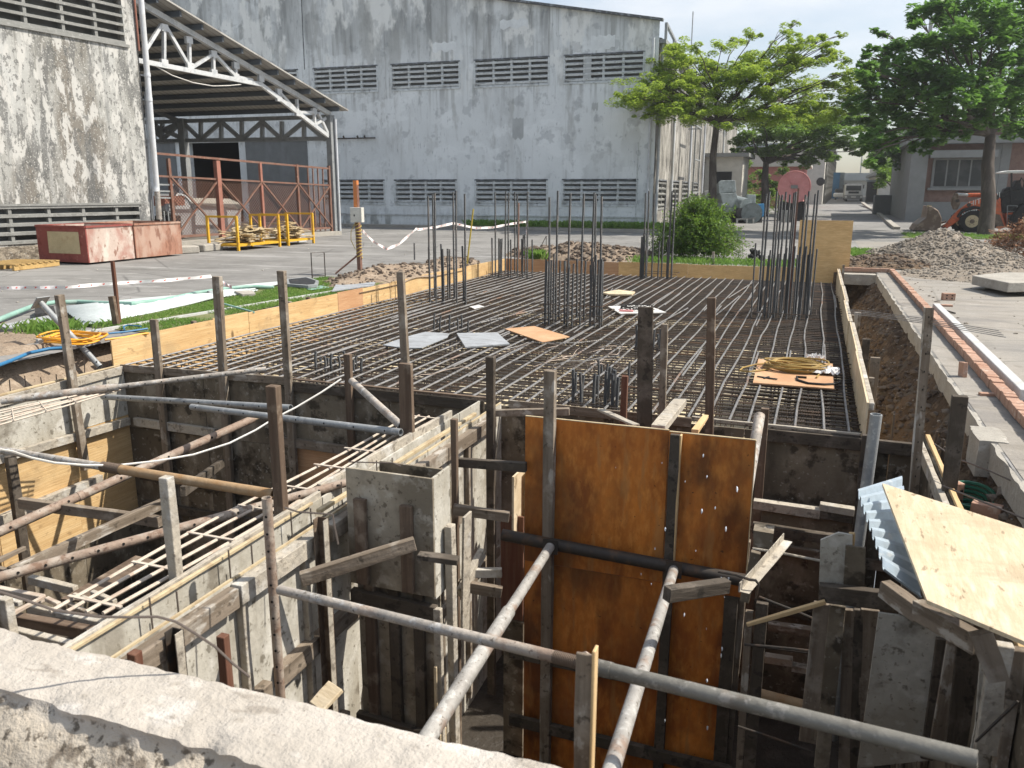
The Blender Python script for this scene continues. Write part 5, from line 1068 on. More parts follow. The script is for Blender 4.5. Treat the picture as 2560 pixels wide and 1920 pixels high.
stick('batten_cap',Mt['lumY'],(e.x+.055,PY-.028,-1.0),(e.x+.06,PY-.028,e.z),.05,.012,up=(0,1,0),parent=t)
e0,e1=vx(1095,1145),vx(1640,1255); o,M,l=pole('waler_pipe',Mt['steelD'],(e0.x,PY-.10,e0.z),(e1.x,PY-.10,e1.z+.03),.048,t)
stick('waler',Mt['lumD'],(e0.x+.05,PY-.06,-1.95),(e1.x-.08,PY-.06,-1.97),.05,.10,parent=t); stick('waler',Mt['lumD'],(e0.x+.05,PY-.06,-2.6),(e1.x-.08,PY-.06,-2.62),.05,.10,parent=t)
stick('edge_stud',Mt['lumG'],(c.x-.06,PY+.06,-3.1),(c.x-.03,PY+.06,zt-.8),.06,.09,up=(0,1,0),parent=t); stick('edge_stud',Mt['lumD'],(c.x-.13+.04,PY+.0,-3.1),(c.x-.13+.04,PY+.0,zt-1.24),.03,.10,up=(0,1,0),parent=t)
e=vx(1085,1110,6.0); stick('side_board',Mt['lumR'],(e.x+.09,6.0,e.z-.95),(e.x+.09,6.0,e.z),.02,.20,up=(0,1,0),parent=t); stick('side_board',Mt['plyG'],(e.x+.11,5.99,-3.1),(e.x+.11,5.99,e.z-.96),.03,.18,up=(0,1,0),parent=t)
stick('side_board',Mt['lumY'],(a.x-.07,6.15,-1.0),(a.x-.07,6.15,-.46),.10,.018,up=(0,1,0),parent=t); panel('side_return','plyY2',(5.9,-1.0),(6.25,-.45),t,'X',a.x-.13)

# ---------------- posts ----------------
def post(label,m,x,yt,w,h,X=None,Y=None,zb=-3.05,xb=None,yb=None,up=(0,1,0),name='timber_post',cat='post',bevel=.003,w2=None):
    p=V(x,yt,X=X,Y=Y)
    if xb is not None: q=V(xb,yb,X=X,Y=Y); d=(p-q)/(p.z-q.z); b=p+d*(zb-p.z)
    else: b=Vec((p.x,p.y,zb))
    return tag(stick(name,Mt[m],b,p,h,w,up=up,bevel=bevel,warp=.0),label,cat)
FP=FY-.055
post('weathered grey post against the front form near its left corner','lumG',332,690,.095,.05,Y=FP)
post('tall dark grey post rising above the left board in front of the slab edge','lumG',469,597,.095,.06,Y=FP,xb=497,yb=1050)
post('tall slender post to the right of the dark grey one at the slab edge','lumG',608,585,.085,.055,Y=FP,xb=628,yb=900)
post('short brown post beside the top of the slanted prop at the slab edge','lumB',751,765,.075,.05,Y=FP)
post('thin tall pale post standing behind the double wall form end','lumG',865,587,.075,.05,Y=FP-.15,xb=878,yb=830)
post('thick square post on the far end of the middle wall form','lumB',876,785,.12,.05,X=-3.14,zb=-.55)
post('dark tall post where the middle wall form meets the slab edge','lumD',1060,770,.075,.06,Y=6.7)
post('grey square post fixed in front of the brown plywood left sheet','lumG',1189,800,.085,.07,Y=PY-.055)
post('stubby reddish post standing behind the brown plywood','lumR',1350,812,.06,.05,Y=7.3)
post('wide tall dark plank standing behind the brown plywood joint','lumD',1395,663,.135,.035,Y=7.3,xb=1392,yb=900)
post('slim grey post right of the wide dark plank','lumG',1436,700,.06,.045,Y=7.35,xb=1431,yb=870)
post('tall thin rust brown post behind the right plywood sheet','lumB',1537,643,.075,.05,Y=7.3,xb=1532,yb=930)
post('short dark post beside the pale pipe at the right edge of the brown plywood','lumB',1653,882,.07,.05,Y=7.2)
post('dark post where the right formwork meets the slab front corner','lumD',1880,940,.13,.06,Y=7.36)
post('short grey peg outside the right slab boards, nearest of three','lumG',1891,772,.10,.05,X=.70,zb=-1.5)
post('dark peg outside the right slab boards, middle of three','lumD',1872,732,.09,.05,X=.68,zb=-1.4)
post('grey peg outside the right slab boards below the bar bundle','lumG',1853,675,.09,.05,X=.68,zb=-1.3)
mbp=V(2008,665,Y=6.7); b_=V(1972,1090,Y=6.7); s_=(mbp-b_)/(mbp.z-b_.z); b2_=mbp+s_*(-2.6-mbp.z)
t=thing('angle_iron_post','tall cement stained angle iron post with bolt holes on the right','angle post',(b2_.x,b2_.y,-2.6))
stick('flange',Mt['lumG'],b2_,mbp,.006,.062,up=(0,1,0),parent=t,bevel=0) ; stick('flange',Mt['lumW'],b2_+Vec((-.031,.02,0)),mbp+Vec((-.031,.02,0)),.05,.006,up=(0,1,0),parent=t,bevel=0)
mb=MB(); 
for i in range(26): c=b2_+(mbp-b2_)*(i+.5)/26; mb=MB(); mb.obox(c+Vec((0,-.004,0)),RT*.004,Vec((0,.0012,0)),Vec((0,0,.007))); mb.build('bolt_hole',Mt['hole'],t)
post('dark square post standing over the ground beam at the right','lumD',2074,855,.095,.06,Y=6.1,zb=-2.2,xb=2047,yb=1085)
post('leaning grey post at the left pit wall beside the soil bank','lumG',128,637,.085,.06,X=-7.62,xb=181,yb=990,zb=-1.3,up=(1,0,0))
post('dark post in the left pit corner below the crossing pipes','lumD',22,985,.10,.06,X=-7.45,xb=60,yb=1250,zb=-2.6,up=(1,0,0))
post('thin reddish stake on the grass behind the plywood board corner','lumR',243,565,.05,.04,Y=8.6,zb=-.1,xb=262,yb=735)
post('short brown stake beside the thin reddish one','lumB',241,640,.09,.05,Y=8.45,zb=-.1,xb=257,yb=735)
post('thick square brown steel post standing on the middle wall form','lumB',590,833,.075,.06,X=-3.13,zb=-.5,up=(0,1,0))
post('pale cement covered square post on the near part of the middle wall form','lumW',359,1030,.06,.055,X=-3.12,zb=-.45,up=(0,1,0))
# channel posts by the middle wall
def channel(label,x,yt,X,zb,w,m='lumB',h=.05):
    p=V(x,yt,X=X); t=thing('channel_post',label,'channel post',(p.x,p.y,zb)); 
    mb=MB(); mb.box((p.x-w/2,p.y,zb),(p.x+w/2,p.y+.005,p.z)); mb.build('web',Mt[m],t)
    mb=MB(); mb.box((p.x-w/2,p.y-h,zb),(p.x-w/2+.005,p.y-.0005,p.z)); mb.build('flange',Mt[m],t)
    mb=MB(); mb.box((p.x+w/2-.005,p.y-h,zb),(p.x+w/2,p.y-.0005,p.z)); mb.build('flange',Mt['lumW'],t)
    return t
channel('open steel channel post beside the middle wall waler left of the box form',697,1118,-2.70,-2.9,.075)
channel('dark steel channel post with wire tie close behind the foreground beam',383,1358,-2.72,-2.6,.065,'steelD')
post('square reddish brown stake just behind the foreground beam','lumR',481,1372,.052,.05,X=-2.62,zb=-2.6)
post('small brown stub behind the foreground beam below the form corner','lumR',290,1408,.045,.045,X=-2.74,zb=-1.2)
post('thin brown post with wire in front of the middle wall form','lumB',981,905,.05,.045,X=-2.56,zb=-2.9)
post('weathered board standing upright in front of the pit, near the threaded coupler','lumG',1265,1412,.07,.016,Y=2.62,zb=-2.6)
post('narrow pale edge board beside the upright weathered board','lumY',1286,1400,.012,.05,Y=2.6,zb=-2.6)
# horizontal struts between middle wall and brown ply
def strut(label,m,a,b,Y0,Y1,w,h,name='timber_strut',xa=None,**k):
    p,q=V(*a,Y=Y0),V(*b,Y=Y1); return tag(stick(name,Mt[m],p,q,w,h,**k),label,'strut')
g5=lambda x,y:G(x,y,1050,950,5.53)
strut('dark timber strut between the thin brown post and the brown plywood','lumD',g5(505,1135),g5(1470,1205),5.75,5.8,.05,.075)
strut('grey strut high behind the plywood left edge','lumG',g5(1040,455),g5(2065,435),6.75,6.9,.05,.065)
g6=lambda x,y:G(x,y,750,1250,3.6867)
strut('grey timber strut second below the dark one','lumG',g6(1415,85),g6(1930,155),5.5,5.6,.05,.08)
strut('short pale strut lower between middle wall and plywood','lumW',g6(1490,672),g6(1860,668),5.4,5.5,.05,.07)
strut('reddish timber strut lowest between middle wall and plywood','lumG',g6(1450,780),g6(1860,850),5.3,5.4,.05,.085)
strut('short sharpened board nailed to the box form corner','lumD',g6(1090,510),g6(1460,560),4.05,4.1,.07,.035)
strut('cement caked plank leaning in the gap left of the brown plywood','lumW',g6(1480,860),g6(1680,480),5.2,5.6,.05,.09)
strut('wide pale plank standing in the gap behind the box form','lumW',g6(1520,1250),g6(1540,130),5.2,5.2,.14,.02,up=(0,1,0))
strut('rough timber brace slanting across the front of the box form','lumG',g6(10,730),g6(1060,400),3.75,4.15,.05,.085)
strut('short pale board sticking up behind the foreground beam','plyY2',G(1930,1290,0,1240,2.44),G(2050,1160,0,1240,2.44),2.7,2.8,.10,.02,name='board_offcut')
# lumber top pieces behind ply
g7=lambda x,y:G(x,y,1550,1000,3.6867)
strut('pale timber channel running back from the plywood joint to the slab','lumW',g7(350,265),g7(560,10),6.0,7.2,.11,.06)
strut('thin pale strip behind the right plywood sheet','lumY',g7(690,290),g7(790,150),6.05,7.0,.05,.03)
strut('slanting pale board lying behind the reddish post','lumW',G(1585,985,850,620,2.44),G(1805,1082,850,620,2.44),7.3,6.3,.06,.02)

# ---------------- steel pipes ----------------
def shore(label,segs,r,mats,holes=None,name='steel_prop',collar=None):
    """segs: list of points; one pipe part per segment (telescopic shore)"""
    t=thing(name,label,'steel prop',segs[0]); o=None
    for i,(a,b) in enumerate(zip(segs,segs[1:])):
        rr=r[i] if isinstance(r,(list,tuple)) else r
        o,M,l=pole('outer_tube' if rr==max(r if isinstance(r,(list,tuple)) else [r]) else 'inner_tube',Mt[mats[i]],a,b,rr,t)
        if holes and holes[i]: 
            pin_holes(o,M,l,rr,.1,l-.05,holes[i],(EYEP-(Vec(a)+Vec(b))/2)+Vec((0,0,-.6)),Mt['hole'])
    for c0,c1,cr,cm in collar or (): pole('collar',Mt[cm],seg_at(segs[0],segs[-1],c0),seg_at(segs[0],segs[-1],c1),cr,t)
    return t
gA=lambda x,y:G(x,y,0,900,3.6867)
p1a,p1b=V(3,866,X=-7.5),V(575,797,Y=7.25); m_=p1a.lerp(p1b,.42)
shore('long grey adjustable prop lying across the top of the left pit corner',[p1a,m_,p1b],[.04,.028],['pipeG','pipeG'],[0,.16])
shore('pale blue grey pipe spanning the left pit, upper of two parallel ones',[V(222,857,X=-7.55),V(628,881,Y=6.5)],.033,['pipeB'],[.22])
shore('pale blue grey pipe spanning to the middle wall, lower of two parallel ones',[V(414,879,Y=6.4),V(866,934,X=-3.15)],.032,['pipeB'],[.35])
a,b=V(0,972,X=-5.9),V(592,1068,X=-3.18); mid=seg_at(a,b,246)
shore('telescopic prop with dark coupler, grey left half and ochre right half, over the left pit',[a,mid,b],[.029,.035],['pipeG','pipeO'],[0,0],collar=[(222,262,.039,'thread')])
shore('slanting pipe rising from the lower left to the slab edge over the left pit',[V(-8,1152,X=-6.2),V(-8,1152,X=-6.2).lerp(V(562,898,Y=7.1),.965),V(562,898,Y=7.1)],[.042,.030],['pipeR','pipeO'],[.5,0],collar=[(168,178,.046,'pipeR')])
a,b=V(-5,1248,X=-4.2),V(758,1040,X=-2.98); mid=V(545,1100,D=(a.lerp(b,.7)-EYEP).dot(FW))
shore('rusty prop with pin holes crossing the middle wall form from the left',[a,b],.030,['pipeR'],[.14])
shore('pale prop slanting down from the slab edge to the middle wall post',[V(760,823,Y=7.2),V(868,922,X=-3.2)],.036,['pipeG'],[0])
strut('weathered timber crossing the left pit below the slanting pipe','lumG',(20,1238),(350,1088),3.6,5.0,.045,.085)
strut('timber continuing behind the pale square post toward the dark corner','lumD',(395,1062),(480,1000),5.2,6.9,.05,.09)
strut('cement edged beam across the left pit bottom, upper of two','lumG',gA(190,1315),gA(1480,1490),5.0,5.0,.06,.09)
# long front shore
a,b=V(604,1274,X=-2.55),V(2112,1642,Y=2.65); cm_=seg_at(a,b,1290)
t=shore('long telescopic steel prop crossing the whole front of the pit',[a,cm_,b],[.026,.031],['pipeG','pipeD'],[0,0],collar=[(1198,1262,.0285,'thread'),(1290,1322,.034,'pipeD')])
o,M,l=pole('rusty_sleeve',Mt['pipeR'],seg_at(a,b,1075),seg_at(a,b,1197),.0267,t)
mb=MB(); c=seg_at(a,b,1262); mb.path([c+RT*(.03*math.cos(k*.7))+Vec((0,0,.02+.035*math.sin(k*.7))) for k in range(8)],.005,6); mb.build('handle_ring',Mt['wire'],t,smooth=True)
# raking props against the brown plywood
def rake(label,head,foot,Yh,Yf,m):
    a,b=V(*head,Y=Yh),V(*foot,Y=Yf); d=(b-a); b2=a+d*1.12
    t=thing('raking_prop',label,'steel prop',b2); m_=a+d*.46
    pole('inner_tube',Mt[m],a,m_,.037,t); pole('outer_tube',Mt[m],m_,b2,.046 if Yf>2.9 else .036,t)
    dn=d.normalized(); mb=MB(); u=dn.cross(Vec((0,0,1))).normalized(); v=dn.cross(u); mb.obox(a-dn*.01,u*.06,v*.06,dn*.006); mb.build('head_plate',Mt['steelD'],t)
    return t
rake('pale steel raking prop from the brown plywood down to the foreground, left one',(1188,1182),(932,1580),5.68,3.2,'pipeC')
rake('pale steel raking prop from the plywood joint down to the foreground, right one',(1455,1232),(1322,1659),5.68,2.75,'pipeC')
# upright pipe by middle wall
p=V(576,1075,X=-2.66); t=thing('upright_pipe','upright rusty pipe with pin holes at the middle wall form','steel pipe',(p.x,p.y,-2.9)); o,M,l=pole('tube',Mt['pipeR'],(p.x,p.y,-2.9),p,.027,t); pin_holes(o,M,l,.027,l-1.4,l-.04,.1,Vec((.3,-1,0)),Mt['hole'])
# pale pipes on the right
a,b=V(1893,895,Y=6.0),V(1858,1150,Y=6.0); d=(b-a).normalized(); shore('pale grey pipe standing upright at the right slab corner',[b+d*1.7,a],.040,['pipeB'],[0])
a,b=V(1641,897,Y=6.6),V(1628,975,Y=6.3); d=(b-a).normalized(); shore('short pale pipe leaning behind the right edge of the brown plywood',[b+d*.4,a],.042,['pipeG'],[0])
# ---------------- ladder cages of pale rods ----------------
t=thing('rod_ladder','long ladder of pale thin rods over the left pit beside the middle wall','rod cage',(-3.3,4.5,-.26))
for i,xo in enumerate((-3.47,-3.37,-3.27,-3.19)):
    pts=[(xo+.01*math.sin(y*1.3+i),y,-.26+.01*math.sin(y*2+i)) for y in [2.72+i*.02+k*(6.65-2.72)/10 for k in range(11)]]
    mb=MB(); mb.path(pts,.0105,6); mb.build('long_rod',Mt['rodP'],t,smooth=True)
for y in (2.85,3.28,3.72,4.2,4.62,5.1,5.54,6.1,6.62): mb=MB(); mb.beam((-3.49,y,-.245),(-3.15,y+.01,-.25),.02,.007); mb.build('cross_tie',Mt['rodP'],t)
t=thing('rod_ladder','pale rod cage lying across the left pit corner by the soil bank','rod cage',(-7.1,5.8,-.25))
for i in range(6):
    e0,e1=V(*gA(0,470+i*25),z=-.24),V(*gA(980+i*26,262+i*2),z=-.24); mb=MB(); mb.path([e0+(e0-e1)*.3,e0.lerp(e1,.5)+Vec((0,0,.01*math.sin(i*2))),e1],.009,6); mb.build('long_rod',Mt['rodP'],t,smooth=True)
for k in (.1,.35,.6,.97):
    e0=V(*gA(0,470),z=-.23).lerp(V(*gA(980,262),z=-.23),k); e1=V(*gA(0,595),z=-.23).lerp(V(*gA(1110,272),z=-.23),k); mb=MB(); mb.tube(e0,e1,.006,5); mb.build('cross_tie',Mt['rodP'],t)
# lower-left beams behind the foreground beam
gB=lambda x,y:G(x,y,0,1280,3.6867)
for k,(a,b,m,l,w) in enumerate((((90,975),(960,1135),'lumB','brown steel channel crossing low behind the foreground beam, middle of three',.05),((275,885),(1020,1055),'lumW','pale edged channel crossing low at the left, farther one',.04),((105,1095),(760,1262),'lumW','pale channel crossing low at the left, closest to the foreground beam',.04),((-20,715),(400,800),'rodP','short tan channel entering at the left edge above the low channels',.035),((280,620),(700,720),'lumW','grey beam below the rusty holed prop at left',.05),((-20,530),(180,580),'lumG','grey channel end at the left picture edge',.04))):
    Z=-.45 if k<3 else (-.5 if k==3 else -.9); tag(stick('steel_channel',Mt[m],V(*gB(*a),z=Z),V(*gB(*b),z=Z),w,w*1.2),l,'channel')
mb=MB(); p=[V(*gB(x,y),z=-.52) for x,y in((260,990),(420,930),(760,1060),(620,1120))]; mb.prism(p,(0,0,-.015)); tag(mb.build('plywood_offcut',Mt['plyY2']),'tan plywood offcut under the low channels at the left','plywood piece')
mb=MB(); p=[V(*gB(x,y),z=-.9) for x,y in((560,800),(1250,400),(1420,440),(800,820))]; mb.prism(p,(0,0,-.015)); tag(mb.build('plywood_offcut',Mt['lumB']),'long brown plywood strip seen through the rod ladder','plywood piece')
for k,(a,b,m,w,l) in enumerate((((85,955),(415,775),'rodP',.022,'tan rod slanting over the low channels at the left'),((-20,795),(190,845),'lumW',.03,'short pale channel under the hanging cable at the left edge'),((680,760),(1235,925),'lumW',.018,'flat tie bar crossing under the rod ladder near its end'),((430,800),(545,855),'rodP',.03,'stubby tan channel end left of the rod ladder'),((640,855),(980,1010),'lumG',.03,'grey bar slanting below the near end of the rod ladder'),((850,740),(1060,830),'lumW',.03,'lumpy cement covered rod end under the rod ladder'),((-20,450),(230,330),'lumG',.03,'grey bar rising at the left edge under the rusty holed prop'))):
    tag(stick('steel_bar',Mt[m],V(*gB(*a),z=-.38-.03*k),V(*gB(*b),z=-.38-.03*k),w,w),l,'bar')
p=V(15,1300,z=-.2); tag(stick('timber_post',Mt['lumW'],(p.x,p.y,-1.5),(p.x-.01,p.y,p.z+.02),.05,.06,up=(0,1,0)),'stub of cement covered post at the left picture edge','post')
# ---------------- right part of the pit ----------------
g3=lambda x,y:G(x,y,1660,1240,2.44); g9=lambda x,y:G(x,y,1660,620,2.44)
t=thing('right_pit_formwork','right pit side form of grey boards below the bent edge of the trench','formwork',(1.0,5,-3.1))
yy=[2.24,3.4,4.6,5.8,FY]
for i,(a,b) in enumerate(zip(yy,yy[1:])): panel('panel','plyG',(a,-3.2),(b-.005,-.22),t,'X',.985+(.003 if i%2 else 0))
stick('edge_strip',Mt['lumY'],(1.02,2.3,-.20),(1.02,7.45,-.205),.035,.03,parent=t); stick('edge_board',Mt['lumW'],(.96,4.4,-.27),(.955,7.35,-.27),.04,.10,parent=t)
for y in (3.0,3.7,4.5,5.4,6.3): stick('stud',Mt['lumG'],(.955,y,-3.1),(.955,y,-.33),.045,.06,up=(1,0,0),parent=t)
# boxed timber forms in the right pit
t=thing('stepped_form','boxed grey plywood form with chamfered top in the right part of the pit','column form',(.1,4.8,-3.1))
YB=4.85
def pz_(pts,m,nm,Y=YB,th=.02): mb=MB(); mb.prism([V(*g3(*p),Y=Y) for p in pts],(0,th,0)); return mb.build(nm,Mt[m],t)
pz_([(955,270),(1065,225),(1150,240),(1150,545),(945,540)],'plyW','chamfered_panel'); pz_([(1108,305),(1230,320),(1225,560),(1095,545)],'plyG','dark_panel',YB-.03)
stick('fresh_block',Mt['lumY'],V(*g3(1145,305),Y=YB+.03),V(*g3(1147,225),Y=YB+.03),.03,.03,parent=t)
stick('cross_beam',Mt['lumD'],V(*g3(945,585),Y=YB-.06),V(*g3(1400,640),Y=YB-.06),.06,.11,parent=t)
stick('leg_board',Mt['lumG'],V(*g3(890,1500),Y=YB+.02),V(*g3(985,655),Y=YB+.02),.03,.13,up=(0,1,0),parent=t); stick('leg_board',Mt['plyG'],V(*g3(960,1659),Y=YB),V(*g3(1060,665),Y=YB),.03,.09,up=(0,1,0),parent=t)
for x0,x1,m in ((1100,1160,'lumG'),(1165,1210,'lumD'),(1215,1300,'lumG')): stick('leg_board',Mt[m],V(*g3((x0+x1)/2-30,1659),Y=YB+.05),V(*g3((x0+x1)/2,690),Y=YB+.05),.03,(x1-x0)/2.44*.0029,up=(0,1,0),parent=t)
t=thing('sloped_form','large grey plywood panel with slanting top edge at the lower right of the pit','formwork',(.7,4.2,-3.1))
YC=4.55
mb=MB(); mb.prism([V(*g3(*p),Y=YC) for p in [(1310,715),(1530,745),(1690,860),(1820,930),(1750,1600),(1180,1659)]],(0,.02,0)); mb.build('panel',Mt['plyW'],t)
stick('top_timber',Mt['lumG'],V(*g3(1340,560),Y=4.7),V(*g3(1560,720),Y=4.5),.07,.10,parent=t); stick('top_timber',Mt['lumG'],V(*g3(1545,690),Y=4.45),V(*g3(1920,905),Y=4.1),.07,.11,parent=t)
stick('batten',Mt['lumG'],V(*g3(1660,1600),Y=YC-.05),V(*g3(1780,890),Y=YC-.05),.04,.09,up=(0,1,0),parent=t); stick('batten',Mt['lumD'],V(*g3(1800,1600),Y=YC-.06),V(*g3(1880,900),Y=YC-.06),.05,.15,up=(0,1,0),parent=t)
stick('batten',Mt['lumD'],V(*g3(1600,1600),Y=YC-.03),V(*g3(1700,870),Y=YC-.03),.03,.06,up=(0,1,0),parent=t)
# left studs of the right pit
for (x0,y0,x1,y1,w,m,l) in ((460,1659,520,700,.05,'lumG','slim grey stud right of the brown plywood edge, front one'),(520,1659,600,650,.08,'lumD','dark stud behind the slim grey one right of the brown plywood'),(490,640,560,340,.06,'plyG','short capped post piece right of the brown plywood')):
    tag(stick('form_stud',Mt[m],V(*g3(x0,y0),Y=5.35),V(*g3(x1,y1),Y=5.35),.04,w,up=(0,1,0)),l,'stud')
mb=MB(); mb.prism([V(*g3(*p),Y=5.6) for p in((545,210),(668,230),(655,330),(545,310))],(0,.15,0)); tag(mb.build('plywood_box',Mt['plyG']),'small boxed plywood end right of the brown sheet','column form')
# angle iron
a,b=V(*g3(490,590),Y=4.3),V(*g3(755,275),Y=5.2); t=thing('angle_iron','cement coated angle iron slanting up beside the brown plywood','angle iron',a); stick('flange',Mt['lumW'],a,b,.055,.005,parent=t,bevel=0); stick('flange',Mt['lumW'],a+Vec((-.028,0,.025)),b+Vec((-.028,0,.025)),.005,.05,parent=t,bevel=0)
strut('wet timber block jutting out from the right raking prop','lumD',g3(15,600),g3(385,545),4.0,4.3,.06,.075)
strut('fresh yellow batten slanting in the right part of the pit','lumY',g3(505,785),g3(985,645),4.7,4.75,.025,.025)
for (p,q,l,Y) in (((540,320),(950,395),'cement coated ribbed bar crossing above the angle iron',5.0),((580,615),(1020,795),'ribbed bar slanting behind the fresh yellow batten',5.2),((490,905),(1060,965),'dark ribbed tie bar crossing low in the right pit, upper of a pair',4.9),((560,915),(1070,985),'dark ribbed tie bar crossing low in the right pit, lower of a pair',4.93),((450,1405),(900,1560),'thin ribbed bar deep at the bottom of the right pit',4.9)):
    mb=MB(); mb.path([V(*g3(*p),Y=Y),V(*g3((p[0]+q[0])/2,(p[1]+q[1])/2-4),Y=Y),V(*g3(*q),Y=Y)],.008,6); tag(mb.build('ribbed_bar',Mt['lumW'] if 'cement' in l else Mt['steelD'],smooth=True),l,'bar')
mb=MB(); mb.path([V(*g3(*p),Y=4.35) for p in((330,460),(440,480),(520,510),(560,515),(578,540),(560,625))],.008,6); tag(mb.build('bent_bar',Mt['steelD'],smooth=True),'bent hooked bar sticking out at the foot of the angle iron','bar')
for (p,q,m,l,h) in (((545,45),(950,105),'lumW','pale topped waler right of the brown plywood, upper one',.08),((950,60),(1160,95),'lumW','short pale block on the upper right waler',.06),((635,790),(910,830),'lumG','pale topped waler deep in the right pit',.07),((615,985),(785,1010),'lumW','short broken timber piece lying deep in the right pit',.07),((780,1040),(890,1060),'lumW','pale timber end next to the broken piece in the right pit',.06),((540,200-10),(1150,290-10),'lumD','dark waler between the pale topped ones in the right pit',.08)):
    tag(stick('form_waler',Mt[m],V(*g3(*p),Y=6.9),V(*g3(*q),Y=6.9),.08,h),l,'waler')
mb=MB(); a,b=V(*g3(590,1215),Y=6.0),V(*g3(860,1285),Y=6.0); mb.tube(a,b,.05,14); tag(mb.build('rusty_pipe',Mt['pipeO'],smooth=True),'short rusty pipe lit by the sun deep in the right pit','pipe')
# corrugated sheet and pale plywood on top at the right
t=thing('corrugated_sheet','bent blue grey corrugated metal sheet under the pale plywood at the right','metal sheet',(.5,4.6,.05))
L0=[g9(1170,1355),g9(1190,1460)]; 
ed_l=[g9(1175,1360)]+[(0,0)]
A_=V(*g3(1180,-30),z=.08); B_=V(*g3(1345,440),z=.10); A2=V(*g9(1400,1400),z=.06); B2=V(*g3(1530,560),z=.02)
mb=MB(); NU,NV=90,8; vs=[]
for i in range(NU+1):
    s=i/NU; p,q=A_.lerp(B_,s),A2.lerp(B2,s); n_=Vec((0,0,1)); w_=math.sin(s*9*2*math.pi); w_=max(-.75,min(.75,w_*1.3))
    for j in range(NV+1): vs.append(p.lerp(q,j/NV*1.25)+n_*(w_*.022)+Vec((0,0,-.02*(j/NV))))
mb.add(vs,[(i*(NV+1)+j,(i+1)*(NV+1)+j,(i+1)*(NV+1)+j+1,i*(NV+1)+j+1) for i in range(NU) for j in range(NV)])
o=mb.build('sheet',Mt['corr'],t,smooth=False); sm=o.modifiers.new('thickness','SOLIDIFY'); sm.thickness=.002
# pale plywood: 4 corners
c_=[V(*g9(1332,1435),z=.17),V(*g3(1605,635),z=.10),V(*g3(2290,925),z=.12),V(*g9(2300,1745),z=.17)]
mb=MB(); mb.prism([c_[0],c_[1],c_[2],c_[3]],(0,0,-.018)); tag(mb.build('pale_plywood_sheet',Mt['plyY2']),'pale yellow plywood sheet lying over the pit edge at the lower right','plywood sheet')
for (a,b,l,m) in ((g3(1930,830),g3(2040,1120),'grey board leaning under the pale plywood at far right','lumG'),(g3(2060,900),g3(1960,1560),'tall pale cement washed post under the pale plywood','lumW'),(g3(2160,930),g3(2130,1300),'rough board at the right picture edge under the pale plywood','lumG'),(g3(1900,1500),g3(2160,1250),'tangled bar across the right edge boards','steelD')):
    w_=.05 if m!='steelD' else .01; tag(stick('edge_post',Mt[m],V(*b,Y=3.7 if m!='steelD' else 3.55),V(*a,Y=3.7 if m!='steelD' else 3.55),w_,.09 if m!='steelD' else .01,up=(0,1,0)),l,'post')
panel_=MB(); panel_.prism([V(*g3(*p),Y=4.0) for p in((1930,1000),(2190,930),(2190,1659),(1850,1659),(1900,1400))],(0,.02,0)); tag(panel_.build('corner_panel',Mt['plyW']),'bluish cement washed panel at the bottom right corner','formwork')
# thin ropes on the right, green hose, pink bricks
for (pts,l,z) in (([(1650,1195),(1730,1250),(1790,1285),(1990,1360),(2196,1455)],'upper thin wire stretched toward the right picture edge',-.05),([(1700,1450),(1800,1490),(2000,1570),(2196,1650)],'lower thin wire stretched toward the right picture edge',-.1)):
    mb=MB(); mb.path([V(*g9(*p),z=z) for p in pts],.006,5); tag(mb.build('guy_wire',Mt['wire'],smooth=True),l,'wire')
mb=MB(); c=V(*g9(1855,1625),z=-.45)
for i in range(6): r=.09+.014*i; mb.path([c+Vec((r*math.cos(a),r*.8*math.sin(a),.03*i+.05*math.sin(a))) for a in [k*.4 for k in range(17)]],.014,6)
tag(mb.build('green_hose',Mt['dgreen'],smooth=True),'coiled dark green hose in the trench behind the pale plywood','hose')
for i,((x,y),l) in enumerate((((1745,1470),'red hollow brick standing on the trench edge behind the dark post'),((1965,1620),'red hollow brick beside the green hose'))):
    p=V(*g9(x,y),z=-.3); brick('hollow_brick',l,(p.x,p.y,-.42),(.09,.18,.19),30+40*i)
for i,(x,y) in enumerate(((1655,1200),(1695,1250),(1705,1300),(1395,1090))):
    p=V(*g9(x,y),z=-.3); mb=MB(); mb.tube((p.x,p.y,-.8),(p.x,p.y,-.18),.011,6); tag(mb.build('rebar_stub',Mt['barX'],smooth=True),['thin upright bar behind the angle post, leftmost of three','thin upright bar behind the angle post, middle of three','thin upright bar behind the angle post, rightmost of three','tiny bar stub at the slab corner by the pale pipe'][i],'bar')
# hanging white cable over left pit
pts=[(-5,1228),(70,1240),(190,1280),(330,1310),(520,1325),(720,1325),(950,1300),(1180,1260),(1400,1190),(1560,1110),(1640,1060),(1740,1005),(1800,975),(1960,880),(2080,800)]
g4=lambda x,y:G(x,y,0,620,2.44); mb=MB(); e=[]
for i,p in enumerate(pts):
    D=4.9+ (7.6-4.9)*(p[0]/2080)**.8 if p[0]>0 else 4.9
    e.append(V(*g4(*p),D=D))
mb.path(e,.0085,6); tag(mb.build('power_cable',Mt['whitec'],smooth=True),'white cable hanging in a long sag across the left pit','cable')
mb=MB(); mb.path([V(*gB(x,y),D=2.9+x/2212*.25) for x,y in((-10,735),(200,800),(500,905),(900,965),(1180,970),(1450,965),(1620,1010),(1800,1120),(1980,1240),(2150,1400),(2300,1520))],.005,6); tag(mb.build('black_cable',Mt['wire'],smooth=True),'thick dusty cable looping over the channel post behind the foreground beam','cable')
mb=MB(); g8=lambda x,y:G(x,y,500,1000,3.6867); mb.path([V(*g8(x,y),D=4.1) for x,y in((780,990),(900,1030),(1100,1045),(1225,1055),(1240,1160),(1275,1330))],.005,5); tag(mb.build('bent_wire',Mt['wire']),'thin bent wire over the channel post beside the box form','wire')
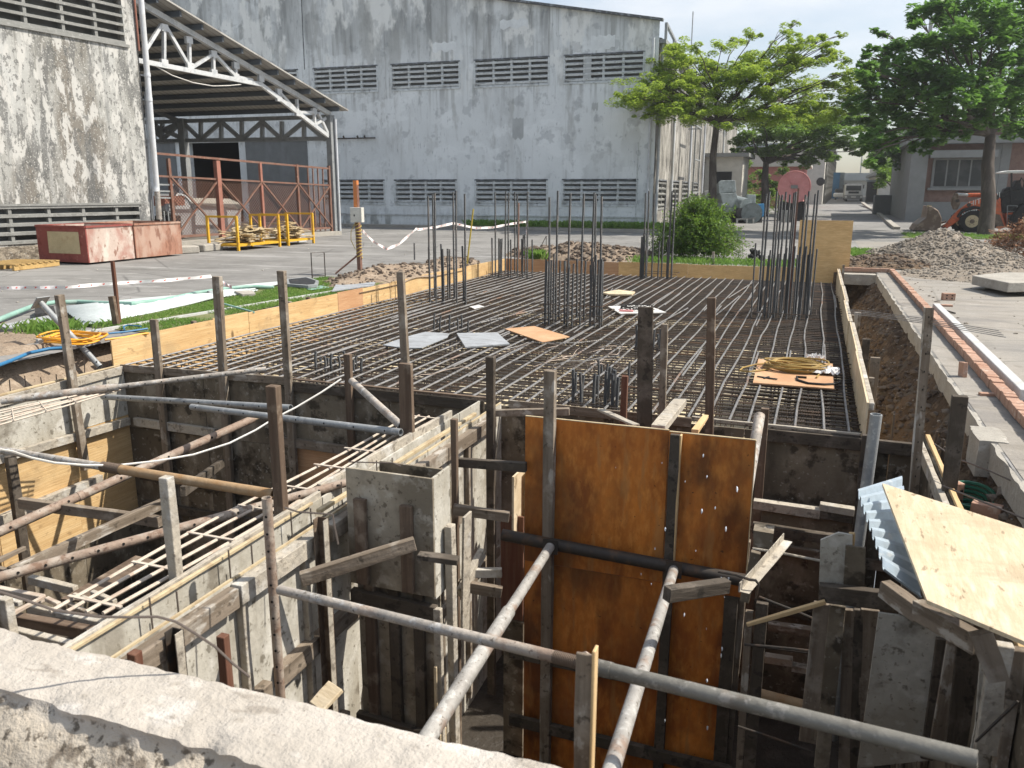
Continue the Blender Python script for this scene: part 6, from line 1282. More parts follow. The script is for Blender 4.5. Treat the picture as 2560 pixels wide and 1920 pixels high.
mb=MB(); mb.path([V(*g8(x,y),D=4.6) for x,y in((1370,570),(1560,575),(1780,580),(1850,610))],.004,5); tag(mb.build('bent_wire',Mt['wire']),'thin wire tied across the top of the box form','wire')

# water dripping from above in front of the brown plywood
mb=MB(); rr=random.Random(17)
for x,y,s in ((1437,1143,1.2),(1516,1105,1.3),(1592,1057,1.4),(1527,1030,.8),(1519,984,.9),(1568,1143,1.2),(1545,1097,.8),(1480,1040,.5),(1430,1000,.5),(1415,1185,.8),(1558,1250,1.2),(1574,1250,1.1),(1478,1328,1.3),(1526,1358,.6),(1560,1402,1.2),(1558,1417,1.3),(1527,1470,1.3),(1436,1557,1.),(1528,1572,1.3),(1385,1240,.6),(1407,1262,.6),(1442,1300,.8),(1565,1290,.5),(1330,1010,.4),(1503,1190,.5)):
    p=V(x,y,Y=5.45+rr.uniform(-.2,.2)); n0=len(mb.v); mb.rock((0,0,0),.0065*s,1.,rr); mb.v[n0:]=[(p.x+v[0]*.8,p.y+v[1]*.8,p.z+v[2]*2.4) for v in mb.v[n0:]]
tag(mb.build('water_drops',Mt['drop'],smooth=True),'falling water drops in front of the brown plywood',kind='stuff')
# ---------------- things on the left verge and road ----------------
h4=lambda x,y:G(x,y,0,620,2.44)
e=[V(*h4(x,y),z=.06+.02*math.sin(x*.01)) for x,y in((-60,460),(60,410),(200,355),(330,332),(480,328),(650,338),(800,340),(1000,318),(1200,275),(1400,245),(1550,235),(1670,242))]
mb=MB(); mb.path(e,.036,10); tag(mb.build('green_hose',Mt['green'],smooth=True),'thick pale green hose lying along the road edge over the white sheets','hose')
def corr_sheet(name,label,P,m,n=50,amp=.012,waves=14):
    mb=MB(); vs=[]; a,b,c,d=P
    for i in range(n+1):
        for j in range(5):
            s,t=i/n,j/4; p=(a.lerp(b,t)).lerp(d.lerp(c,t),s); vs.append(p+Vec((0,0,amp*math.sin(s*waves*6.283)+.02*math.sin(t*4+s*3))))
    mb.add(vs,[(i*5+j,(i+1)*5+j,(i+1)*5+j+1,i*5+j+1) for i in range(n) for j in range(4)]); o=mb.build(name,Mt[m],smooth=True); s=o.modifiers.new('t','SOLIDIFY'); s.thickness=.003; return tag(o,label,'sheet')
Z=.05
corr_sheet('corrugated_sheet','long white corrugated plastic sheet on the grass under the green hose',[V(*h4(360,360),z=Z),V(*h4(1580,250),z=Z),V(*h4(1300,310),z=Z-.01),V(*h4(505,472),z=Z-.01)],'corrw')
corr_sheet('corrugated_sheet','narrow white corrugated strip beyond the hose near the black panel',[V(*h4(1250,262),z=Z),V(*h4(1850,190),z=Z),V(*h4(1740,215),z=Z),V(*h4(1290,280),z=Z)],'corrw')
mb=MB(); mb.prism([V(*h4(x,y),z=.03) for x,y in((0,485),(330,415),(400,432),(420,458),(35,500))],(0,0,.03)); tag(mb.build('grey_plank_stack',Mt['tank']),'grey plastic panels stacked on the verge at the left edge under the hose','panel')
mb=MB(); mb.prism([V(*h4(x,y),z=.02) for x,y in((0,500),(300,470),(430,458),(520,462),(380,500),(0,530))],(0,0,.02)); tag(mb.build('black_sheet',Mt['blackm']),'torn black sheet sticking out from below the grey panels','sheet')
mb=MB(); mb.prism([V(*h4(x,y),z=.05) for x,y in((215,390),(250,370),(330,375),(340,410),(215,425))],(0,0,.05)); tag(mb.build('black_bag',Mt['blackm']),'small black bag behind the slanted pipe at left','bag')
t=thing('framed_tray','black framed panel lying on the grass by the road','panel',V(*h4(1840,220),z=0))
P=[V(*h4(x,y),z=.05) for x,y in((1740,205),(1870,190),(1945,215),(1935,240),(1880,245),(1750,235))]; mb=MB(); mb.prism(P,(0,0,.05)); mb.build('frame',Mt['galvD'],t); c=sum(P,Vec())/6; mb=MB(); mb.prism([c.lerp(p,.8)+Vec((0,0,.053)) for p in P],(0,0,.005)); mb.build('glass',Mt['blackm'],t)
flat('green_mat','flat blue green panel on the grass right of the black panel',[h4(x,y) for x,y in((1850,245),(1960,232),(2010,242),(1890,258))],'green',.01,'panel',z=.03)
flat('silver_sheet','crumpled silver sheet lying against the outside of the left boards',[h4(2025,268),h4(2060,212),h4(2300,194),h4(2280,232)],'greyb',.02,'sheet',z=.04)
flat('concrete_piece','thin concrete piece on the grass near the end of the hose',[h4(1430,278),h4(1540,275),h4(1560,295),h4(1480,300)],'conc',.05,'concrete piece',z=.02)
mb=MB(); c=V(*h4(450,560),z=.06)
for i in range(6):
    r=.27+.035*(i%3); o1=Vec((.05*math.sin(i*2),.05*math.cos(i*3),.012*i)); mb.path([c+o1+Vec((r*1.15*math.cos(a),r*.85*math.sin(a),.012*math.sin(a*3))) for a in [k*6.283/22+i for k in range(23)]],.011,6,cap=False)
e=[V(*h4(x,y),z=.05) for x,y in((640,560),(760,545),(860,525),(905,520))]; mb.path(e,.014,6)
tag(mb.build('hose_coil',Mt['orangeh'],smooth=True),'loose coil of orange hose on the bare soil at the left','hose coil')
mb=MB(); mb.path([V(*h4(x,y),z=.06) for x,y in((-60,735),(60,690),(180,640),(300,615),(420,608))],.02,8); tag(mb.build('blue_hose',Mt['blue'],smooth=True),'blue hose running over the soil bank in front of the orange coil','hose')
mb=MB(); mb.path([V(*h4(x,y),z=.05) for x,y in((480,540),(620,525),(760,512),(900,492))],.013,6); mb.path([V(*h4(x,y),z=.05) for x,y in((760,500),(752,480),(780,470),(860,478))],.010,6); tag(mb.build('blue_hose',Mt['blue'],smooth=True),'thin blue hose running through the grass behind the orange coil','hose')
# slanted prop with plate
a,b=V(*h4(250,335),X=-8.6),V(*h4(610,725),X=-7.8); t=thing('leaning_prop','grey steel prop leaning from the pit corner with a square plate on top','steel prop',b); pole('tube',Mt['pipeB'],b,a,.035,t)
d=(a-b).normalized(); u=d.cross(Vec((0,0,1))).normalized(); v=d.cross(u); mb=MB(); mb.obox(a+d*.01,u*.09,v*.09,d*.006); mb.build('plate',Mt['galvD'],t)
mb=MB(); a,b=V(*h4(1365,340),z=.10),V(*h4(1550,392),z=.03); mb.tube(a,b,.015,8); tag(mb.build('green_bar',Mt['green'],smooth=True),'short green bar leaning on the boards by the dark grey post','bar')
# pole with junction box
p=V(778,592,z=0); topz=V(773,390,Y=p.y).z
t=thing('box_pole','orange brown steel pole with a white junction box wound with cable','utility pole',p)
mb=MB(); mb.beam((p.x,p.y,0),(p.x-.02,p.y,topz),.085,.085,up=(0,1,0)); mb.build('pole',Mt['rust'],t); 
mb=MB(); mb.beam((p.x-.025,p.y,topz-.75),(p.x-.02,p.y,topz+.002),.088,.088,up=(0,1,0)); mb.build('painted_top',mat('orange_paint',(.62,.22,.07),rough=.6),t)
bz0,bz1=V(782,480,Y=p.y).z,V(782,448,Y=p.y).z; hw=.125
mb=MB(); mb.box((p.x-.13+.04,p.y-.17,bz0),(p.x+.13+.06,p.y-.05,bz1)); o=mb.build('junction_box',Mt['boxw'],t,bevel=.006); mb=MB(); mb.box((p.x-.09+.04,p.y-.175,bz0+.03),(p.x+.15,p.y-.1705,bz1-.03)); mb.build('cover',Mt['boxw'],o,bevel=.004)
mb=MB(); mb.box((p.x-.0,p.y-.18,bz0+.13),(p.x+.03,p.y-.1755,bz0+.17)); mb.build('switch',Mt['blackm'],o)
mb=MB(); mb.path([Vec((p.x+.065*math.cos(k*.9),p.y+.065*math.sin(k*.9),.35+.011*k+.02*math.sin(k))) for k in range(70)],.012,5); mb.path([Vec((p.x+x,p.y-.08,z)) for x,z in((-.02,bz0),(-.14,bz0-.2),(-.15,.75),(-.05,.55))],.008,5); mb.build('wound_cable',mat('tape_ochre',(.45,.33,.10),rough=.5),t,smooth=True)
mb=MB(); mb.tube((p.x-.45,p.y-.3,0.02),(p.x-.02,p.y-.04,.42),.02,8); mb.build('brace',Mt['rust'],t,smooth=True)
# caution tape
def tape(label,pts,wd=.06,sag=None):
    mbw,mbr=MB(),MB(); P=[]
    for a,b in zip(pts,pts[1:]):
        for k in range(8): P.append(a.lerp(b,k/8))
    P.append(pts[-1])
    for i in range(len(P)-1):
        w0=Vec((.01*math.sin(i*.9),.01*math.cos(i),wd/2*(1+.1*math.sin(i)))); w1=Vec((.01*math.sin((i+1)*.9),.01*math.cos(i+1),wd/2*(1+.1*math.sin(i+1))))
        mbw.quad(P[i]-w0,P[i+1]-w1,P[i+1]+w1,P[i]+w0)
        if i%2==0: q0=P[i]-FW*.004; q1=P[i].lerp(P[i+1],.35)-FW*.004; mbr.quad(q0-w0*.5,q1-w0*.2,q1+w0*.6,q0+w0*.3)
    t=thing('caution_tape',label,'caution tape',P[0]); mbw.build('white_band',Mt['tapew'],t); mbr.build('red_print',Mt['taper'],t)
k4=lambda x,y:G(x,y,850,0,2.44); D0=(p-EYEP).dot(FW)
tape('red and white caution tape drooping from the junction box pole across the road',[V(*k4(x,y),D=D0+dd) for x,y,dd in((140,1410,0),(205,1475,.3),(285,1520,.5),(360,1490,1.),(465,1395,1.5),(480,1400,1.6),(590,1385,2.2),(690,1362,3.),(830,1392,3.8),(930,1388,4.4),(1030,1368,5.),(1135,1352,5.6),(1137,1440,5.7))],.058)
tape('caution tape lying low over the road at the left picture edge',[V(*h4(x,y),z=.35) for x,y in((-60,245),(150,242),(400,240),(700,215),(1000,198),(1290,172))],.05)
mb=MB(); s_=V(500,612,z=.0)
tape('loose end of caution tape hanging beside the tall grey post',[V(*h4(x,y),D=10.4) for x,y in((1340,195),(1380,225),(1415,240))],.05)
# thin frame stand by road, yellow stake, stake
t=thing('bent_rod_frame','thin dark rod frame standing at the road edge beyond the grass','rod frame',V(*h4(1950,185),z=0)); a,b=V(*h4(1905,185),z=0),V(*h4(1985,182),z=0); h=1.0*(V(*h4(1908,30),Y=a.y).z); mb=MB(); mb.path([a,a+Vec((0,0,h)),b+Vec((0,0,h)),b],.012,6); mb.build('hoop',Mt['steelD'],t); mb=MB(); mb.tube(a+Vec((0,0,.05)),b+Vec((0,0,.05)),.01,6); mb.build('foot_rod',Mt['steelD'],t)
a,b=V(*k4(775,1615),Y=18.6),V(*k4(813,1275),Y=18.6); mb=MB(); mb.tube(a,b,.02,8); tag(mb.build('yellow_stake',mat('stake_yellow',(.50,.38,.06),rough=.6),smooth=True),'slanting yellow stake behind the left starter bars','stake')
a=V(*k4(455,1585),z=-.0); b=V(*k4(453,1483),Y=a.y); mb=MB(); mb.tube((a.x,a.y,-.1),b,.022,8); tag(mb.build('steel_stake',Mt['barZ'],smooth=True),'dark bar stake in the soil ridge left of the starter bars','stake')
for (x,y0,y1,l) in ((1258,1580,1440,'thin crossed rods behind the far left corner, upright one'),):
    a=V(*k4(x,y0),Y=22.5); b=V(*k4(x,y1),Y=22.5); mb=MB(); mb.tube(a,b,.01,6); mb.tube(a-Vec((.35,0,0)),b,.01,6); tag(mb.build('rod_tripod',Mt['steelD']),'thin crossed rods standing behind the far left corner','rod')
tag(blades('weeds','small bright green weed at the far left board corner',lambda rn:(rn.gauss(-7.05,.12),21.1+rn.random()*.1,.0),120,.25,11),'small bright green weed at the far left board corner',kind='stuff')
mb=MB(); rr=random.Random(8); c=V(*G(545,1590,1660,0,2.44),z=.0)
for i in range(14): mb.rock(c+Vec((rr.gauss(0,.12),rr.gauss(0,.08),.05+rr.random()*.25)),.09,1.,rr)
tag(mb.build('black_bag',Mt['blackm'],smooth=True),'crumpled black bag behind the far board right of the bush','bag')
for i,(x,y) in enumerate(((1880,300),(1437,402))): q_=V(*h4(x,y),X=-7.95); mb=MB(); mb.beam((q_.x,q_.y,-.3),(q_.x,q_.y,q_.z),.06,.06); tag(mb.build('peg',Mt['lumB']),['brown peg behind the left boards at the orange board','brown peg behind the left boards near the green bar'][i],'peg')
a=V(*G(300,1610,1660,0,2.44),Y=21.5); b=V(*G(302,1535,1660,0,2.44),Y=21.5); mb=MB(); mb.beam((a.x,a.y,-.1),b,.06,.04,up=(0,1,0)); tag(mb.build('peg',Mt['lumG']),'thin grey peg standing in front of the bush','peg')
# loose stones and litter on road
mb=MB(); rr=random.Random(77)
for i in range(500):
    x=rr.uniform(-30,12); y=rr.uniform(8,60)
    if -8.2<x<1.5 and y<22: continue
    mb.rock((x,y,.005+gz(y)),rr.uniform(.008,.03),.6,rr)
tag(mb.build('grit',Mt['stone'],origin=None),'small stones strewn over road and yard',kind='stuff')
# ---------------- trees and bush ----------------
def leafcloud(mb,c,r,n,size,rn,flat=1.0,kind='quad',droop=0.):
    for i in range(n):
        while True:
            u=Vec((rn.uniform(-1,1),rn.uniform(-1,1),rn.uniform(-1,1)))
            if u.length<1: break
        l=u.length; u=u/(l+1e-6)*(l**.6)
        p=c+Vec((u.x*r,u.y*r,u.z*r*flat-droop*l*l)); s=size*rn.uniform(.45,1.5)
        a=rn.random()*6.283; t=rn.gauss(0,.45) if kind=='flat' else rn.uniform(-.9,.9)
        d=Vec((math.cos(a),math.sin(a),math.sin(t)*.8)).normalized(); q=d.cross(Vec((rn.gauss(0,.4),rn.gauss(0,.4),1))).normalized()
        mb.add([p-d*s,p-q*s*.42,p+d*s,p+q*s*.42],[(0,1,2,3)])
def limb(mb,a,b,r0,r1,rn,n=6,w=.12):
    l=(b-a).length; pts=[a]
    for i in range(1,n): pts.append(a.lerp(b,i/n)+Vec((rn.gauss(0,w),rn.gauss(0,w),rn.gauss(0,w*.6)))*l*.12+Vec((0,0,l*.06*math.sin(math.pi*i/n))))
    pts.append(b); mb.path(pts,r0,7,r2=r1); return pts
def tree(name,label,base,forks,clusters,leafm,trunk_r,size,per,seed,kind='quad',flat=.5,rs=1.35,group=None,Ydep=3.,twigs=True,trunk_pts=None):
    """clusters: list of (x,y,rpx,depth offset); base world; forks: view px where the trunk forks"""
    rn=random.Random(seed); t=thing(name,label,'tree',base,group)
    tr=MB(); D=(Vec(base)-EYEP).dot(FW); f=V(*forks,D=D)
    pts=trunk_pts or [Vec(base),Vec(base).lerp(f,.35)+Vec((.06,0,0)),Vec(base).lerp(f,.7)-Vec((.05,0,0)),f]
    tr.path(pts,trunk_r*1.25,10,r2=trunk_r*.75); tr.build('trunk',Mt['bark'],t,smooth=True)
    br=MB(); lf=MB(); pxm=FPX/KV/D; cs=[]
    for c in clusters:
        x,y,r=c[:3]; dd=c[3] if len(c)>3 else rn.uniform(-1,1)*Ydep
        cs.append((V(x,y,D=D+dd),r/pxm))
    mains=[]
    ang=sorted(cs,key=lambda q:math.atan2((q[0]-f).dot(RT),(q[0]-f).z))
    k=max(3,len(ang)//6)
    for i in range(0,len(ang),k):
        grp=ang[i:i+k]; m=sum((g[0] for g in grp),Vec())/len(grp); m=f.lerp(m,.55); p=limb(br,f,m,trunk_r*.55,trunk_r*.25,rn)
        for c,r in grp:
            s=p[-1] if rn.random()<.6 else p[-3]; pp=limb(br,s,c,trunk_r*.22,trunk_r*.06,rn,5)
            if twigs:
                for j in range(4):
                    e=c+Vec((rn.gauss(0,1),rn.gauss(0,1),rn.gauss(0,flat)))*r*.6; limb(br,pp[-2],e,trunk_r*.07,trunk_r*.02,rn,3)
    br.build('branches',Mt['bark'],t,smooth=True)
    for c,r in cs:
        r*=rs; n=int(per*(r/1.0)**2*2.2)+20
        sub=max(4,int(12*r))
        for j in range(sub):
            cc=c+Vec((rn.gauss(0,.5)*r,rn.gauss(0,.5)*r,rn.gauss(0,.5)*r*flat)); leafcloud(lf,cc,r*rn.uniform(.28,.55),n//sub,size,rn,flat*.8+.1,kind,.1)
    o=lf.build('crown',Mt[leafm],t,origin=None); return t
# 1: feathery light green tree beside the warehouse
b1=V(1537,505,z=0); D1=36.
p=V(1532,470,D=D1); b1=Vec((p.x,p.y,0))
cl=[]
rows_=[ (1400,172,26),(1368,212,26),(1432,196,26),(1440,152,30),(1462,108,22),(1440,132,22),(1500,96,16),(1482,130,26),(1526,132,26),(1560,98,20),(1596,86,18),(1628,74,16),(1654,112,22),(1690,66,14),(1722,46,10),(1706,96,18),
 (1745,86,14),(1772,82,12),(1800,92,16),(1822,76,10),(1826,128,14),(1790,118,18),(1756,134,24),(1716,128,24),(1676,142,26),(1636,150,28),(1596,160,28),(1560,178,30),(1520,196,28),(1478,222,28),(1440,240,24),(1408,236,18),(1386,252,10),(1504,250,26),(1546,238,26),(1588,222,28),(1630,206,28),(1672,196,28),(1714,186,28),(1756,184,26),(1798,176,24),(1834,160,16),(1812,208,24),(1770,222,28),(1728,232,28),(1686,244,26),(1646,246,26),(1604,256,22),(1570,270,18),(1842,190,16),(1352,206,14),(1418,212,22),(1460,176,24),(1496,168,26),(1610,128,20),(1846,225,18),(1800,250,22),(1760,262,22),(1540,150,22),(1655,172,22)]
for x,y,r in rows_: cl.append((x,y,r))
re_=random.Random(44)
for _ in range(900):
    a,b=re_.choice(rows_),re_.choice(rows_)
    if a!=b and math.hypot(a[0]-b[0],(a[1]-b[1])*2)<75 and len(cl)<330: u=re_.random(); cl.append((a[0]+(b[0]-a[0])*u,a[1]+(b[1]-a[1])*u+re_.uniform(-5,5),(a[2]+b[2])/2*.85))
tree('rain_tree','feathery light green spreading tree beside the warehouse corner',b1,(1548,268),cl,'leafL',.17,.062,1050,5,'flat',.5,rs=1.5,Ydep=1.8)
# 2: darker mid tree behind
p=V(1650,470,D=60); cl=[(x,y,r) for x,y,r in ((1600,300,24),(1640,292,28),(1690,290,30),(1740,284,32),(1790,282,32),(1830,262,26),(1846,240,20),(1820,304,26),(1770,316,24),(1720,318,22),(1668,322,24),(1620,326,20),(1700,344,18),(1740,346,18),(1790,336,16),(1590,330,14),(1855,282,16),(1855,330,12),(1600,250,24),(1650,262,26),(1700,262,26),(1750,255,26),(1800,245,24),(1845,205,18),(1850,255,16),(1845,310,14))]
tree('shade_tree','darker green tree behind the feathery one over the grey machinery',(p.x,p.y,gz(p.y)),(1655,352),cl,'leafM',.28,.12,800,6,'flat',.45)
p=V(1700,470,D=66); cl=[(x,y,r) for x,y,r in ((1690,368,12),(1640,370,14),(1610,352,14),(1650,395,14),(1675,400,16),(1620,400,12),(1665,418,12))]
tree('dark_shrub_tree','low dark tree in the shade between the machinery and the pink disc',(p.x,p.y,gz(p.y)),(1690,425),cl,'leafM',.2,.13,420,16,'flat',.7)
# right big broad-leaved tree
p=V(2128,510,z=0); 
cl=[(x,y,r) for x,y,r in ((2000,22,26),(2035,10,28),(2075,20,36),(2120,10,36),(2170,15,38),(2210,20,34),(1985,45,14),(2050,60,32),(2095,75,34),(2140,60,36),(2190,70,36),(2020,85,26),(1925,100,24),(1955,95,26),(1895,120,18),(1990,110,28),(2035,115,32),(2080,125,34),(2130,115,34),(2180,125,36),(2210,110,26),
 (1875,150,24),(1910,150,28),(1950,150,30),(1995,155,32),(2045,160,32),(2095,170,32),(2145,165,34),(2190,175,32),(1862,185,20),(1895,195,28),(1935,195,30),(1980,200,30),(2025,205,32),(2075,210,32),(2120,215,30),(2165,220,30),(2205,215,26),(1875,225,22),(1915,235,26),(1955,240,26),(2000,245,28),(2045,248,26),(2090,250,26),(2140,255,24),(2190,255,26),(2210,275,20),(1900,265,22),(1940,275,20),(1980,272,20),(2175,285,18),(1862,150,16),(1850,215,14),(1862,255,18),(1872,292,18),(1890,315,16),(1880,345,12),(1915,310,20),(1960,312,18),(2000,300,18),(2040,290,20),(2080,285,18),(1905,70,12),(1870,120,12))]
tree('broad_leaf_tree','big dark green broad leaved tree in front of the brick building',(p.x,p.y,0),(2140,292),cl,'leafD',.27,.16,330,7,'quad',.75,Ydep=3.5)
p=V(2197,490,z=0); cl=[(x,y,r) for x,y,r in ((2225,160,34),(2230,220,30),(2215,260,24),(2240,120,34),(2240,60,34),(2205,190,20))]
tree('broad_leaf_tree','broad leaved tree at the right picture edge beside the loader cab',(p.x,p.y+9,0),(2194,300),cl,'leafD',.26,.17,300,8,'quad',.75)
# leaning tree + small dark tree group on the kerb
p=V(2008,478,z=0); f=V(1975,345,D=58); base=Vec((V(2008,474,D=58).x,V(2008,474,D=58).y,0))
cl=[(x,y,r) for x,y,r in ((1890,300,22),(1925,305,24),(1960,300,24),(1990,320,14),(1905,335,20),(1940,338,20),(1970,345,16),(1885,260,18))]
tree('leaning_tree','leaning dark trunk tree left of the brick building corner',base,(1980,340),cl,'leafD',.2,.16,420,9,'quad',.7,trunk_pts=[base,base.lerp(f,.4)+Vec((.3,0,-.2)),base.lerp(f,.75)+Vec((.15,0,0)),f])
p=V(1925,452,D=70); cl=[(x,y,r) for x,y,r in ((1890,350,16),(1915,356,18),(1945,362,18),(1905,378,16),(1930,386,14),(1958,384,12),(1900,398,10))]
tree('small_dark_tree','small dark tree with many stems on the kerb beyond the leaning one',(p.x,p.y,gz(p.y)),(1930,410),cl,'leafM',.16,.15,480,10,'quad',.7)
for i,(x,y0,y1,D) in enumerate(((1955,462,370,66),(1943,455,395,69))):
    a=V(x,y0,D=D); b=V(x-8,y1,D=D); mb=MB(); mb.path([Vec((a.x,a.y,gz(a.y))),a.lerp(b,.5)+Vec((.1,0,0)),b],.14,8,r2=.09); tag(mb.build('tree_trunk',Mt['bark'],smooth=True),['slim bare trunk left of the leaning tree','slim bare trunk beside the small dark tree'][i],'tree trunk')
# tree seen through the warehouse doorway
c=V(445,430,pl=(B0-NB*18,NB)); t=thing('garden_tree','green tree seen through the open warehouse door','tree',(c.x,c.y,0)); rn=random.Random(5); mb=MB(); leafcloud(mb,Vec((c.x,c.y+1.5,2.0)),3.2,1600,.13,rn,.9); mb.build('crown',Mt['leafL'],t,origin=None); mb=MB(); mb.tube((c.x,c.y+1.5,0),(c.x,c.y+1.5,2),.12,8); mb.build('trunk',Mt['bark'],t)
# bush
bc=V(1510,572,z=0); bc=Vec((-3.05,23.1,0)); t=thing('bush','dense bright green rounded bush behind the far formwork board','bush',bc); rn=random.Random(14)
st=MB(); lf=MB()
for i in range(620):
    a=rn.random()*6.283; el=rn.uniform(.05,1.5); R_=Vec((math.cos(a)*math.cos(el)*1.42,math.sin(a)*math.cos(el)*1.15,math.sin(el)*1.72))
    R_*=rn.uniform(.80,1.04)*(1+.12*noise.noise(R_*1.4)); e=bc+R_; s=bc+R_*rn.uniform(.2,.45)+Vec((0,0,.1)); mid=s.lerp(e,.6)+Vec((0,0,.12)); e=e+Vec((R_.x,R_.y,0))*.05-Vec((0,0,rn.uniform(0,.15)))
    pts=[s,mid,e]; st.path(pts,.006,3,r2=.003,cap=False)
    for k in range(34):
        u=k/34; p=(s.lerp(mid,u*2) if u<.5 else mid.lerp(e,u*2-1)); dd=Vec((rn.gauss(0,1),rn.gauss(0,1),rn.gauss(0,1))).normalized(); sz=rn.uniform(.05,.09); q=dd.cross(Vec((rn.gauss(0,1),rn.gauss(0,1),rn.gauss(0,1)))).normalized()
        p=p+dd*rn.uniform(0,.05); lf.add([p,p+dd*sz*.5-q*sz*.22,p+dd*sz,p+dd*sz*.5+q*sz*.22],[(0,1,2,3)])
for i in range(40):
    a=rn.random()*6.283; el=rn.uniform(.1,1.5); R_=Vec((math.cos(a)*math.cos(el)*1.42,math.sin(a)*math.cos(el)*1.15,math.sin(el)*1.6))*.66; leafcloud(lf,bc+R_,.42,160,.045,rn,.9)
st.build('stems',Mt['bark'],t,origin=None); lf.build('foliage',Mt['leafB'],t,origin=None)
# dead brush pile at right
bc=V(2225,560,z=0); bc=Vec((bc.x+1.0,bc.y+1.1,0)); t=thing('brush_pile','heap of dry red brown branches and leaves at the right picture edge','brush pile',bc); rn=random.Random(15); mb=MB(); lf=MB()
for i in range(700):
    a=rn.random()*6.283; el=rn.random()*1.4; r=rn.random()**.5; p=bc+Vec((math.cos(a)*2.1*r,math.sin(a)*1.6*r,(1-r*r)*1.5*rn.random()**.6)); d=Vec((rn.gauss(0,1),rn.gauss(0,1),rn.gauss(.1,.6))).normalized()*rn.uniform(.15,.5)
    mb.path([p-d,p+Vec((0,0,.05)),p+d+Vec((rn.gauss(0,.08),0,-.05))],.008,3,r2=.003,cap=False)
    if rn.random()<.8: leafcloud(lf,p,.22,22,.05,rn,.8)
mb.build('branches',Mt['twig'],t,origin=None); lf.build('dead_leaves',Mt['twig'],t,origin=None)
mb=MB()
for i in range(60):
    a=rn.uniform(2.2,4.4); p=bc+Vec((math.cos(a)*1.7,math.sin(a)*1.4,rn.uniform(0,.3))); d=Vec((rn.gauss(0,1),rn.gauss(0,1),rn.uniform(.2,1.2))).normalized()*rn.uniform(.2,.55); mb.path([p,p+d*.6,p+d+Vec((rn.gauss(0,.08),0,-.05))],.01,4,r2=.004,cap=False)
mb.build('grey_twigs',Mt['lumW'],t,origin=None)
# hedge along the far left of the road, plants near machinery
def shrub(label,c,r,h,n,m,seed,size=.12):
    t=thing('shrub',label,'shrub',c); mb=MB(); rn=random.Random(seed); 
    for i in range(8): leafcloud(mb,Vec(c)+Vec((rn.gauss(0,.4)*r,rn.gauss(0,.4)*r,h*rn.uniform(.3,.8))),r*.55,n//8,size,rn,h/r*.6)
    mb.build('foliage',Mt[m],t,origin=None); s=MB(); s.tube(c,Vec(c)+Vec((0,0,h*.5)),.05,6); s.build('stem',Mt['bark'],t)
for i,(x,y,D,r,h) in enumerate(((1585,455,64,1.2,1.6),(1622,452,68,1.1,1.4),(1660,450,66,1.3,2.0),(1600,440,72,1.6,2.4))):
    c=V(x,y,D=D); shrub(['low shrub behind the grey machinery, left one','low shrub behind the grey machinery, right one','dark shrub under the shade tree beside the pink disc','taller shrub against the far pink wall'][i],(c.x,c.y,gz(c.y)),r,h,700,'leafM',20+i)
for i,(x,D) in enumerate(((2010,57.5),)):
    c=V(x,455,D=D)
# ---------------- brick building on the right ----------------
r3=lambda x,y:G(x,y,1660,0,2.44); BY=58.
def PB(x,y,d=0): return V(*r3(x,y),Y=BY+d)
t=thing('brick_office','two storey brown brick building with grey bands and a dark window behind the trees','building',PB(1530,1330)); 
x0=PB(1555,1000).x; zband0,zband1=PB(1700,880).z,PB(1700,835).z; zb2=PB(1700,1232).z
mb=MB(); mb.box((x0,BY,zb2),(x0+26,BY+14,zband0)); w_=mb.build('lower_wall',Mt['brickwall'],t,origin=None)
mb=MB(); mb.box((x0-.5,BY-.45,-.05),(x0+.45,BY+14,zband0)); mb.build('corner_pilaster',Mt['bandgrey'],t)
mb=MB(); mb.box((x0+.451,BY-.2,-.05),(x0+26,BY+13,zb2)); mb.build('plinth',Mt['bandgrey'],t)
mb=MB(); mb.box((x0-.9,BY-.8,zband0+.001),(x0+27,BY+14.5,zband1)); mb.build('floor_band',Mt['bandgrey'],t)
mb=MB(); mb.box((x0+.6,BY+.3,zband1),(x0+26,BY+13,PB(1700,755).z)); mb.build('upper_wall',Mt['brickwall'],t)
mb=MB(); mb.box((x0-.1,BY-.2,PB(1700,755).z),(x0+27,BY+14,PB(1700,735).z)); mb.build('roof_band',Mt['bandgrey'],t)
a,b=PB(1640,1135),PB(1950,975); f=MB(); f.box((a.x-.15,BY-.12,a.z-.1),(b.x+.15,BY-.001,b.z+.1)); wo=f.build('window',Mt['bandgrey'],t)
g=MB(); g.box((a.x,BY-.14,a.z),(b.x,BY-.121,b.z)); g.build('pane',Mt['glass'],wo)
g=MB(); 
for i in range(1,4): x=a.x+(b.x-a.x)*i/4; g.box((x-.04,BY-.17,a.z),(x+.04,BY-.141,b.z))
g.build('mullion',Mt['bandgrey'],wo)
g=MB(); g.box((a.x-.4,BY-.9,b.z+.12),(b.x+.6,BY-.002,b.z+.55)); g.build('hood',Mt['bandgrey'],wo)
g=MB(); g.box((a.x-.3,BY-.35,a.z-.25),(b.x+.3,BY-.002,a.z-.101)); g.build('sill',Mt['bandgrey'],wo)
for x in (2030,2090): q=PB(x,900); mb=MB(); mb.box((q.x-.25,BY-.15,zb2+.01),(q.x+.25,BY-.002,zband0-.01)); mb.build('pilaster',Mt['bandgrey'],t)
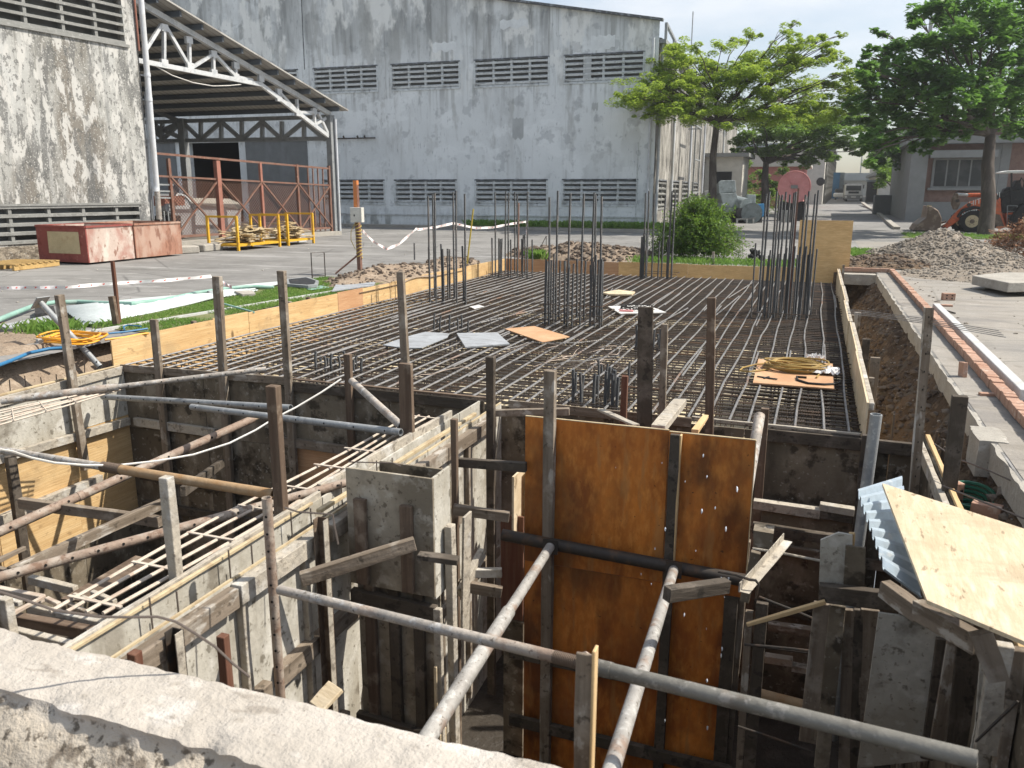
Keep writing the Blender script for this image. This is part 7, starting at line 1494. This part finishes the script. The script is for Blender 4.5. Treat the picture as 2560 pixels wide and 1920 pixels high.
# kerb island under the trees
mb=MB(); k=[V(1865,440,Y=100),V(1900,470,z=0),V(1960,490,z=0),V(2000,500,z=0)]; 
isl=[r3(1215,1245),r3(1290,1300),r3(1400,1395),r3(1460,1400),r3(1900,1330),r3(1900,1290),r3(1500,1290),r3(1350,1290)]
P=[V(*c,z=.0) for c in isl]; P=[Vec((p.x,min(p.y,110),gz(min(p.y,110)))) for p in P]; 
def fixp(x,y):
    for _ in range(8): 
        p=V(x,y,z=fixp.z); fixp.z=gz(p.y)
    return p
fixp.z=0
kb=MB()
pts=[]
for c in (r3(1210,1240),r3(1250,1270),r3(1300,1300),r3(1360,1350),r3(1420,1400)):
    fixp.z=.1; pts.append(fixp(*c))
for a,b in zip(pts,pts[1:]): kb.beam(a+Vec((0,0,.06)),b+Vec((0,0,.06)),.3,.14)
tag(kb.build('curved_kerb',Mt['conc']),'dark curved kerb of the tree island right of the road','kerb')
# low wall/bench behind leaning tree
q=V(*r3(1415,1295),D=62); mb=MB(); mb.box((q.x-1.6,q.y,gz(q.y)),(q.x+2.0,q.y+1.2,gz(q.y)+1.45)); tag(mb.build('planter_wall',Mt['greywall'],bevel=.05),'dark low block wall in the shade left of the brick building','wall')
# green bin
q=V(*r3(1267,1258),D=100); z0=gz(q.y); t=thing('wheelie_bin','small dark green bin standing on the kerb far down the street','bin',(q.x,q.y,z0)); mb=MB(); mb.prism([(q.x-.75,q.y,z0+.1),(q.x+.75,q.y,z0+.1),(q.x+.75,q.y+1,z0+.1),(q.x-.75,q.y+1,z0+.1)],(0,0,2.4)); mb.build('body',Mt['blackm'],t); mb=MB(); mb.box((q.x-.9,q.y-.15,z0+2.5),(q.x+.9,q.y+1.1,z0+2.75)); mb.build('lid',Mt['machG'],t)
# ---------------- wheel loader ----------------
LY=45.; PL=lambda x,y,dy=0: V(*r3(x,y),Y=LY+dy)
t=thing('backhoe_loader','orange backhoe loader with raised arms and rusty bucket under the trees','loader',PL(1900,1410))
def slabp(name,pts,y0,y1,m,parent=None,bevel=.03): mb=MB(); mb.prism([PL(*p,y0) for p in pts],(0,y1-y0,0)); return mb.build(name,Mt[m],parent or t,bevel=bevel)
bk=[(1520,1408),(1545,1370),(1600,1330),(1615,1255),(1640,1262),(1675,1285),(1695,1330),(1690,1385),(1660,1408)]
o=slabp('bucket',bk,-1.15,1.15,'bucket')
mb=MB(); mb.beam(PL(1618,1258,-1.1),PL(1618,1258,1.1),.2,.1); mb.build('cutting_edge',Mt['rim'],o)
mb=MB(); mb.beam(PL(1520,1408,-1.2),PL(1690,1411,-1.2),.06,.08); mb.build('lip',Mt['steelD'],o)
arm=[(1690,1400),(1735,1345),(1790,1285),(1860,1235),(1950,1200),(2035,1185),(2040,1250),(1960,1262),(1880,1290),(1810,1340),(1740,1385),(1705,1412)]
for dy in (-.75,.6): a_=slabp('lift_arm',arm,dy,dy+.14,'orange')
slabp('tilt_linkage',[(1755,1215),(1775,1175),(1795,1178),(1810,1240),(1790,1280),(1765,1278),(1752,1245)],-.55,-.35,'bucket'); 
mb=MB(); mb.tube(PL(1785,1185,-.4),PL(1860,1190,-.4),.07,10); o=mb.build('cylinder_rod',Mt['galv'],t,smooth=True); mb=MB(); mb.tube(PL(1855,1190,-.4),PL(1950,1190,-.4),.10,10); mb.build('cylinder',Mt['orange'],t,smooth=True)
mb=MB(); mb.tube(PL(1690,1385,-.5),PL(1760,1350,-.5),.06,8); mb.tube(PL(1660,1370,0),PL(1720,1350,0),.05,8); mb.build('link',Mt['bucket'],t,smooth=True)
slabp('engine_body',[(1985,1200),(2035,1185),(2055,1215),(2060,1300),(2090,1385),(2050,1398),(2010,1385),(1985,1385),(1975,1280)],-.6,.6,'orange')
slabp('hood',[(1930,1215),(2040,1180),(2060,1290),(1990,1300),(1925,1290)],-.42,.42,'orange')
slabp('rear_body',[(2085,1300),(2330,1280),(2330,1395),(2090,1390)],-.6,.6,'orange')
slabp('cab_floor',[(2040,1180),(2100,1165),(2180,1150),(2330,1150),(2330,1295),(2090,1300),(2050,1290)],-.45,.45,'blackm')
slabp('seat_and_controls',[(2060,1200),(2080,1150),(2130,1140),(2150,1100),(2175,1100),(2185,1150),(2240,1120),(2330,1130),(2330,1200)],-.3,.3,'blackm')
slabp('canopy_roof',[(2058,1050),(2100,1040),(2340,1035),(2340,1052),(2062,1056)],-.75,.75,'white',bevel=.02)
for x in (2120,2300): mb=MB(); mb.beam(PL(x,1055,-.6),PL(x,1240,-.6),.07,.07); mb.build('canopy_post',Mt['blackm'],t)
mb=MB()
for x in (2095,2155): mb.tube(PL(x,1255,-.7),PL(x-3,1385,-.7),.02,6)
for y in (1255,1290,1325,1360): mb.tube(PL(2095,y,-.7),PL(2155,y,-.7),.015,6)
mb.build('step_ladder',Mt['galvD'],t)
mb=MB(); 
c=PL(1810,1345,-.4)
def wheel(cx,cy,R_,y0,y1,nm='wheel'):
    c=PL(cx,cy,y0); r=R_/2.44/KV/ (FPX/KV/ (c-EYEP).dot(FW)); d=Vec((0,y1-y0,0))
    mb=MB(); mb.tube(c,c+d,r,28); mb.tube(c-Vec((0,.05,0)),c+Vec((0,.0,0)),r*.93,28)
    for k in range(18): a=k*math.pi/9; mb.beam(c+Vec((math.cos(a)*r*.99,0,math.sin(a)*r*.99)),c+d+Vec((math.cos(a+.2)*r*.99,0,math.sin(a+.2)*r*.99)),.07,.08)
    w_=mb.build(nm,Mt['tyre'],t,smooth=True); mb=MB(); mb.tube(c-Vec((0,.075,0)),c-Vec((0,.051,0)),r*.55,24); mb.build('rim',Mt['rim'],w_,smooth=True)
    mb=MB(); mb.tube(c-Vec((0,.12,0)),c-Vec((0,.0751,0)),r*.2,14)
    for k in range(6): a=k*math.pi/3; mb.tube(c+Vec((math.cos(a)*r*.32,-.09,math.sin(a)*r*.32)),c+Vec((math.cos(a)*r*.32,-.0752,math.sin(a)*r*.32)),r*.04,6)
    mb.build('hub',Mt['bucket'],w_,smooth=True)
wheel(1878,1350,68,-.85,-.5); wheel(1815,1350,58,.45,.85); wheel(2260,1345,120,-.95,-.5)
slabp('mudguard',[(1795,1330),(1830,1290),(1900,1272),(1950,1285),(1950,1265),(1890,1255),(1820,1275),(1785,1320)],-.85,-.45,'blackm')
def hose(pts,dy,r=.03): mb=MB(); mb.path([PL(*p,dy) for p in pts],r,6); mb.build('hydraulic_hose',Mt['blackm'],t,smooth=True)
hose([(2000,1215),(1985,1195),(2010,1180),(2030,1200),(2025,1240)],-.65,.035); hose([(1960,1205),(1950,1190),(1990,1178),(2040,1190)],-.66); hose([(1775,1180),(1800,1165),(1860,1175),(1930,1180),(1980,1195)],-.3)
hose([(2190,1160),(2200,1110),(2180,1085),(2165,1120)],-.5,.04); hose([(2070,1300),(2060,1250),(2080,1200),(2110,1190)],-.62)
for (x,y,r) in ((1712,1395,.09),(1790,1225,.08),(1860,1250,.09),(2030,1205,.11),(2018,1380,.08)): c_=PL(x,y,-.78); mb=MB(); mb.tube(c_,c_+Vec((0,.05,0)),r,12); mb.build('pivot_pin',Mt['steelD'],t,smooth=True)
for k in range(7): c_=PL(1822+k*14,1307-k*8+k*k*.6,-.87); mb=MB(); mb.tube(c_,c_+Vec((0,.02,0)),.035,8); mb.build('bolt_head',Mt['white'],t)
slabp('boom_rear',[(2190,1330),(2260,1150),(2330,1100),(2340,1150),(2270,1200),(2230,1340)],-.2,.2,'orange'); slabp('battery_box',[(2100,1310),(2170,1305),(2170,1375),(2105,1378)],-.72,-.605,'blackm'); slabp('side_panel',[(2000,1300),(2050,1310),(2075,1380),(2010,1380)],-.62,-.605,'bucket',bevel=.0)
mb=MB(); mb.path([PL(2100+14*math.cos(a),1150+9*math.sin(a),-.1) for a in [k*.63 for k in range(11)]],.02,6); mb.build('steering_wheel',Mt['blackm'],t,smooth=True)
# lettering on the arm
tx=bpy.data.curves.new('lettering','FONT'); tx.body='HITACHI'; tx.size=.34; tx.extrude=.004; tx.materials.append(Mt['white'])
a,b=PL(1858,1262,-.757),PL(2010,1215,-.757); d=(b-a).normalized(); tx.shear=.25
_t=bpy.data.objects.new('tmp_text',tx); COL.objects.link(_t); bpy.context.view_layer.update(); _me=bpy.data.meshes.new_from_object(_t.evaluated_get(bpy.context.evaluated_depsgraph_get())); bpy.data.objects.remove(_t); o=bpy.data.objects.new('lettering',_me); up=Vec((-d.z,0,d.x)); Mx=Matrix((d,up,d.cross(up))).transposed().to_4x4(); Mx.translation=a; link(o,t,Mx); o['label']='white maker lettering on the lift arm'
# ---------------- truck far down the street ----------------
def onroad(x,y,D): p=V(*r3(x,y),D=D); return Vec((p.x,p.y,gz(p.y)))
DT=108.; q=onroad(1150,1228,DT); s=1/(FPX/KV/DT); t=thing('truck','white tipper truck facing the camera far down the street','truck',q)
def TB(name,xa,ya,xb,yb,d0,d1,m,parent=None,bv=.05):
    a,b=V(*r3(xa,yb),D=DT),V(*r3(xb,ya),D=DT); mb=MB(); mb.box((a.x,q.y+d0,a.z),(b.x,q.y+d1,b.z)); return mb.build(name,Mt[m],parent or t,bevel=bv)
cab=TB('cab',1102,1122,1208,1190,0,2.2,'white'); TB('windscreen',1110,1133,1202,1163,-.04,-.001,'glass',cab,0); TB('grille',1125,1168,1188,1180,-.05,-.001,'blackm',cab,0)
TB('bumper',1098,1191,1212,1215,-.15,.6,'bandgrey'); TB('number_plate',1140,1197,1170,1206,-.2,-.151,'white',None,.0)
for xa in (1102,1195): TB('headlight',xa,1196,xa+14,1206,-.19,-.151,'white',None,0); TB('wheel',xa-1,1205,xa+17,1230,.3,1.3,'tyre',None,0)
for xa in (1090,1212): TB('mirror',xa,1128,xa+8,1150,-.1,.1,'blackm',None,0)
TB('tipper_body',1100,1128,1210,1205,2.4,8,'bandgrey')
q2=onroad(1075,1225,118); t=thing('parked_car','small grey car parked behind the truck on its left','car',q2); s2=118*KV/FPX/KV
mb=MB(); mb.box((q2.x-.95,q2.y,q2.z+.35),(q2.x+.75,q2.y+4,q2.z+1.0)); mb.build('body',Mt['white'],t,bevel=.15); mb=MB(); mb.box((q2.x-.8,q2.y+1,q2.z+1.0),(q2.x+.6,q2.y+3,q2.z+1.6)); mb.build('cabin',Mt['glass'],t,bevel=.15)
for dx in(-.75,.4):
  mb=MB(); mb.box((q2.x+dx,q2.y+.4,q2.z),(q2.x+dx+.2,q2.y+1,q2.z+.5)); mb.build('wheel',Mt['tyre'],t)
# far sheds closing the street
t=thing('far_shed','pale industrial shed closing the end of the street','shed',(3,175,gz(175))); z0=gz(175)
a,b=V(1788,388,Y=175),V(1880,388,Y=175); mb=MB(); mb.box((a.x-12,175,z0),(b.x+20,200,V(1830,390,Y=175).z)); mb.build('wall',Mt['shed'],t); 
zt=V(1830,374,Y=175).z; ze=V(1830,390,Y=175).z; mb=MB(); mb.prism([(a.x-13,174,ze),(b.x+21,174,ze),(b.x+10,174,zt),(a.x-2,174,zt)],(0,30,0)); mb.build('roof',Mt['shedroof'],t)
for x in (1800,1812,1822): p,r_=V(x,428,Y=174.8),V(x+8,396,Y=174.8); mb=MB(); mb.box((p.x,174.7,p.z),(r_.x,174.95,r_.z)); mb.build('door_bay',Mt['glass'],t)
for i,(x,c) in enumerate(((1002,'blue'),(1030,'machG'))):
    q=onroad(x,1210,130); mb=MB(); mb.box((q.x,q.y,q.z),(q.x+1.3*1.1,q.y+2,q.z+4)); 
    for k in range(5): mb.box((q.x-.02,q.y-.06,q.z+.4+k*.75),(q.x+1.45,q.y-.001,q.z+.5+k*.75))
    tag(mb.build('container_stack',Mt[c]),['blue stacked crates at the left of the far street','dark stacked crates beside the blue ones on the far street'][i],'crates')
# buildings along both sides of the street
t=thing('roadside_building','long sunlit building lining the left side of the far street','building',(0,110,gz(110)))
p0=V(1775,440,D=92); p1=V(1796,432,D=150); zt0=V(1775,330,D=92).z
mb=MB(); mb.prism([(p0.x-14,p0.y,gz(p0.y)),(p0.x,p0.y,gz(p0.y)),(p1.x,p1.y,gz(p1.y)),(p1.x-14,p1.y,gz(p1.y))],(0,0,6.2)); mb.build('wall',Mt['cream'],t,origin=None)
for i in range(9):
    s=(i+.5)/9; c=Vec((p0.x,p0.y,0)).lerp(Vec((p1.x,p1.y,0)),s); mb=MB(); mb.box((c.x-.1,c.y-.5,gz(c.y)),(c.x+.35,c.y+.5,gz(c.y)+6.0)); mb.build('pilaster',Mt['wallBlit'],t)
mb=MB(); mb.prism([(p0.x-14,p0.y-.5,6.3+gz(p0.y)),(p0.x+.8,p0.y-.5,6.3+gz(p0.y)),(p1.x+.8,p1.y,6.3+gz(p1.y)),(p1.x-14,p1.y,6.3+gz(p1.y))],(0,0,.4)); mb.build('roof',Mt['shedroof'],t)
t=thing('round_sign','small round dark sign fixed on the far roadside wall','sign',V(*r3(955,1105),D=90)); c=V(*r3(955,1108),D=90); mb=MB(); mb.tube(c,c+Vec((0,.15,0)),.45,14); mb.build('disc',Mt['blackm'],t)
t=thing('roadside_building','long pale building lining the right side of the far street','building',(12,120,gz(120)))
p0=V(*r3(1300,1225),D=95); p1=V(*r3(1238,1215),D=150); mb=MB(); mb.prism([(p0.x,p0.y,gz(p0.y)),(p0.x+16,p0.y,gz(p0.y)),(p1.x+16,p1.y,gz(p1.y)),(p1.x,p1.y,gz(p1.y))],(0,0,8.2)); mb.build('wall',Mt['cream'],t,origin=None)
mb=MB(); mb.prism([(p0.x-.6,p0.y-.5,gz(p0.y)+3.2),(p0.x,p0.y-.5,gz(p0.y)+3.2),(p1.x,p1.y,gz(p1.y)+3.2),(p1.x-.6,p1.y,gz(p1.y)+3.2)],(0,0,.4)); mb.build('ledge',Mt['bandgrey'],t)
# pinkish building left of street behind trees + wall with arch
t=thing('pink_building','low pink walled building behind the shade trees','building',(-4,80,gz(80)))
a=V(1615,440,D=80); b=V(1735,440,D=80); mb=MB(); mb.box((a.x-2,a.y,0),(b.x,a.y+10,4.2)); mb.build('wall',mat('pink_wall',(.42,.17,.15),rand=False),t,origin=None); mb=MB(); mb.box((a.x-2.5,a.y-.4,4.2),(b.x+.5,a.y+10,4.5)); mb.build('roof',Mt['cream'],t)
t=thing('annex','pale annex with small flat roof attached beyond the warehouse side wall','building',(-6,88,0))
mb=MB(); q=WS(21,0,0); mb.box((q.x+.02,q.y,0),(q.x+2.6,q.y+5,4.2)); mb.build('wall',Mt['cream'],t); mb=MB(); mb.box((q.x+.02,q.y-.4,4.2),(q.x+3.0,q.y+5.4,4.45)); mb.build('roof',Mt['bandgrey'],t); mb=MB(); mb.box((q.x+.6,q.y-.06,.1),(q.x+1.9,q.y-.001,3.2)); mb.build('doorway',Mt['dark'],t)
# tall mast and tower behind right tree
p=V(*r3(1622,200),D=120); mb=MB(); mb.beam((p.x,p.y,0),(p.x,p.y,V(*r3(1622,110),D=120).z),.5,.5,up=(0,1,0)); tag(mb.build('light_mast',Mt['bandgrey']),'pale mast rising behind the broad leaved tree','mast')
p=V(*r3(1203,1000),D=160); mb=MB(); mb.beam((p.x,p.y,0),(p.x,p.y,V(*r3(1203,895),D=160).z),.2,.2,up=(0,1,0)); tag(mb.build('radio_mast',Mt['galvD']),'thin lattice mast in the gap at the street end','mast')
p=V(*r3(172,180),D=90); mb=MB(); mb.tube((p.x,p.y,8),(p.x,p.y,V(*r3(172,75),D=90).z),.06,6); tag(mb.build('antenna',Mt['galvD']),'thin antenna standing behind the warehouse roof edge','antenna')
# ---------------- machinery by the tree ----------------
DM=49.
def PM(x,y,d=0): return V(*r3(x,y),D=DM+d)
def onm(x,d=0): p=PM(x,1300,d); return p
t=thing('concrete_mixer','grey site machine with drums hopper and legs under the trees','machine',(PM(450,1370).x,PM(450,1370).y,0))
def ob(name,pts,d0,dep,m): mb=MB(); mb.prism([PM(*p,d0) for p in pts],FW*dep); return mb.build(name,Mt[m],t,bevel=.03)
ob('hopper',[(330,1115),(345,1100),(435,1098),(442,1170),(335,1180)],0,1.3,'machG'); ob('frame_box',[(340,1180),(440,1175),(455,1215),(440,1290),(385,1290),(360,1250)],-.2,1.2,'machG')
def drum(name,x,y,r,x2,y2,d,m='machG',n=20):
    a,b=PM(x,y,d),PM(x2,y2,d+.9); mb=MB(); mb.tube(a,b,r*DM*KV/FPX/2.44/KV,n); return mb.build(name,Mt[m],t,smooth=True)
drum('drum',500,1260,50,420,1240,-.3); drum('motor',470,1300,30,420,1300,-.5,'blackm'); drum('fan_wheel',535,1300,62,525,1298,-.6); drum('flywheel',385,1275,26,345,1262,-.6)
ob('control_box',[(505,1185),(560,1188),(560,1240),(508,1238)],.2,.8,'machG'); ob('barrel',[(555,1245),(612,1240),(612,1320),(558,1325)],.1,.7,'blue')
mb=MB()
for x in (445,505,545): mb.beam(PM(x,1335,-.7),PM(x,1395,-.7),.1,.1)
mb.beam(PM(440,1338,-.7),PM(512,1335,-.7),.1,.1); mb.beam(PM(515,1335,-.6),PM(560,1330,-.6),.1,.1); mb.build('leg_frame',Mt['bandgrey'],t)
ob('white_cabinet',[(245,1165),(330,1150),(335,1215),(250,1225)],.5,.8,'bandgrey')
ob('base',[(340,1290),(600,1290),(600,1370),(360,1380)],.2,1.2,'blackm')
# big pipe mouth
c=PM(188,1250,-1.); r=52*DM*KV/FPX/2.44/KV; t=thing('concrete_pipe','large grey pipe lying with its open mouth toward the camera behind the bush','pipe',(c.x,c.y,0)); 
mb=MB(); n=24; ax=Vec((-.2,1,0)).normalized()*2.5; u=ax.cross(Vec((0,0,1))).normalized(); vs=[]
for e in (0,1):
    for rr in (r,r*.88): 
        for k in range(n): a=k*2*math.pi/n; vs.append(c+ax*e+u*(math.cos(a)*rr)+Vec((0,0,math.sin(a)*rr)))
fs=[]
for k in range(n):
    k2=(k+1)%n; fs+=[(k,k2,2*n+k2,2*n+k),(n+k2,n+k,3*n+k,3*n+k2),(k2,k,n+k,n+k2)]
mb.add(vs,fs); mb.build('shell',Mt['bandgrey'],t,smooth=True); mb=MB(); mb.box((c.x-.9,c.y+.2,0),(c.x+.9,c.y+2,max(.05,c.z-r*.8))); mb.build('cradle',Mt['blackm'],t)
c2=PM(375,1275,-.8); 
# pink disc tank
c=V(*r3(795,1140),D=51); r=97/2.44/KV*51*KV/FPX; t=thing('pink_tank','faded pink round tank end on a dark stand in the shade','tank',(c.x,c.y,0)); ax=(c-EYEP); ax.z=0; ax.normalize()
mb=MB(); mb.tube(c,c+ax*1.6,r,40); o=mb.build('drum',Mt['pink'],t,smooth=True); mb=MB(); u=ax.cross(Vec((0,0,1)))
mb.path([c-ax*.03+u*(math.cos(a)*r*.97)+Vec((0,0,math.sin(a)*r*.97)) for a in [k*2*math.pi/36 for k in range(37)]],.035,6); mb.build('rim',Mt['pink'],o,smooth=True)
mb=MB(); 
for a in (.8,2.2,4.7): mb.beam(c-ax*.03,c-ax*.03+u*(math.cos(a)*r*.9)+Vec((0,0,math.sin(a)*r*.9)),.07,.05)
mb.build('stiffener',Mt['pink'],o); mb=MB(); mb.obox(c-ax*.08,u*.2,Vec((0,0,.1)),ax*.05); mb.build('latch',Mt['bandgrey'],o)
mb=MB(); mb.obox(Vec((c.x,c.y,(c.z-r*.9)/2))+ax*.8,u*.8,ax*.6,Vec((0,0,(c.z-r*.9)/2))); mb.build('stand',Mt['blackm'],t)
# small black drums and clutter right of machinery
for i,(x,y,r,l) in enumerate(((735,1300,14,'small grey can on the ground under the pink tank, left'),(760,1290,12,'small dark can on the ground under the pink tank, right'))):
    c=V(*r3(x,y),D=49.5); mb=MB(); mb.tube((c.x,c.y,0),(c.x,c.y,.75),.22,12); tag(mb.build('oil_can',Mt['bandgrey' if i==0 else 'blackm'],smooth=True),l,'can')
# ---------------- air ----------------
mb=MB(); mb.box((-300,-70,-5),(300,420,60)); o=mb.build('haze',None,origin=None)
hm_=bpy.data.materials.new('haze'); hm_.use_nodes=True; n_=hm_.node_tree; n_.nodes.clear(); ou=n_.nodes.new('ShaderNodeOutputMaterial'); pv=n_.nodes.new('ShaderNodeVolumePrincipled')
pv.inputs['Color'].default_value=(.93,.96,1,1); pv.inputs['Density'].default_value=.0006; pv.inputs['Anisotropy'].default_value=.4
n_.links.new(pv.outputs[0],ou.inputs['Volume']); o.data.materials.append(hm_); tag(o,'thin pale haze over the site',kind='stuff')
